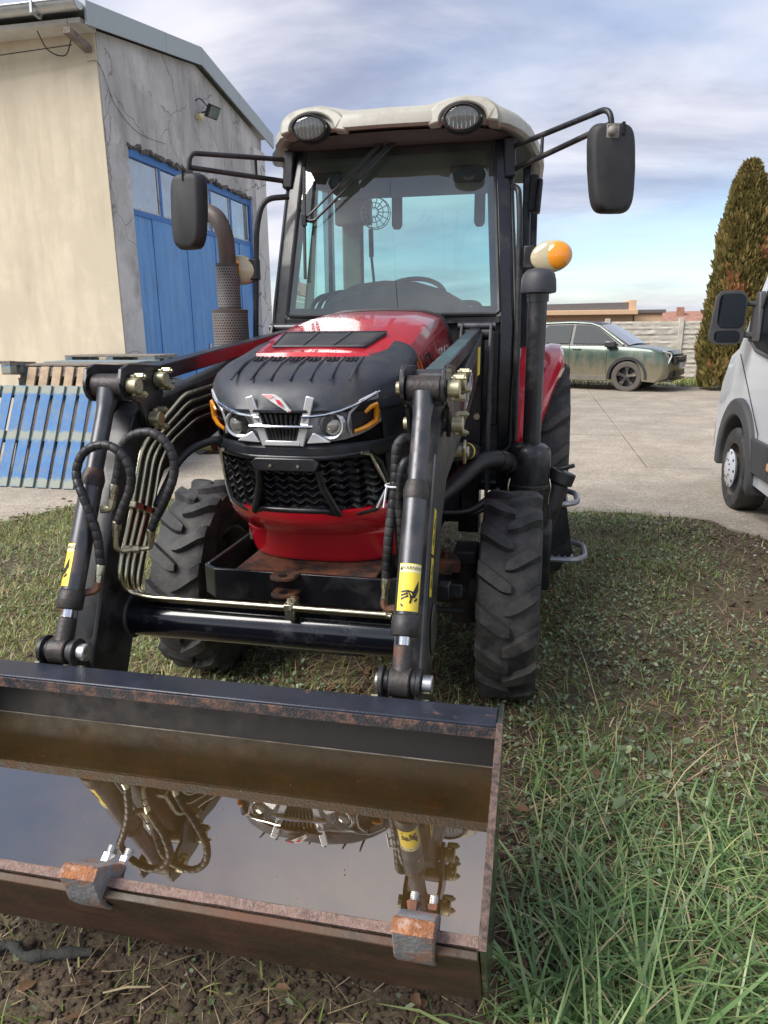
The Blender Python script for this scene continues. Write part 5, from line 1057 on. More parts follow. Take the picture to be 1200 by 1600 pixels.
# hoses with spiral wrap
def hose(name, pts, r=.0112, mat='hose_rubber', wrap_=True):
    P = spline(pts, 10); m = MB(); n = len(P)
    rr = [r] * n; m.tube(P, rr, 12); h = B(m, name, mat, smooth=60)
    if wrap_:
        L = [0]; 
        for a, b in zip(P[:-1], P[1:]): L.append(L[-1] + float(np.linalg.norm(b - a)))
        q = MB(); T = np.linspace(.01, L[-1] - .01, int(L[-1] / .024))
        for t in T:      # flat wrap bands: short sleeves with a small gap
            def at_(x): return V3([np.interp(x, L, [p[i] for p in P]) for i in range(3)])
            a, b = at_(t - .0112), at_(t + .0112); q.tube([a, a * .9 + b * .1, a * .1 + b * .9, b], [r * 1.05, r * 1.10, r * 1.12, r * 1.06], 12)
        B(q, 'spiral_wrap', 'black_satin', h, smooth=60)
    return h
def fitting(par, a, b, r=.0125):
    a, b = V3(a), V3(b); m = MB(); m.tube([a, a + (b - a) * .55], r, 12); m.tube([a + (b - a) * .55, b], r * .85, 6); return B(m, 'hose_fitting', 'zinc', par, bevel=.001)
h = hose('hydraulic_hose', [(-.404, 1.655, .918), (-.413, 1.665, 1.013), (-.446, 1.672, 1.110), (-.472, 1.69, 1.165), (-.452, 1.70, 1.221), (-.395, 1.70, 1.248), (-.345, 1.70, 1.235), (-.313, 1.70, 1.19), (-.317, 1.70, 1.133), (-.347, 1.70, 1.073), (-.368, 1.70, 1.03)])
fitting(h, (-.404, 1.655, .920), (-.408, 1.64, .872)); m = MB(); m.tube(fillet([(-.408, 1.64, .874), (-.411, 1.632, .852), (-.435, 1.615, .850)], .01), .011, 8); B(m, 'elbow_fitting', 'rusty_steel', h)
fitting(h, (-.368, 1.70, 1.035), (-.378, 1.70, .99)); m = MB(); m.tube(fillet([(-.378, 1.70, .99), (-.382, 1.70, .955), (-.372, 1.715, .943), (-.345, 1.74, .943)], .025), .0075, 8); B(m, 'elbow_fitting', 'brass_zinc', h)
h = hose('hydraulic_hose', [(-.392, 1.745, 1.125), (-.379, 1.75, 1.179), (-.364, 1.75, 1.232), (-.328, 1.75, 1.267), (-.271, 1.75, 1.277), (-.230, 1.75, 1.252), (-.209, 1.75, 1.207), (-.214, 1.75, 1.155), (-.245, 1.75, 1.089), (-.283, 1.75, 1.027), (-.297, 1.75, 1.0)])
fitting(h, (-.392, 1.742, 1.13), (-.40, 1.735, 1.085)); m = MB(); m.tube(fillet([(-.40, 1.735, 1.085), (-.405, 1.73, 1.06), (-.43, 1.72, 1.06)], .01), .011, 8); B(m, 'elbow_fitting', 'brass_zinc', h)
fitting(h, (-.297, 1.75, 1.003), (-.305, 1.755, .962)); m = MB(); m.tube(fillet([(-.305, 1.755, .962), (-.31, 1.76, .942), (-.345, 1.745, .940), (-.385, 1.77, .93)], .02), .0075, 8); B(m, 'elbow_fitting', 'brass_zinc', h)
m = MB(); m.tube([(-.352, 1.735, .943), (-.337, 1.742, .942)], .012, 6); m.tube([(-.376, 1.735, .943), (-.362, 1.74, .942)], .011, 6); B(m, 'union_nut', 'brass_zinc', h)
hose('hydraulic_hose', [(-.20, 2.3, 1.16), (-.243, 2.15, 1.197), (-.317, 2.1, 1.179), (-.355, 2.05, 1.139), (-.372, 2.0, 1.083), (-.378, 1.93, 1.02)], .0125, wrap_=False)
h = hose('hydraulic_hose', [(.44, 1.90, 1.215), (.418, 1.87, 1.259), (.394, 1.85, 1.243), (.390, 1.85, 1.185), (.386, 1.84, 1.111), (.377, 1.82, 1.015), (.369, 1.82, .916), (.366, 1.82, .876)], .0125)
fitting(h, (.366, 1.82, .88), (.363, 1.82, .815)); m = MB(); m.tube(fillet([(.363, 1.82, .815), (.362, 1.82, .785), (.40, 1.82, .782)], .012), .0125, 8); B(m, 'elbow_fitting', 'rusty_steel', h)
h = hose('hydraulic_hose', [(.45, 1.88, 1.175), (.422, 1.83, 1.203), (.408, 1.82, 1.161), (.402, 1.83, 1.08), (.402, 1.84, .98), (.402, 1.85, .90)], .0125)
m = MB(); m.tube([(.39 + .026 * math.cos(t), 1.835 + .024 * math.sin(t), 1.135) for t in np.linspace(0, 2 * math.pi, 17)], .0026, 6); m.beam((.372, 1.812, 1.135), (.366, 1.80, 1.08), .003, .006); B(m, 'zip_tie', 'zip_tie', h)
m = MB(); m.tube(fillet([(.412, 1.83, .86), (.412, 1.83, .80)], .01), .010, 8); B(m, 'elbow_fitting', 'brass_zinc', h)
# ---------------- bucket
bk_prof = [(.945, .58), (1.05, .412), (1.135, .275), (1.185, .228), (1.25, .208), (1.325, .225), (1.39, .28), (1.432, .38), (1.458, .50), (1.463, .60), (1.468, .67)]
def offset(P, d):
    out = []
    for i, p in enumerate(P):
        a = V3(P[max(i - 1, 0)]); b = V3(P[min(i + 1, len(P) - 1)]); t = (b - a) / np.linalg.norm(b - a); out.append((p[0] - t[1] * d, p[1] + t[0] * d))
    return out
BW = .70
inner = offset(bk_prof, .010)
m = MB(); m.prism(bk_prof + inner[::-1], 'x', -BW, BW); bkt = B(m, 'bucket', 'bucket_inside', smooth=40)
# worn lip edge, cutting edge, top rail, side plates
dl = V3((0, .53, -.85)); nl = V3((0, .85, .53)); lip = V3((0, .945, .58))
def lp_(u, a, b): return V3((u, 0, 0)) + lip - dl * a + nl * b      # a forward along floor, b into the bucket
m = MB(); m.loft([[lp_(u, *q) for q in ((.005, -.008), (.005, .008), (-.014, .009), (-.014, -.009))] for u in np.linspace(-BW - .004, BW + .004, 41)])
for i, p in enumerate(m.v): m.v[i] = (p[0], p[1] + random.uniform(-.0006, .0006), p[2] + random.uniform(-.0008, .0008))
B(m, 'lip', 'worn_edge', bkt, smooth=50)
m = MB(); m.loft([[lp_(u, *q) for q in ((.004, -.012), (.004, -.026), (-.14, -.026), (-.15, -.012))] for u in (-BW, BW)]); B(m, 'cutting_edge', 'edge_face', bkt, bevel=.002)
m = MB(); m.loft([[lp_(u, *q) for q in ((-.145, -.010), (-.145, -.020), (-.39, -.014), (-.39, -.0))] for u in (-BW, BW)]); B(m, 'floor_skid', 'edge_face', bkt, bevel=.002)
m = MB(); m.prism([(1.40, .704), (1.483, .700), (1.49, .692), (1.49, .60), (1.478, .60), (1.478, .688), (1.408, .692), (1.406, .672), (1.396, .674)], 'x', -BW + .001, BW - .001); B(m, 'top_rail', 'bucket_paint', bkt, bevel=.003)
m = MB(); m.box((-BW + .001, 1.4475, .560), (BW - .001, 1.4545, .690)); B(m, 'rail_back', 'recess_black', bkt)
m = MB(); m.box((-BW + .002, 1.3925, .6735), (BW - .002, 1.3965, .7005)); B(m, 'rail_front', 'rail_rust', bkt, bevel=.0015)
m = MB(); m.box((-BW + .002, 1.4462, .5660), (BW - .002, 1.4476, .5685)); B(m, 'waterline_scum', 'rim_grey', bkt)
sp_ = [(.968, .553), (1.0, .575), (1.15, .625), (1.365, .735), (1.385, .748), (1.40, .745), (1.49, .71), (1.512, .53), (1.49, .39), (1.44, .28), (1.365, .213), (1.28, .188), (1.21, .203), (1.155, .248), (1.07, .385)]
sp_ = [(.931, .583), (1.385, .712), (1.40, .716), (1.492, .708), (1.478, .53), (1.452, .385), (1.402, .27), (1.33, .212), (1.25, .195), (1.18, .214), (1.125, .268), (1.04, .405)]
for s in LR:
    m = MB(); m.prism(sp_, 'x', s * BW, s * (BW + .012)); sp = B(m, 'side_plate', 'bucket_side', bkt, bevel=.002)
    m = MB(); m.loft([[(s * (BW - .001), y - .003, z + .0), (s * (BW + .013), y - .003, z), (s * (BW + .013), y + .006, z - .012), (s * (BW - .001), y + .006, z - .012)] for y, z in [(.929, .586), (1.04, .618), (1.16, .652), (1.28, .686), (1.39, .7175)]])
    for i, p in enumerate(m.v): m.v[i] = (p[0] + random.uniform(-.001, .001), p[1], p[2] + random.uniform(-.001, .002))
    B(m, 'plate_edge', 'plate_worn', sp)
    for du in (-.045, .045):
        uc = s * .462; m = MB(); m.prism([(1.515, .60), (1.497, .69), (1.497, .735), (1.527, .752), (1.556, .735), (1.56, .70), (1.60, .56), (1.70, .50), (1.70, .46), (1.52, .44)], 'x', uc + du - .006, uc + du + .006); B(m, 'bucket_ear', 'black_satin', bkt, bevel=.002)
# teeth
for k, u in enumerate((-.597, 0., .597)):
    P = [(.055, -.022), (.058, .006), (.052, .014), (.015, .034), (-.02, .048), (-.07, .050), (-.105, .042), (-.125, .012), (-.10, .012), (-.03, .0125), (-.03, -.0135), (.012, -.0135), (.012, -.028), (-.02, -.046), (-.085, -.050), (-.09, -.058), (-.02, -.056), (.02, -.046)]
    P = [(.062, -.016), (.064, .004), (.058, .010), (.02, .030), (-.02, .046), (-.055, .052), (-.09, .046), (-.12, .0125), (-.02, .0125), (-.02, -.0268), (-.06, -.0268), (-.055, -.040), (-.01, -.044), (.02, -.034)]
    P = [(a * .88, b * (.82 if b > .02 or b < -.03 else 1)) for a, b in P]
    m = MB(); m.loft([[lp_(u + du, *q) for q in P] for du in (-.034, .034)]); th = B(m, 'bucket_tooth', 'tooth_steel', bkt, bevel=.003)
    m = MB(); m.loft([[lp_(u + du, *q) for q in ((.0555, -.017), (.0585, .004), (.0530, .0095), (.050, -.016))] for du in (-.0345, .0345)]); B(m, 'tooth_tip', 'rusty_edge', th, bevel=.002)
    for du in (-.017, .017):
        m = MB(); a, b = lp_(u + du, -.052 - .006 * (du > 0), .038), lp_(u + du, -.052 - .006 * (du > 0), .060); m.cyl(a, b, .0135, n=6); bl = B(m, 'tooth_bolt', 'zinc_white' if k < 2 else 'rusty_steel', th, bevel=.001)
        q = MB(); h0 = lp_(u + du, -.052 - .006 * (du > 0), .060); pr = []
        for i in range(6): pr += [(.0082, i * .0028), (.0068, i * .0028 + .0014)]
        q.lathe(pr, h0, nl, 14); B(q, 'bolt_thread', 'zinc_white', bl, smooth=30)
# rain water in the bucket
OFF = Vector((0, 0, 0))
m = MB(); wy0, wy1 = .966, 1.4465
m.add([(-BW + .001 - .75, wy0, .567), (BW - .001 - .75, wy0, .567), (BW - .001 - .75, wy1, .567), (-BW + .001 - .75, wy1, .567)], [(0, 1, 2, 3)])
wt = m.build('water', 'muddy_water', None, smooth=0); tag(wt, 'still brown rain water filling the loader bucket', 'water', kind='structure')
# ================================================================ PALLETS
def pallet(label, loc, rot, mats, W=1.2, H=.8, n=9, gap=.042, thick=.02, deep=.12, group='pallets leaning by the wall', seed=1):
    """deck in local x (across planks) / z (along planks); deck faces -y"""
    rr = random.Random(seed)
    p = thing('wooden_pallet', label, 'pallet', loc, group); p.rotation_euler = rot
    bw = W / n
    for k in range(n):
        m = MB(); x0 = -W / 2 + bw * k + gap / 2 * (1 if n > 5 else 1.5); x1 = -W / 2 + bw * (k + 1) - gap / 2 * (1 if n > 5 else 1.5)
        m.box((x0, 0, rr.uniform(0, .006)), (x1, thick, H - rr.uniform(0, .006))); m.build('plank', mats[0], p, bevel=.002, loc=(0, rr.uniform(-.003, .002), 0))
    for z in (.0, H / 2 - .05, H - .10):
        m = MB(); m.box((-W / 2, thick + .003, z), (W / 2, thick + .025, z + .10)); m.build('stringer', mats[1], p, bevel=.002, loc=(0, 0, 0))
        for x in (-W / 2, -.07, W / 2 - .14):
            m = MB(); m.box((x, thick + .027, z), (x + .14, deep - .02, z + .10)); m.build('block', mats[1], p, bevel=.002, loc=(0, 0, 0))
        m = MB(); m.box((-W / 2, deep - .018, z), (W / 2, deep, z + .10)); m.build('bottom_board', mats[2], p, bevel=.002, loc=(0, 0, 0))
    return p
G = 'pallets leaning by the wall'
# two blue pallets side by side, leaning back on the stacks
PB = ('pallet_blue', 'pallet_bluegreen', 'wood_grey')
pallet('blue painted pallet with worn stripes, leaning nearest to the tractor', (-4.95, 6.06, .02), (R_(-26.7), 0, 0), PB, W=1.36, H=1.09, n=9, gap=.040, seed=3)
pallet('blue painted pallet cut off by the left picture edge', (-6.37, 6.06, .02), (R_(-26.7), 0, 0), PB, W=1.36, H=1.09, n=9, gap=.040, seed=4)
def flat(label, loc, rz, mats, W=1.2, D=.8, seed=1, tilt=0):
    rr = random.Random(seed); p = thing('wooden_pallet', label, 'pallet', loc, G); p.rotation_euler = (tilt, 0, rz)
    for k in range(5):
        m = MB(); y0 = -D / 2 + k * (D - .10) / 4; m.box((-W / 2, y0, .12), (W / 2, y0 + .10, .14)); m.build('plank', mats[0], p, bevel=.002, loc=(0, 0, rr.uniform(-.002, .002)))
    for x in (-W / 2, -.05, W / 2 - .10):
        m = MB(); m.box((x, -D / 2, .098), (x + .10, D / 2, .118)); m.build('stringer', mats[1], p, bevel=.002, loc=(0, 0, 0))
        m = MB(); m.box((x, -D / 2, 0), (x + .10, D / 2, .02)); m.build('bottom_board', mats[1], p, bevel=.002, loc=(0, 0, 0))
        for y in (-D / 2, -.06, D / 2 - .12):
            m = MB(); m.box((x, y, .022), (x + .10, y + .12, .096)); m.build('block', mats[2], p, bevel=.002, loc=(0, 0, 0))
    return p
pallet('bare wooden pallet with fresh planks right behind the leaning blue one', (-4.80, 6.24, .02), (R_(-24), 0, 0), ('wood_fresh', 'wood_grey', 'wood_grey'), W=1.04, H=1.26, n=7, gap=.05, seed=8)
order = ['at the bottom', 'second from below', 'third from below', 'fourth from below', 'fifth from below', 'sixth from below', 'second from the top', 'on top']
for nm, cx_, cy_, D_, W_, mm in (('near', -4.95, 7.12, .5, 1.16, ('wood_grey', 'wood_grey', 'pallet_bluegreen')), ('middle', -5.0, 7.68, .5, 1.2, ('pallet_worn', 'wood_grey', 'pallet_bluegreen')), ('far', -5.15, 8.30, .56, 1.24, ('wood_grey', 'pallet_worn', 'pallet_bluegreen'))):
    for k in range(8):
        flat('weathered grey pallet ' + order[k] + ' of the ' + nm + ' stack by the cream wall', (cx_ + random.uniform(-.03, .03), cy_, .012 + (.148 if nm != 'far' else .155) * k), R_(random.uniform(-2.5, 2.5)), mm, W=W_, D=D_, seed=20 + k)
flat('blue cornered pallet resting high at the left picture edge', (-6.02, 6.75, 1.08), R_(8), ('wood_grey', 'wood_grey', 'pallet_blue'), W=1.2, D=.5, seed=70, tilt=R_(-4))

# ================================================================ GREEN CAR
def mud(m, t, b):     # road mud splashed over the lower body
    N = t.nodes.new; L = t.links.new; tcn = N('ShaderNodeTexCoord'); base = b.inputs['Base Color'].links[0].from_socket; sx = N('ShaderNodeSeparateXYZ'); L(tcn.outputs['Object'], sx.inputs[0])
    mp_ = N('ShaderNodeMapping'); L(tcn.outputs['Object'], mp_.inputs[0]); mp_.inputs['Scale'].default_value = (5, 5, 1.2); n = N('ShaderNodeTexNoise'); n.inputs['Scale'].default_value = 1.5; n.inputs['Detail'].default_value = 7; L(mp_.outputs[0], n.inputs['Vector'])
    a = N('ShaderNodeMath'); a.operation = 'MULTIPLY_ADD'; L(n.outputs[0], a.inputs[0]); a.inputs[1].default_value = .7; L(sx.outputs[2], a.inputs[2]); r = N('ShaderNodeMapRange'); L(a.outputs[0], r.inputs[0]); r.inputs[1].default_value = .85; r.inputs[2].default_value = 1.25; r.inputs[3].default_value = .85; r.inputs[4].default_value = .04
    x = N('ShaderNodeMix'); x.data_type = 'RGBA'; L(r.outputs[0], x.inputs[0]); L(base, x.inputs[6]); x.inputs[7].default_value = (.24, .20, .13, 1); L(x.outputs[2], b.inputs['Base Color'])
pm('green_paint', (.045, .085, .06), .3, .25, var=.1, coat=.8, extra=mud)
pm('green_clean', (.055, .10, .07), .28, .25, var=.08, coat=.9, dirt=(.16, .15, .10), damt=.33, ds=2, dw=.2)
pm('car_black', (.012, .012, .013), .35, var=.1); pm('car_trim', (.03, .03, .03), .5); pm('alloy', (.09, .085, .08), .35, .7, dirt=(.25, .22, .17), damt=.42, ds=8)
pm('dusty_tyre', (.10, .088, .072), .9, var=.2); pm('plate_white', (.6, .6, .58), .5)
CARX, CARY = 3.22, 17.86          # front bumper x, near side y
CAR = thing('parked_car', 'muddy green crossover car parked in front of the concrete fence', 'car', (CARX - 2.2, CARY + .92, 0))
cxp = lambda d, z: (CARX - d, z)     # d = distance back from the nose
wy = .35; fwd = 1.02; rwd = 3.70; 
def archpts(c, r, n=10, z0=.30): return [(c + r * math.cos(t), .345 + r * math.sin(t)) for t in np.linspace(-.12, math.pi + .12, n)]
low = [(0.02, .50), (.0, .62), (.04, .78), (.10, .86)] + [(.16, .945), (.45, 1.01), (.95, 1.055), (1.25, 1.075)] + [(1.7, 1.085), (2.6, 1.09), (3.6, 1.10), (4.2, 1.12), (4.45, 1.0), (4.50, .8), (4.48, .45), (4.40, .34)]
under = [(rwd + .40, .32)] + [(rwd - .41 * math.cos(t) , .345 + .41 * math.sin(t)) for t in np.linspace(math.pi, 0, 12)] + [(rwd - .43, .27), (fwd + .43, .27)] + [(fwd - .41 * math.cos(t), .345 + .41 * math.sin(t)) for t in np.linspace(math.pi, 0, 12)] + [(fwd - .43, .26), (.22, .24), (.06, .33)]
poly = low + under
def car_ring(y, dx, zs):
    out = []
    for d, z in poly:
        dd = d + dx * (1 if d < .9 else 0) * (1 - d / .9 if d < .9 else 0) - dx * (1 if d > 4 else 0) * .8
        out.append((CARX - dd, y, z + zs * (1 if z > .8 else 0) ))
    return out
m = MB(); rings = []
for f, dx, zs, wi in ((0, .22, -.07, .035), (.015, .17, -.03, 0), (.05, .12, -.01, 0), (.15, .06, -.0, 0), (.3, .02, .01, 0), (.5, 0, .015, 0), (.7, .02, .01, 0), (.85, .06, 0, 0), (.95, .12, -.01, 0), (.985, .17, -.03, 0), (1, .22, -.07, .035)):
    rings.append(car_ring(CARY + 1.84 * f, dx, zs))
m.loft(rings); body = m.build('body', 'green_paint', CAR, smooth=35)
gh = [(1.02, 1.045), (1.75, 1.52), (2.0, 1.585), (2.5, 1.62), (3.2, 1.60), (3.8, 1.53), (4.3, 1.15), (4.3, 1.06)]
def ghr(y, k): return [(CARX - (2.6 + (d - 2.6) * (1 - .06 * k)), y, 1.05 + (z - 1.05) * (1 - .0 * k) - .03 * k * (1 if z > 1.3 else 0)) for d, z in gh]
def side_y(z, s): return CARY + .06 + .23 * max(0, (z - 1.08)) / .5 if s < 0 else CARY + 1.84 - .06 - .23 * max(0, (z - 1.08)) / .5
m = MB()
r0 = [(CARX - d, side_y(z, -1), z) for d, z in gh]; r1 = [(CARX - d, side_y(z, 1), z) for d, z in gh]
rm_ = [[(CARX - d, side_y(z, -1) * (1 - f) + side_y(z, 1) * f, z + .03 * math.sin(math.pi * f) * (1 if z > 1.3 else 0)) for d, z in gh] for f in np.linspace(0, 1, 7)]
m.loft(rm_); m.build('cabin', 'car_black', CAR, smooth=30)
def sidep(P, name, mat, off=.022, par=CAR):
    m = MB(); n = len(P); m.add([(CARX - d, side_y(z, -1) - off, z) for d, z in P] + [(CARX - d, side_y(z, -1) - .012, z) for d, z in P], [tuple(range(n)), tuple(range(2 * n - 1, n - 1, -1))] + [(i, (i + 1) % n, n + (i + 1) % n, n + i) for i in range(n)]); return m.build(name, mat, par, smooth=0)
sidep([(1.28, 1.105), (1.80, 1.47), (2.02, 1.535), (2.38, 1.55), (2.38, 1.11)], 'front_side_window', 'car_glass_d'); sidep([(2.46, 1.11), (2.46, 1.55), (3.1, 1.54), (3.35, 1.13)], 'rear_side_window', 'car_glass_d')
m = MB(); m.tube([(CARX - d, side_y(z, -1) - .012, z) for d, z in [(1.15, 1.09), (1.79, 1.505), (2.02, 1.575), (2.5, 1.605), (3.2, 1.585), (3.8, 1.5)]], .022, 6); m.build('roof_rail', 'green_clean', CAR)
m = MB(); m.grid(lambda a, k: (CARX - (1.04 + .72 * k), CARY + .13 + .12 * k + (1.58 - .24 * k) * a, 1.075 + .455 * k + .03 * math.sin(math.pi * a)), np.linspace(0, 1, 9), np.linspace(0, 1, 5)); m.build('windscreen', 'car_glass_w', CAR, smooth=60)
for s in (0,):
    m = MB(); m.obox((CARX - 1.42, CARY - .09, 1.10), (.24, .17, .13), (0, 0, .15)); m.obox((CARX - 1.40, CARY + .03, 1.07), (.10, .12, .05)); mm = m.build('wing_mirror', 'car_trim', CAR, bevel=.03, bseg=3)
    m = MB(); m.obox((CARX - 1.43, CARY - .09, 1.145), (.22, .16, .06), (0, 0, .15)); m.build('mirror_cap', 'green_clean', mm, bevel=.02)
# wheels
def car_wheel(name, x, y, R0, w, par, face, tyre_mat, rim_mat, spokes=5, off=None):
    rt_ = bpy.data.objects.new(name, None); col.objects.link(rt_); rt_.parent = par; rt_.location = Vector((x, y, R0)) - OFF; rt_.empty_display_size = .1
    h = w / 2; m = MB(); m.lathe([(R0 * .66, -h * .9), (R0 * .8, -h), (R0 * .95, -h * .95), (R0, -h * .75), (R0, h * .75), (R0 * .95, h * .95), (R0 * .8, h), (R0 * .66, h * .9)], (0, 0, 0), (0, 1, 0) if face == 'y' else (1, 0, 0), 48, caps=False); m.build('tyre', tyre_mat, rt_, loc=(0, 0, 0), smooth=40)
    m = MB(); ax = (0, -1, 0) if face == 'y' else (-1, 0, 0); m.lathe([(R0 * .67, h * .88), (R0 * .63, h * .86), (R0 * .60, h * .3), (R0 * .55, h * .1), (.001, h * .1)], (0, 0, 0), ax, 40, caps=False); m.build('rim', 'car_black' if face == 'y' else 'alloy', rt_, loc=(0, 0, 0), smooth=40)
    return rt_
for d in (fwd, rwd):
    for s in (0, 1):
        y = CARY + (.10 if s == 0 else 1.74); w = car_wheel('wheel', CARX - d, y, .355, .225, CAR, 'y', 'dusty_tyre', 'alloy'); 
        if s: w.rotation_euler = (0, 0, math.pi)
        for k in range(5):
            t = 2 * math.pi * k / 5 + .3; q = MB(); c0 = V3((0, -.085, 0)); r_ = V3((math.cos(t), 0, math.sin(t))); p_ = V3((-math.sin(t), 0, math.cos(t)))
            q.loft([[c0 + r_ * a + p_ * b * wd + V3((0, dy, 0)) for b, dy in ((-1, 0), (1, 0), (1, .03), (-1, .03))] for a, wd in ((.03, .035), (.10, .026), (.225, .05))]); q.build('spoke', 'alloy', w, loc=(0, 0, 0))
        q = MB(); q.cyl((0, -.10, 0), (0, -.05, 0), .035); q.build('hub_cap', 'alloy', w, loc=(0, 0, 0))
for c in (fwd, rwd):
    m = MB(); o_ = [(CARX - c + .47 * math.cos(t), .345 + .47 * math.sin(t)) for t in np.linspace(-.1, math.pi + .1, 18)]; i_ = [(CARX - c + .405 * math.cos(t), .345 + .405 * math.sin(t)) for t in np.linspace(math.pi + .1, -.1, 18)]
    m.prism(o_ + i_, 'y', CARY - .012, CARY + .06); m.build('arch_trim', 'car_trim', CAR, smooth=40)
    m = MB(); m.prism(i_, 'y', CARY + .23, CARY + .26); m.build('arch_liner', 'car_black', CAR, smooth=0)
m = MB(); m.box((CARX - rwd + .47, CARY - .01, .245), (CARX - fwd - .47, CARY + .05, .37)); m.build('sill_trim', 'dusty_trim', CAR, bevel=.01)
m = MB(); [m.box((CARX - x - .004, CARY - .002, .40), (CARX - x + .004, CARY + .02, 1.07)) for x in (1.52, 2.44)]; m.build('door_gap', 'car_black', CAR, smooth=0)
m = MB(); [m.box((CARX - x - .20, CARY - .022, .965), (CARX - x, CARY + .0, .995)) for x in (2.15, 3.1)]; m.build('door_handle', 'green_clean', CAR, bevel=.008)
# nose: headlamp, DRL, grille, plate, lower intake
def fr(y, d): # x of nose at lateral fraction
    f = (y - CARY) / 1.84; return CARX - d - float(np.interp(f, [0, .02, .06, .15, .3, .5, .7, .85, 1], [.22, .16, .11, .06, .02, 0, .02, .06, .22]))
def nosep(P, name, mat, o=.012, par=CAR):     # P: (lateral m from near side, z, d)
    m = MB(); n = len(P); m.add([(fr(CARY + a, d) + o, CARY + a - .004, z) for a, z, d in P] + [(fr(CARY + a, d) - .02, CARY + a + .02, z) for a, z, d in P], [tuple(range(n)), tuple(range(2 * n - 1, n - 1, -1))] + [(i, (i + 1) % n, n + (i + 1) % n, n + i) for i in range(n)]); return m.build(name, mat, par, smooth=0)
gp_ = [(a, z, d) for a, z, d in [(.22, .86, .05), (.26, .66, .0), (.6, .62, 0), (1.24, .62, 0), (1.58, .66, 0), (1.62, .86, .05), (1.2, .87, .05), (.6, .87, .05)]]
gr_ = nosep(gp_, 'front_grille', 'car_black', .02)
m = MB()
for k in range(16):
    a = .28 + .085 * k
    for z in (.68, .74, .80):
        aa = a + (.04 if z == .74 else 0); m.obox((fr(CARY + aa, .015) + .035, CARY + aa, z), (.02, .05, .035), (.6, 0, 0))
m.build('grille_mesh', 'alloy', gr_, smooth=0)
nosep([(.03, .80, .25), (.10, .68, .1), (.20, .70, .03), (.16, .90, .08), (.05, .92, .22)], 'headlamp', 'lamp_lens', .016)
m = MB(); m.tube([(fr(CARY + a, d) + .03, CARY + a - .01, z) for a, z, d in [(.08, .945, .14), (.19, .90, .05), (.205, .84, .03), (.13, .66, .06)]], .016, 6); m.build('day_light', 'plate_white', CAR)
nosep([(.02, .42, .2), (.06, .36, .1), (.30, .33, .02), (.34, .47, 0), (.12, .45, .06)], 'fog_intake', 'car_black', .015)
nosep([(.38, .36, 0), (.42, .50, 0), (1.42, .50, 0), (1.46, .36, 0)], 'lower_intake', 'car_black', .015)
nosep([(.66, .56, -.01), (.66, .67, -.01), (1.18, .67, -.01), (1.18, .56, -.01)], 'number_plate', 'plate_white', .035)
m = MB(); m.box((CARX - .35, CARY + .2, .25), (CARX - .06, CARY + 1.64, .31)); m.build('skid_plate', 'alloy', CAR, bevel=.02)

CAR.location = (1.33, 19.10, 0); CAR.rotation_euler = (0, 0, R_(-22))
# ================================================================ WHITE VAN
pm('van_paint', (.56, .58, .61), .3, var=.02, vs=1, coat=.7)
pm('van_plastic', (.045, .047, .05), .55, var=.12, dirt=(.10, .095, .09), damt=.38, ds=3, dw=.2)
VX, VYF = 1.70, 7.47        # left side plane, nose y
VAN = thing('parked_van', 'white delivery van with grey wheel arch trim at the right edge', 'van', (VX + 1, 5, 0))
vwc = (6.47, .345)
vs_ = [(VYF, .35), (VYF + .02, .75), (VYF - .08, 1.0), (VYF - .85, 1.28), (VYF - 1.05, 1.36), (VYF - 1.85, 2.20), (VYF - 2.1, 2.27), (1.75, 2.27), (1.70, .35), (2.3, .30)]
varch = [(vwc[0] + .47 * math.cos(t), vwc[1] + .47 * math.sin(t)) for t in np.linspace(math.pi + .05, -.05, 18)]
vpoly = [(VYF, .35), (VYF + .02, .75), (VYF - .06, 1.02), (VYF - .50, 1.27), (VYF - .70, 1.34), (VYF - 1.40, 2.30), (VYF - 1.75, 2.42), (1.75, 2.44), (1.70, .35), (2.2, .30)] + varch[0:1] + varch[1:] + [(VYF - .35, .28)]
def vring(x, ins):
    out = []
    for y, z in vpoly:
        k = max(0, z - 1.25); xx = x
        out.append((x + (.07 * k * (1 if ins > 0 else -1)), y - (.22 if (y > 7.2 and ins < 9) else 0) * (1 if abs(ins) == 1 else 0), z))
    return out
m = MB(); rings = [vring(VX, 1), vring(VX + .10, .5), vring(VX + .45, .2), vring(VX + 1.55, -.2), vring(VX + 1.90, -.5), vring(VX + 2.0, -1)]
m.loft(rings); m.build('body', 'van_paint', VAN, smooth=40)
def vx(z): return VX + .07 * max(0, z - 1.25)
def vside(P, name, mat, o=.006, par=VAN, bev=0):
    m = MB(); n = len(P); m.add([(vx(z) - o, y, z) for y, z in P] + [(vx(z) + .03, y, z) for y, z in P], [tuple(range(n)), tuple(range(2 * n - 1, n - 1, -1))] + [(i, (i + 1) % n, n + (i + 1) % n, n + i) for i in range(n)]); return m.build(name, mat, par, smooth=0, bevel=bev)
ao = [(vwc[0] + .56 * math.cos(t), vwc[1] + .02 + .58 * math.sin(t)) for t in np.linspace(-.10, math.pi + .25, 20)]; ai = [(vwc[0] + .455 * math.cos(t), vwc[1] + .455 * math.sin(t)) for t in np.linspace(math.pi + .15, -.10, 20)]
m = MB(); m.prism(ao + ai, 'x', VX - .045, VX + .12); ar = m.build('wheel_arch', 'van_plastic', VAN, smooth=40, bevel=.02)
m = MB(); m.prism([(vwc[0] + .46 * math.cos(t), vwc[1] + .46 * math.sin(t)) for t in np.linspace(-.3, math.pi + .3, 20)], 'x', VX + .26, VX + .28); m.build('arch_liner', 'car_black', VAN, smooth=0)
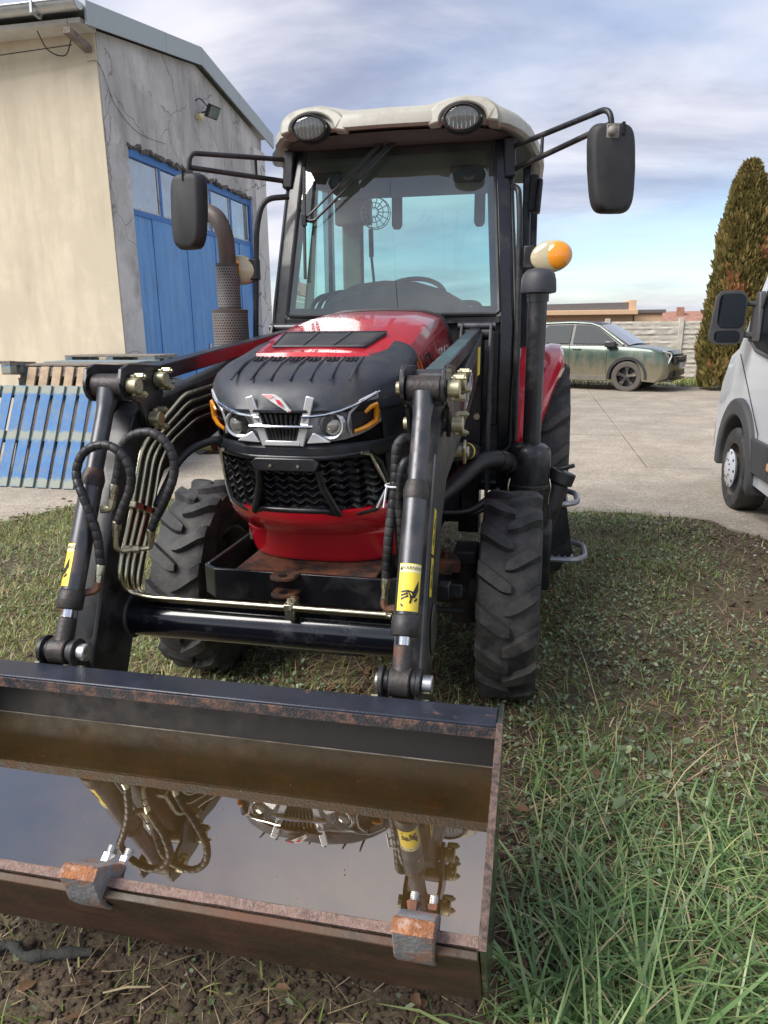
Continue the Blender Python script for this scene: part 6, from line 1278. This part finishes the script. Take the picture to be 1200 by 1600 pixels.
vside([(6.06, .42), (6.10, .68), (5.55, .68), (5.52, .42)], 'side_strip', 'van_plastic', .03, bev=.01); st2 = vside([(5.50, .42), (5.52, .68), (2.0, .68), (2.0, .42)], 'side_strip', 'van_plastic', .03, bev=.01)
m = MB(); m.box((VX - .05, 5.34, .515), (VX - .028, 5.49, .575)); m.build('side_marker', 'amber_lens', st2, bevel=.008)
vside([(6.72, 1.30), (6.705, 1.30), (5.93, .72), (5.93, .34), (5.945, .34), (5.945, .71)], 'door_gap', 'car_black', .0015); vside([(4.85, .33), (4.865, .33), (4.865, 2.0), (4.85, 2.0)], 'door_gap', 'car_black', .0015)
win = vside([(6.44, 1.44), (5.98, 2.08), (4.98, 2.10), (4.98, 1.34), (5.9, 1.32), (6.25, 1.36)], 'door_window', 'car_glass_d', .007)
m = MB(); q = [(6.46, 1.425), (5.99, 2.095), (4.96, 2.115), (4.96, 1.325), (5.9, 1.305), (6.26, 1.345)]; m.tube([(vx(z) - .008, y, z) for y, z in q + q[:1]], .016, 6); m.build('window_seal', 'van_plastic', win)
m = MB(); m.grid(lambda a, k: (VX + .12 + .1 * k + (1.76 - .2 * k) * a, VYF - .70 - .70 * k - .01, 1.36 + .95 * k + .016), [0, .5, 1], [0, 1]); m.build('windscreen', 'car_glass_d', VAN)
m = MB(); m.obox((VX - .012, 4.98, 1.10), (.05, .24, .06)); m.build('door_handle', 'van_plastic', VAN, bevel=.012)
m = MB(); m.prism([(VYF - .05, .28), (VYF + .10, .36), (VYF + .10, .66), (VYF - .0, .72)], 'x', VX + .06, VX + 1.94); m.build('front_bumper', 'van_plastic', VAN, bevel=.04)
# mirror: looking at its glass side (it faces back toward the viewer)
mc = V3((1.505, 6.36, 1.595)); 
def rrect(cx_, cz_, w, h, r, n=6):
    out = []
    for sx, sz, a0 in ((1, 1, 0), (-1, 1, 90), (-1, -1, 180), (1, -1, 270)):
        for i in range(n + 1):
            t = R_(a0 + 90 * i / n); out.append((cx_ + sx * (w / 2 - r) + r * math.cos(t), cz_ + sz * (h / 2 - r) + r * math.sin(t)))
    return out
m = MB(); 
rings = []
for dy, sc in ((.12, .62), (.09, .85), (.04, .97), (0, 1.0), (-.015, .98)):
    rings.append([(mc[0] + a * sc + .0, mc[1] + dy, mc[2] + b * (sc * .3 + .7)) for a, b in [(x - (.03 if z < -.06 else 0) * (1 if x < 0 else 0), z) for x, z in rrect(0, 0, .235, .42, .07)]])
m.loft(rings); vm = m.build('wing_mirror', 'van_plastic', VAN, smooth=45)
m = MB(); m.prism([(mc[0] + x, mc[2] + .055 + z) for x, z in rrect(0, 0, .195, .262, .05)], 'y', mc[1] - .022, mc[1] - .017); m.build('mirror_glass', 'mirror_surface', vm, smooth=0)
m = MB(); m.prism([(mc[0] - .015 + x, mc[2] - .143 + z) for x, z in rrect(0, 0, .19, .088, .035)], 'y', mc[1] - .022, mc[1] - .017); m.build('lower_mirror_glass', 'mirror_surface', vm, smooth=0)
m = MB(); m.beam((mc[0] + .10, mc[1] + .03, mc[2] + .11), (VX + .03, mc[1] + .03, mc[2] + .10), .05, .04); m.beam((mc[0] + .10, mc[1] + .03, mc[2] - .13), (VX + .01, mc[1] + .03, mc[2] - .14), .07, .05); m.prism([(mc[1] - .14, mc[2] - .19), (mc[1] + .14, mc[2] - .19), (mc[1] + .12, mc[2] + .0), (mc[1] + .0, mc[2] + .20), (mc[1] - .05, mc[2] + .20)], 'x', VX - .012, VX + .06); m.build('mirror_arm', 'van_plastic', vm, bevel=.015)
w = car_wheel('wheel', VX + .085, vwc[0], .348, .225, VAN, 'x', 'rubber', 'chrome_dull')
q = MB(); q.lathe([(.150, .105), (.165, .122), (.150, .132), (.09, .140), (.06, .152), (0, .154)], (0, 0, 0), (-1, 0, 0), 32); hc = q.build('hub_cap', 'van_paint', w, loc=(0, 0, 0)); q = MB()
for k in range(10):
    t = 2 * math.pi * k / 10; q.cyl((-.128, .145 * math.cos(t), .145 * math.sin(t)), (-.1345, .145 * math.cos(t), .145 * math.sin(t)), .013, n=10)
    q.cyl((-.138, .075 * math.cos(t), .075 * math.sin(t)), (-.150, .075 * math.cos(t), .075 * math.sin(t)), .008, n=8)
q.build('cap_hole', 'car_black', hc, loc=(0, 0, 0))
q = MB()
for yy in (-.075, -.03, .015, .06): q.lathe([(.3475, yy - .004), (.3495, yy), (.3475, yy + .004)], (0, 0, 0), (1, 0, 0), 48, caps=False)
q.build('tread_groove', 'car_black', w, loc=(0, 0, 0))
w2 = car_wheel('wheel', VX + 1.92, vwc[0], .348, .225, VAN, 'x', 'rubber', 'chrome_dull'); w3 = car_wheel('wheel', VX + .10, 2.85, .348, .225, VAN, 'x', 'rubber', 'chrome_dull'); w4 = car_wheel('wheel', VX + 1.92, 2.85, .348, .225, VAN, 'x', 'rubber', 'chrome_dull')
# ================================================================ VEGETATION AND GROUND LITTER
OFF = Vector((0, 0, 0))
def mesh_np(name, V, F, rnd, mat, loc=None, parent=None):
    me = bpy.data.meshes.new(name); V = np.asarray(V, np.float32); F = np.asarray(F, np.int32); k = F.shape[1]
    me.vertices.add(len(V)); me.vertices.foreach_set('co', V.ravel()); me.loops.add(F.size); me.loops.foreach_set('vertex_index', F.ravel()); me.polygons.add(len(F)); me.polygons.foreach_set('loop_start', np.arange(len(F), dtype=np.int32) * k)
    try: me.polygons.foreach_set('loop_total', np.full(len(F), k, np.int32))
    except Exception: pass
    me.update(calc_edges=True); a = me.attributes.new('rnd', 'FLOAT', 'POINT'); a.data.foreach_set('value', np.asarray(rnd, np.float32)); me.polygons.foreach_set('use_smooth', np.ones(len(F), bool))
    me.materials.append(MATS[mat]); o = bpy.data.objects.new(name, me); col.objects.link(o)
    if parent: o.parent = parent
    if loc is not None: o.location = loc
    return o
ramp_mat('grass_green', [(0, (.08, .13, .025)), (.35, (.17, .245, .05)), (.7, (.29, .36, .09)), (.88, (.42, .42, .15)), (1, (.56, .47, .24))], .42, trans=.25, spec=.5)
ramp_mat('grass_long', [(0, (.05, .115, .03)), (.4, (.15, .26, .085)), (.72, (.29, .41, .16)), (.88, (.44, .48, .20)), (1, (.60, .51, .28))], .38, trans=.22, spec=.5)
ramp_mat('grass_dry', [(0, (.18, .12, .065)), (.5, (.36, .27, .15)), (1, (.58, .47, .29))], .7, trans=.15)
ramp_mat('weed_leaf', [(0, (.06, .10, .035)), (.5, (.16, .22, .11)), (.85, (.34, .42, .27)), (.95, (.46, .44, .18)), (1, (.24, .09, .06))], .45, trans=.2)
ramp_mat('dead_leaf', [(0, (.055, .03, .018)), (.5, (.11, .062, .035)), (1, (.22, .13, .07))], .75)
ramp_mat('conifer', [(0, (.05, .046, .012)), (.4, (.13, .11, .03)), (.75, (.24, .185, .055)), (.93, (.32, .22, .08)), (1, (.40, .18, .08))], .7, trans=.15)
pm('bark', (.10, .075, .055), .9, var=.3); pm('twig', (.035, .027, .022), .9, var=.3)
def gzv(x, y): return np.array([gz(float(a), float(b)) for a, b in zip(x, y)])
def blades(name, mat, x, y, length, width, lean, bend, rnd, head=None, z0=None):
    n = len(x); head = rng.uniform(0, 2 * np.pi, n) if head is None else head
    z = gzv(x, y) if z0 is None else z0; base = np.stack([x, y, z - .006], 1); d = np.stack([np.cos(head), np.sin(head), np.zeros(n)], 1); sd_ = np.stack([-np.sin(head + rng.uniform(-.5, .5, n)), np.cos(head), np.zeros(n)], 1)
    T = np.array([0, .35, .7, 1.]); pts = []
    for i, t in enumerate(T):
        a = lean + bend * t; k = 4; q = np.zeros((n, 3))
        # integrate angle along the blade
        ss = np.linspace(0, t, 5)
        for s0, s1 in zip(ss[:-1], ss[1:]):
            am = lean + bend * (s0 + s1) / 2; q += ((s1 - s0) * length)[:, None] * (d * np.sin(am)[:, None] + np.array([0, 0, 1]) * np.cos(am)[:, None])
        pts.append(base + q)
    W = [1, .9, .6, .08]; V = np.zeros((n, 8, 3))
    for i in range(4):
        V[:, 2 * i] = pts[i] - sd_ * (width * W[i] / 2)[:, None]; V[:, 2 * i + 1] = pts[i] + sd_ * (width * W[i] / 2)[:, None]
    V[:, :, 2] = np.maximum(V[:, :, 2], (z - .004)[:, None])
    o = (np.arange(n) * 8)[:, None]; F = np.concatenate([o + np.array([[0, 1, 3, 2]]), o + np.array([[2, 3, 5, 4]]), o + np.array([[4, 5, 7, 6]])], 0)
    return mesh_np(name, V.reshape(-1, 3), F, np.repeat(rnd, 8), mat)
def scatter(n, x0, x1, y0, y1, dens):
    x = rng.uniform(x0, x1, n); y = rng.uniform(y0, y1, n); keep = rng.random(n) < dens(x, y); return x[keep], y[keep]
def nz(x, y, s, o): return np.array([mnoise.noise(Vector((a * s, b * s, o))) for a, b in zip(x, y)])
def yard_edge(x): return np.interp(x, [p[0] for p in ap[:21]], [p[1] for p in ap[:21]])
def sm(a, lo, hi): return np.clip((a - lo) / (hi - lo), 0, 1)
# -- long grass in the right foreground
def dl_(x, y):
    d = sm(nz(x, y, 1.4, 2.) + .55, 0, .7) * sm(x, -.02, .18) * (1 - sm(y, 2.1, 2.9)); return d
x, y = scatter(21000, -.05, 2.3, .7, 2.95, dl_); n = len(x)
near = 1 - sm(y, 1.3, 2.5)
o = blades('long_grass', 'grass_long', x, y, rng.uniform(.07, .26, n) * (.55 + .6 * near), rng.uniform(.003, .0095, n), rng.uniform(.25, 1.35, n), rng.uniform(.2, 1.9, n), np.clip(rng.normal(.45, .30, n), 0, 1)); tag(o, 'long green grass in the right foreground beside the bucket', 'grass', kind='stuff')
# tall tufts hugging the bucket's side
x, y = scatter(230, .0, .40, .75, 1.6, lambda x, y: np.ones(len(x))); n = len(x)
o = blades('tall_grass', 'grass_long', x, y, rng.uniform(.22, .46, n), rng.uniform(.006, .012, n), rng.uniform(.1, .8, n), rng.uniform(.5, 2.0, n), np.clip(rng.normal(.4, .22, n), 0, 1)); tag(o, 'tall green grass tufts next to the bucket side plate', 'grass', kind='stuff')
x, y = scatter(300, .02, 2.3, .8, 2.7, lambda x, y: np.ones(len(x))); n = len(x)
o = blades('straw_stems', 'grass_dry', x, y, rng.uniform(.10, .34, n), rng.uniform(.002, .0045, n), rng.uniform(.3, 1.2, n), rng.uniform(-.3, 1.6, n), np.clip(rng.normal(.7, .2, n), 0, 1), z0=gzv(x, y) + rng.uniform(0, .05, n)); tag(o, 'arching dry straw stems among the long grass', 'dry grass', kind='stuff')
# -- short grass, both sides
def ds_(x, y):
    g = sm(nz(x, y, .9, 7.) + .50, .0, .75); under = ((x > -1.55) & (x < .05) & (y > 1.6)).astype(float)
    bare = ((x < -.05) & (y < 1.75)).astype(float) * (x > -1.9); d = (.25 + .75 * g) * (1 - .88 * bare) * (1 - .75 * under)
    d *= np.where(x > .1, np.where(y > 4.6, .75, .5), 1.0); d *= 1 - sm(x, .85, 1.4) * sm(y, 3.0, 4.2) * .9
    return d * (y < yard_edge(x) + .03)
x, y = scatter(150000, -4.8, 2.6, .7, 6.2, ds_); n = len(x); far = sm(y, 2, 6)
o = blades('short_grass', 'grass_green', x, y, rng.uniform(.03, .085, n), rng.uniform(.003, .006, n) * (1 + .4 * far), rng.uniform(.1, 1.0, n), rng.uniform(.2, 1.4, n), np.clip(rng.normal(np.where(x < -1.2, .60, .45), .27, n), 0, 1)); tag(o, 'short patchy grass around the tractor', 'grass', kind='stuff')
# -- dry thatch
def dd_(x, y): 
    bare = ((x < -.02) & (y < 1.7) & (x > -1.9)).astype(float)
    return (.25 + .75 * sm(nz(x, y, 1.1, 17.) + .45, 0, .7)) * (y < yard_edge(x) + .05) * (1 - .72 * bare) * np.where((x > .05) & (y < 4.6), .62, 1) * (1 - .75 * sm(x, .85, 1.4) * sm(y, 3.0, 4.2))
x, y = scatter(105000, -4.8, 2.6, .6, 6.2, dd_); n = len(x)
o = blades('dry_grass', 'grass_dry', x, y, rng.uniform(.04, .14, n), rng.uniform(.0018, .0042, n), rng.uniform(1.0, 1.5, n), rng.uniform(-.25, .5, n), rng.random(n)); tag(o, 'dry straw coloured grass lying on the soil', 'dry grass', kind='stuff')
# -- broad weed leaves (clover, ground ivy)
def leaves(name, mat, x, y, size, tiltmax, zlo, zhi, rnd, curl=.2):
    n = len(x); z = gzv(x, y) + rng.uniform(zlo, zhi, n); h = rng.uniform(0, 2 * np.pi, n); ti = rng.uniform(-tiltmax, tiltmax, (n, 2)); out = []
    P = np.array([(-1, 0, 0), (-.55, .42, 1), (.25, .5, 1), (1, 0, 0), (.25, -.5, 1), (-.55, -.42, 1)], float)
    asp = rng.uniform(.7, 1.25, n)
    for px_, py_, cz in P:
        a = px_ * size; b = py_ * size * asp; xx = x + a * np.cos(h) - b * np.sin(h); yy = y + a * np.sin(h) + b * np.cos(h); zz2 = z + a * ti[:, 0] + b * ti[:, 1] + cz * curl * size * rng.uniform(.3, 1.2, n); out.append(np.stack([xx, yy, zz2], 1))
    V = np.stack(out, 1); o_ = (np.arange(n) * 6)[:, None]; F = np.concatenate([o_ + np.array([[0, 1, 2, 3]]), o_ + np.array([[0, 3, 4, 5]])], 0); V[:, :, 2] = np.maximum(V[:, :, 2], (gzv(x, y) + .001)[:, None])
    return mesh_np(name, V.reshape(-1, 3), F, np.repeat(rnd, 6), mat)
def dw_(x, y):
    c = sm(nz(x, y, 1.6, 27.) + .42, 0, .6); bare = ((x < -.05) & (y < 1.8) & (x > -1.9)).astype(float)
    return c * (y < yard_edge(x)) * (1 - .93 * bare) * np.where(x < -1.3, .55, 1.0) * (1 - .85 * sm(x, .85, 1.4) * sm(y, 3.1, 4.3))
x, y = scatter(85000, -4.6, 2.5, .9, 5.9, dw_); n = len(x)
o = leaves('weed_leaves', 'weed_leaf', x, y, rng.uniform(.005, .014, n), .7, .004, .04, np.clip(rng.normal(.5, .25, n), 0, 1)); tag(o, 'low clover and weed leaves covering the ground', 'weeds', kind='stuff')
x, y = scatter(260, .15, 2.2, 1.0, 2.6, lambda x, y: np.ones(len(x))); n = len(x)
o = leaves('broad_leaves', 'weed_leaf', x, y, rng.uniform(.014, .028, n), .7, .01, .09, np.clip(rng.normal(.55, .2, n), 0, .93)); tag(o, 'broad green leaves among the long grass', 'weeds', kind='stuff')
x, y = scatter(5200, -4.3, 2.4, .7, 5.8, lambda x, y: np.where((x > -1.5) & (x < .1) & (y > 1.6) & (y < 4), 1, .32)); n = len(x)
o = leaves('leaf_litter', 'dead_leaf', x, y, rng.uniform(.008, .028, n), .5, .002, .014, rng.random(n), .45); tag(o, 'small dead leaves scattered over the ground', 'dead leaves', kind='stuff')
# crumbs of soil under the bucket and gravel by the yard edge
ramp_mat('crumb', [(0, (.045, .03, .02)), (.7, (.085, .058, .04)), (.95, (.14, .11, .085)), (1, (.38, .36, .32))], .95)
def crumbs(name, x, y, size, rnd, label):
    n = len(x); z = gzv(x, y); base = np.array([(1, 0, 0), (-1, 0, 0), (0, 1, 0), (0, -1, 0), (0, 0, 1), (0, 0, -1)], float)
    V = base[None] * (1 + rng.uniform(-.4, .4, (n, 6, 1))) * size[:, None, None] * np.stack([rng.uniform(.7, 1.3, n), rng.uniform(.7, 1.3, n), rng.uniform(.4, .8, n)], 1)[:, None]
    h = rng.uniform(0, 6.28, n); c, s = np.cos(h)[:, None], np.sin(h)[:, None]; X = V[:, :, 0] * c - V[:, :, 1] * s + x[:, None]; Y = V[:, :, 0] * s + V[:, :, 1] * c + y[:, None]; Z = V[:, :, 2] + z[:, None] + .002
    F0 = np.array([(0, 2, 4), (2, 1, 4), (1, 3, 4), (3, 0, 4), (2, 0, 5), (1, 2, 5), (3, 1, 5), (0, 3, 5)]); F = ((np.arange(n) * 6)[:, None, None] + F0[None]).reshape(-1, 3)
    o = mesh_np(name, np.stack([X, Y, Z], 2).reshape(-1, 3), F, np.repeat(rnd, 6), 'crumb'); tag(o, label, 'soil', kind='stuff')
x, y = scatter(16000, -2.1, .25, .7, 2.6, lambda x, y: np.ones(len(x))); n = len(x); crumbs('soil_crumbs', x, y, np.abs(rng.normal(.004, .0035, n)) + .0015, np.clip(rng.normal(.4, .25, n), 0, .97), 'crumbs of brown soil under the bucket')
x, y = scatter(9000, .9, 3.0, 3.2, 6.1, lambda x, y: (y < yard_edge(x) + .15) * sm(y + x * .9, 5.6, 6.9)); n = len(x); crumbs('gravel', x, y, np.abs(rng.normal(.006, .004, n)) + .002, np.clip(rng.normal(.6, .3, n), 0, 1), 'loose gravel and dirt at the yard edge beside the van')
x, y = scatter(3000, -4.7, -3.2, 4.2, 6.1, lambda x, y: np.abs(y - yard_edge(x)) < .3); n = len(x); crumbs('gravel', x, y, np.abs(rng.normal(.006, .004, n)) + .002, np.clip(rng.normal(.6, .3, n), 0, 1), 'gravel strip in front of the blue pallets')
# individual small things
m = MB(); P = spline([(-1.36, 1.20, .012), (-1.30, 1.23, .018), (-1.24, 1.21, .016), (-1.17, 1.23, .018), (-1.08, 1.255, .016)], 5); m.tube([(p[0] + .04, p[1] + .02, p[2]) for p in P], [.006] + [.013 + .003 * math.sin(i * 1.3) for i in range(len(P) - 2)] + [.011], 10); o = m.build('stick', 'old_stick', None); tag(o, 'short dark broken stick on the soil in front of the bucket', 'stick')
for i, (x0, y0, a, L_, lab) in enumerate(((-.95, 1.18, .35, .11, 'long pale straw stem on the soil below the bucket'), (-1.02, 1.02, 2.6, .07, 'short pale straw piece beside the dry weed'), (-.62, 1.10, -.9, .08, 'pale straw stem below the bucket centre'))):
    m = MB(); m.tube([(x0, y0, .012), (x0 + math.cos(a) * L_ / 2, y0 + math.sin(a) * L_ / 2, .02), (x0 + math.cos(a) * L_, y0 + math.sin(a) * L_, .012)], [.002, .003, .002], 6); o = m.build('straw_stem', 'straw', None); tag(o, lab, 'straw', 'straw on the soil')
DW = thing('dry_weed', 'dry pale weed stalks with seed heads at the bottom left', 'weed', (-1.10, .98, 0))
for k, (dx, dy, h_, ln) in enumerate(((0, 0, .17, -.015), (.035, .01, .14, .02), (.05, -.01, .10, .035), (-.03, .02, .12, -.05))):
    m = MB(); pts = [(-1.10 + dx * .4 + ln * t * t, .98 + dy * .4, h_ * t) for t in np.linspace(0, 1, 6)]; m.tube(pts, [.0028, .0026, .0023, .002, .0016, .001], 6); stem = m.build('stem', 'straw', DW)
    for j in range(4 if k < 2 else 2):
        t = .72 + .08 * j; p = (-1.10 + dx * .4 + ln * t * t, .98 + dy * .4, h_ * t); q = MB(); q.ell((p[0] + (-.006 if j % 2 else .006), p[1] - .002, p[2]), (.0055, .0055, .0075), 8, 6); q.build('seed_head', 'seed', stem)
m = MB(); m.ell((.40, 1.335, .055), (.0185, .0185, .021), 20, 14); o = m.build('fallen_plum', 'plum_skin', None, smooth=60); tag(o, 'dark purple plum lying in the grass at bottom right', 'plum')
def crumple(name, c, s, mat, label, cat, seed):
    r_ = random.Random(seed); m = MB(); n = 7; m.grid(lambda a, b: (c[0] + a * s * (1 + .2 * b), c[1] + b * s * .7, c[2] + r_.uniform(0, .35) * s + .25 * s * abs(a)), np.linspace(-1, 1, n), np.linspace(-1, 1, n)); o = m.build(name, mat, None, smooth=50, solid=.0008); tag(o, label, cat); return o
o = leaves('floating_bits', 'dead_leaf', rng.uniform(-1.4, -.08, 60), rng.uniform(1.0, 1.43, 60), rng.uniform(.001, .003, 60), .02, .5715, .572, rng.random(60), .05); tag(o, 'tiny bits of dirt floating on the bucket water', 'debris', kind='stuff')
m = MB(); m.tube(spline([(-.34, 1.40, .569), (-.31, 1.385, .570), (-.265, 1.378, .5695)], 5), .0012, 5); o = m.build('straw_stem', 'straw', None); tag(o, 'thin straw floating on the water by the bucket back wall', 'straw')
A_lit = (.913, 3.43, .02)
crumple('paper_scrap', (1.00, 3.40, .02), .028, 'white_print', 'white paper scrap in the dirt at the right', 'litter', 3)
crumple('dead_leaf', (-.97, 1.00, .012), .035, 'leaf_brown', 'curled brown leaf right of the dry weed', 'leaf', 4); crumple('dead_leaf', (-.64, 1.22, .012), .04, 'leaf_purple', 'reddish brown leaf below the bucket lip', 'leaf', 6); crumple('dead_leaf', (-1.07, .86, .012), .04, 'leaf_purple', 'dark purple leaf at the bottom left edge', 'leaf', 8)
crumple('dead_leaf', (-.078, 1.05, .568), .018, 'leaf_brown', 'dark leaf floating on the water at the bucket side', 'leaf', 14)
crumple('yellow_leaf', (.58, 2.62, .05), .028, 'leaf_yellow', 'yellow leaf standing out in the weeds', 'leaf', 9); crumple('green_leaf', (.17, 1.72, .11), .035, 'leaf_green', 'round dull green leaf near the bucket corner', 'leaf', 11)
# ---------------- conifers
def conifer(label, x, y, R0, H, seed, n=15000):
    rs = np.random.default_rng(seed); T = thing('conifer_tree', label, 'tree', (x, y, 0), 'columnar conifers at the fence')
    m = MB(); m.tube([(x, y, 0), (x, y, H * .5), (x, y, H * .95)], [.11, .07, .015], 8); m.build('trunk', 'bark', T)
    q = MB()
    for k in range(40):
        zz0 = rs.uniform(.1, .9) * H; t = rs.uniform(0, 6.28); rr = R0 * .8 * (1 - (zz0 / H) ** 3); q.tube([(x, y, zz0), (x + math.cos(t) * rr * .6, y + math.sin(t) * rr * .6, zz0 + .25), (x + math.cos(t) * rr, y + math.sin(t) * rr, zz0 + .55)], [.018, .012, .004], 5)
    q.build('limbs', 'bark', T)
    u = rs.random(n) ** .85; th = rs.uniform(0, 2 * np.pi, n); prof = np.interp(u, [0, .04, .12, .35, .6, .8, .92, 1], [.9, .97, 1.0, .92, .78, .6, .42, .08])
    lump = 1 + .3 * np.array([mnoise.noise(Vector((math.cos(a) * 2.2, math.sin(a) * 2.2, b * H * 1.3 + seed))) for a, b in zip(th, u)]); r = R0 * prof * lump * (.80 + .22 * np.sqrt(rs.random(n)))
    c = np.stack([r * np.cos(th), r * np.sin(th), .03 + u * (H - .08)], 1)
    sz = rs.uniform(.03, .11, n); d = np.stack([np.cos(th) * .45 + rs.normal(0, .28, n), np.sin(th) * .45 + rs.normal(0, .28, n), np.full(n, 1.)], 1); d /= np.linalg.norm(d, axis=1)[:, None]
    s1 = np.cross(d, rs.normal(0, 1, (n, 3))); s1 /= np.linalg.norm(s1, axis=1)[:, None]
    V = np.stack([c, c + d * sz[:, None] + s1 * (sz * .45)[:, None], c + d * (2 * sz)[:, None], c + d * sz[:, None] - s1 * (sz * .45)[:, None]], 1)
    rn = np.clip(rs.normal(.5, .2, n) + .22 * np.array([mnoise.noise(Vector((p[0] * 2.2, p[1] * 2.2, p[2] * 2.2 + seed))) for p in c]), 0, .95); rd = (np.array([mnoise.noise(Vector((p[0] * 1.6 + 9, p[1] * 1.6, p[2] * 1.6 + seed))) for p in c]) > .42) & (rs.random(n) < .7); rn = np.where(rd, 1., rn)
    mesh_np('crown', V.reshape(-1, 3), (np.arange(n) * 4)[:, None] + np.arange(4)[None], np.repeat(rn, 4), 'conifer', loc=(0, 0, 0), parent=T)
conifer('tall brown green columnar conifer behind the white van', 4.50, 18.6, .62, 5.0, 5, 34000)
conifer('second columnar conifer half hidden behind the van mirror', 6.9, 18.9, .95, 4.7, 9)
# verge grass strip by fence
x = rng.uniform(-6, 12, 9000); y = rng.uniform(19.4, 22.4, 9000); n = len(x); o = blades('verge_grass', 'grass_green', x, y, rng.uniform(.06, .16, n), rng.uniform(.012, .03, n), rng.uniform(.1, .8, n), rng.uniform(.2, 1.2, n), np.clip(rng.normal(.62, .2, n), 0, 1), z0=np.full(n, .0)); tag(o, 'strip of grass below the concrete fence', 'grass', kind='stuff')
# ---------------- bare trees
def bare_tree(label, x, y, H, seed, levels=5, r0=.09, spread=.55, mat='twig', stems=1, group=None, name='bare_tree', nb=(2, 4)):
    rs = random.Random(seed); T = thing(name, label, 'tree', (x, y, 0), group); m = MB(); mt = MB()
    def grow(p, d, L, r, lv):
        q = p; pts = [p]; rr = [r]
        for i in range(3):
            d = (d + V3((rs.gauss(0, .12), rs.gauss(0, .12), rs.gauss(.03, .08)))); d /= np.linalg.norm(d); q = q + d * L / 3; pts.append(q); rr.append(r * (1 - .13 * (i + 1)))
        (mt if lv == levels else m).tube(pts, rr, 6 if lv > levels - 3 else 4)
        if lv == 0: return
        k = rs.randint(*nb)
        for j in range(k):
            v = V3((rs.gauss(0, 1), rs.gauss(0, 1), rs.gauss(.2, .6))); v -= d * np.dot(v, d); v /= (np.linalg.norm(v) + 1e-9); a = rs.uniform(.35, 1.) * spread * 1.6
            nd = d * math.cos(a) + v * math.sin(a); st = pts[rs.randint(1, 3)] if j else pts[3]; grow(st, nd, L * rs.uniform(.62, .86), max(rr[-1] * .68, .003), lv - 1)
    for s_ in range(stems): grow(V3((x + rs.uniform(-.25, .25) * (stems > 1), y + rs.uniform(-.25, .25) * (stems > 1), -.02)), V3((rs.gauss(0, .12), rs.gauss(0, .12), 1)), H * .30, r0, levels)
    mt.build('trunk', mat, T); m.build('crown', mat, T)
bare_tree('leafless grey bush far behind the fence at right', 6.6, 30, 2.9, 4, levels=4, r0=.05, stems=4, name='bare_bush', mat='bark_grey')
bare_tree('leafless tree standing behind the viewer, mirrored in the windshield', -2.5, -9.2, 8.8, 12, levels=6, r0=.12, group='leafless trees mirrored in the windshield')
bare_tree('thin leafless sapling behind the viewer, mirrored low in the windshield', -1.3, -2.0, 9.2, 21, levels=4, r0=.026, group='leafless trees mirrored in the windshield', nb=(1, 2))
bare_tree('second thin leafless sapling behind the viewer, mirrored in the windshield', -2.1, -2.2, 9.0, 33, levels=4, r0=.026, group='leafless trees mirrored in the windshield', nb=(1, 2))
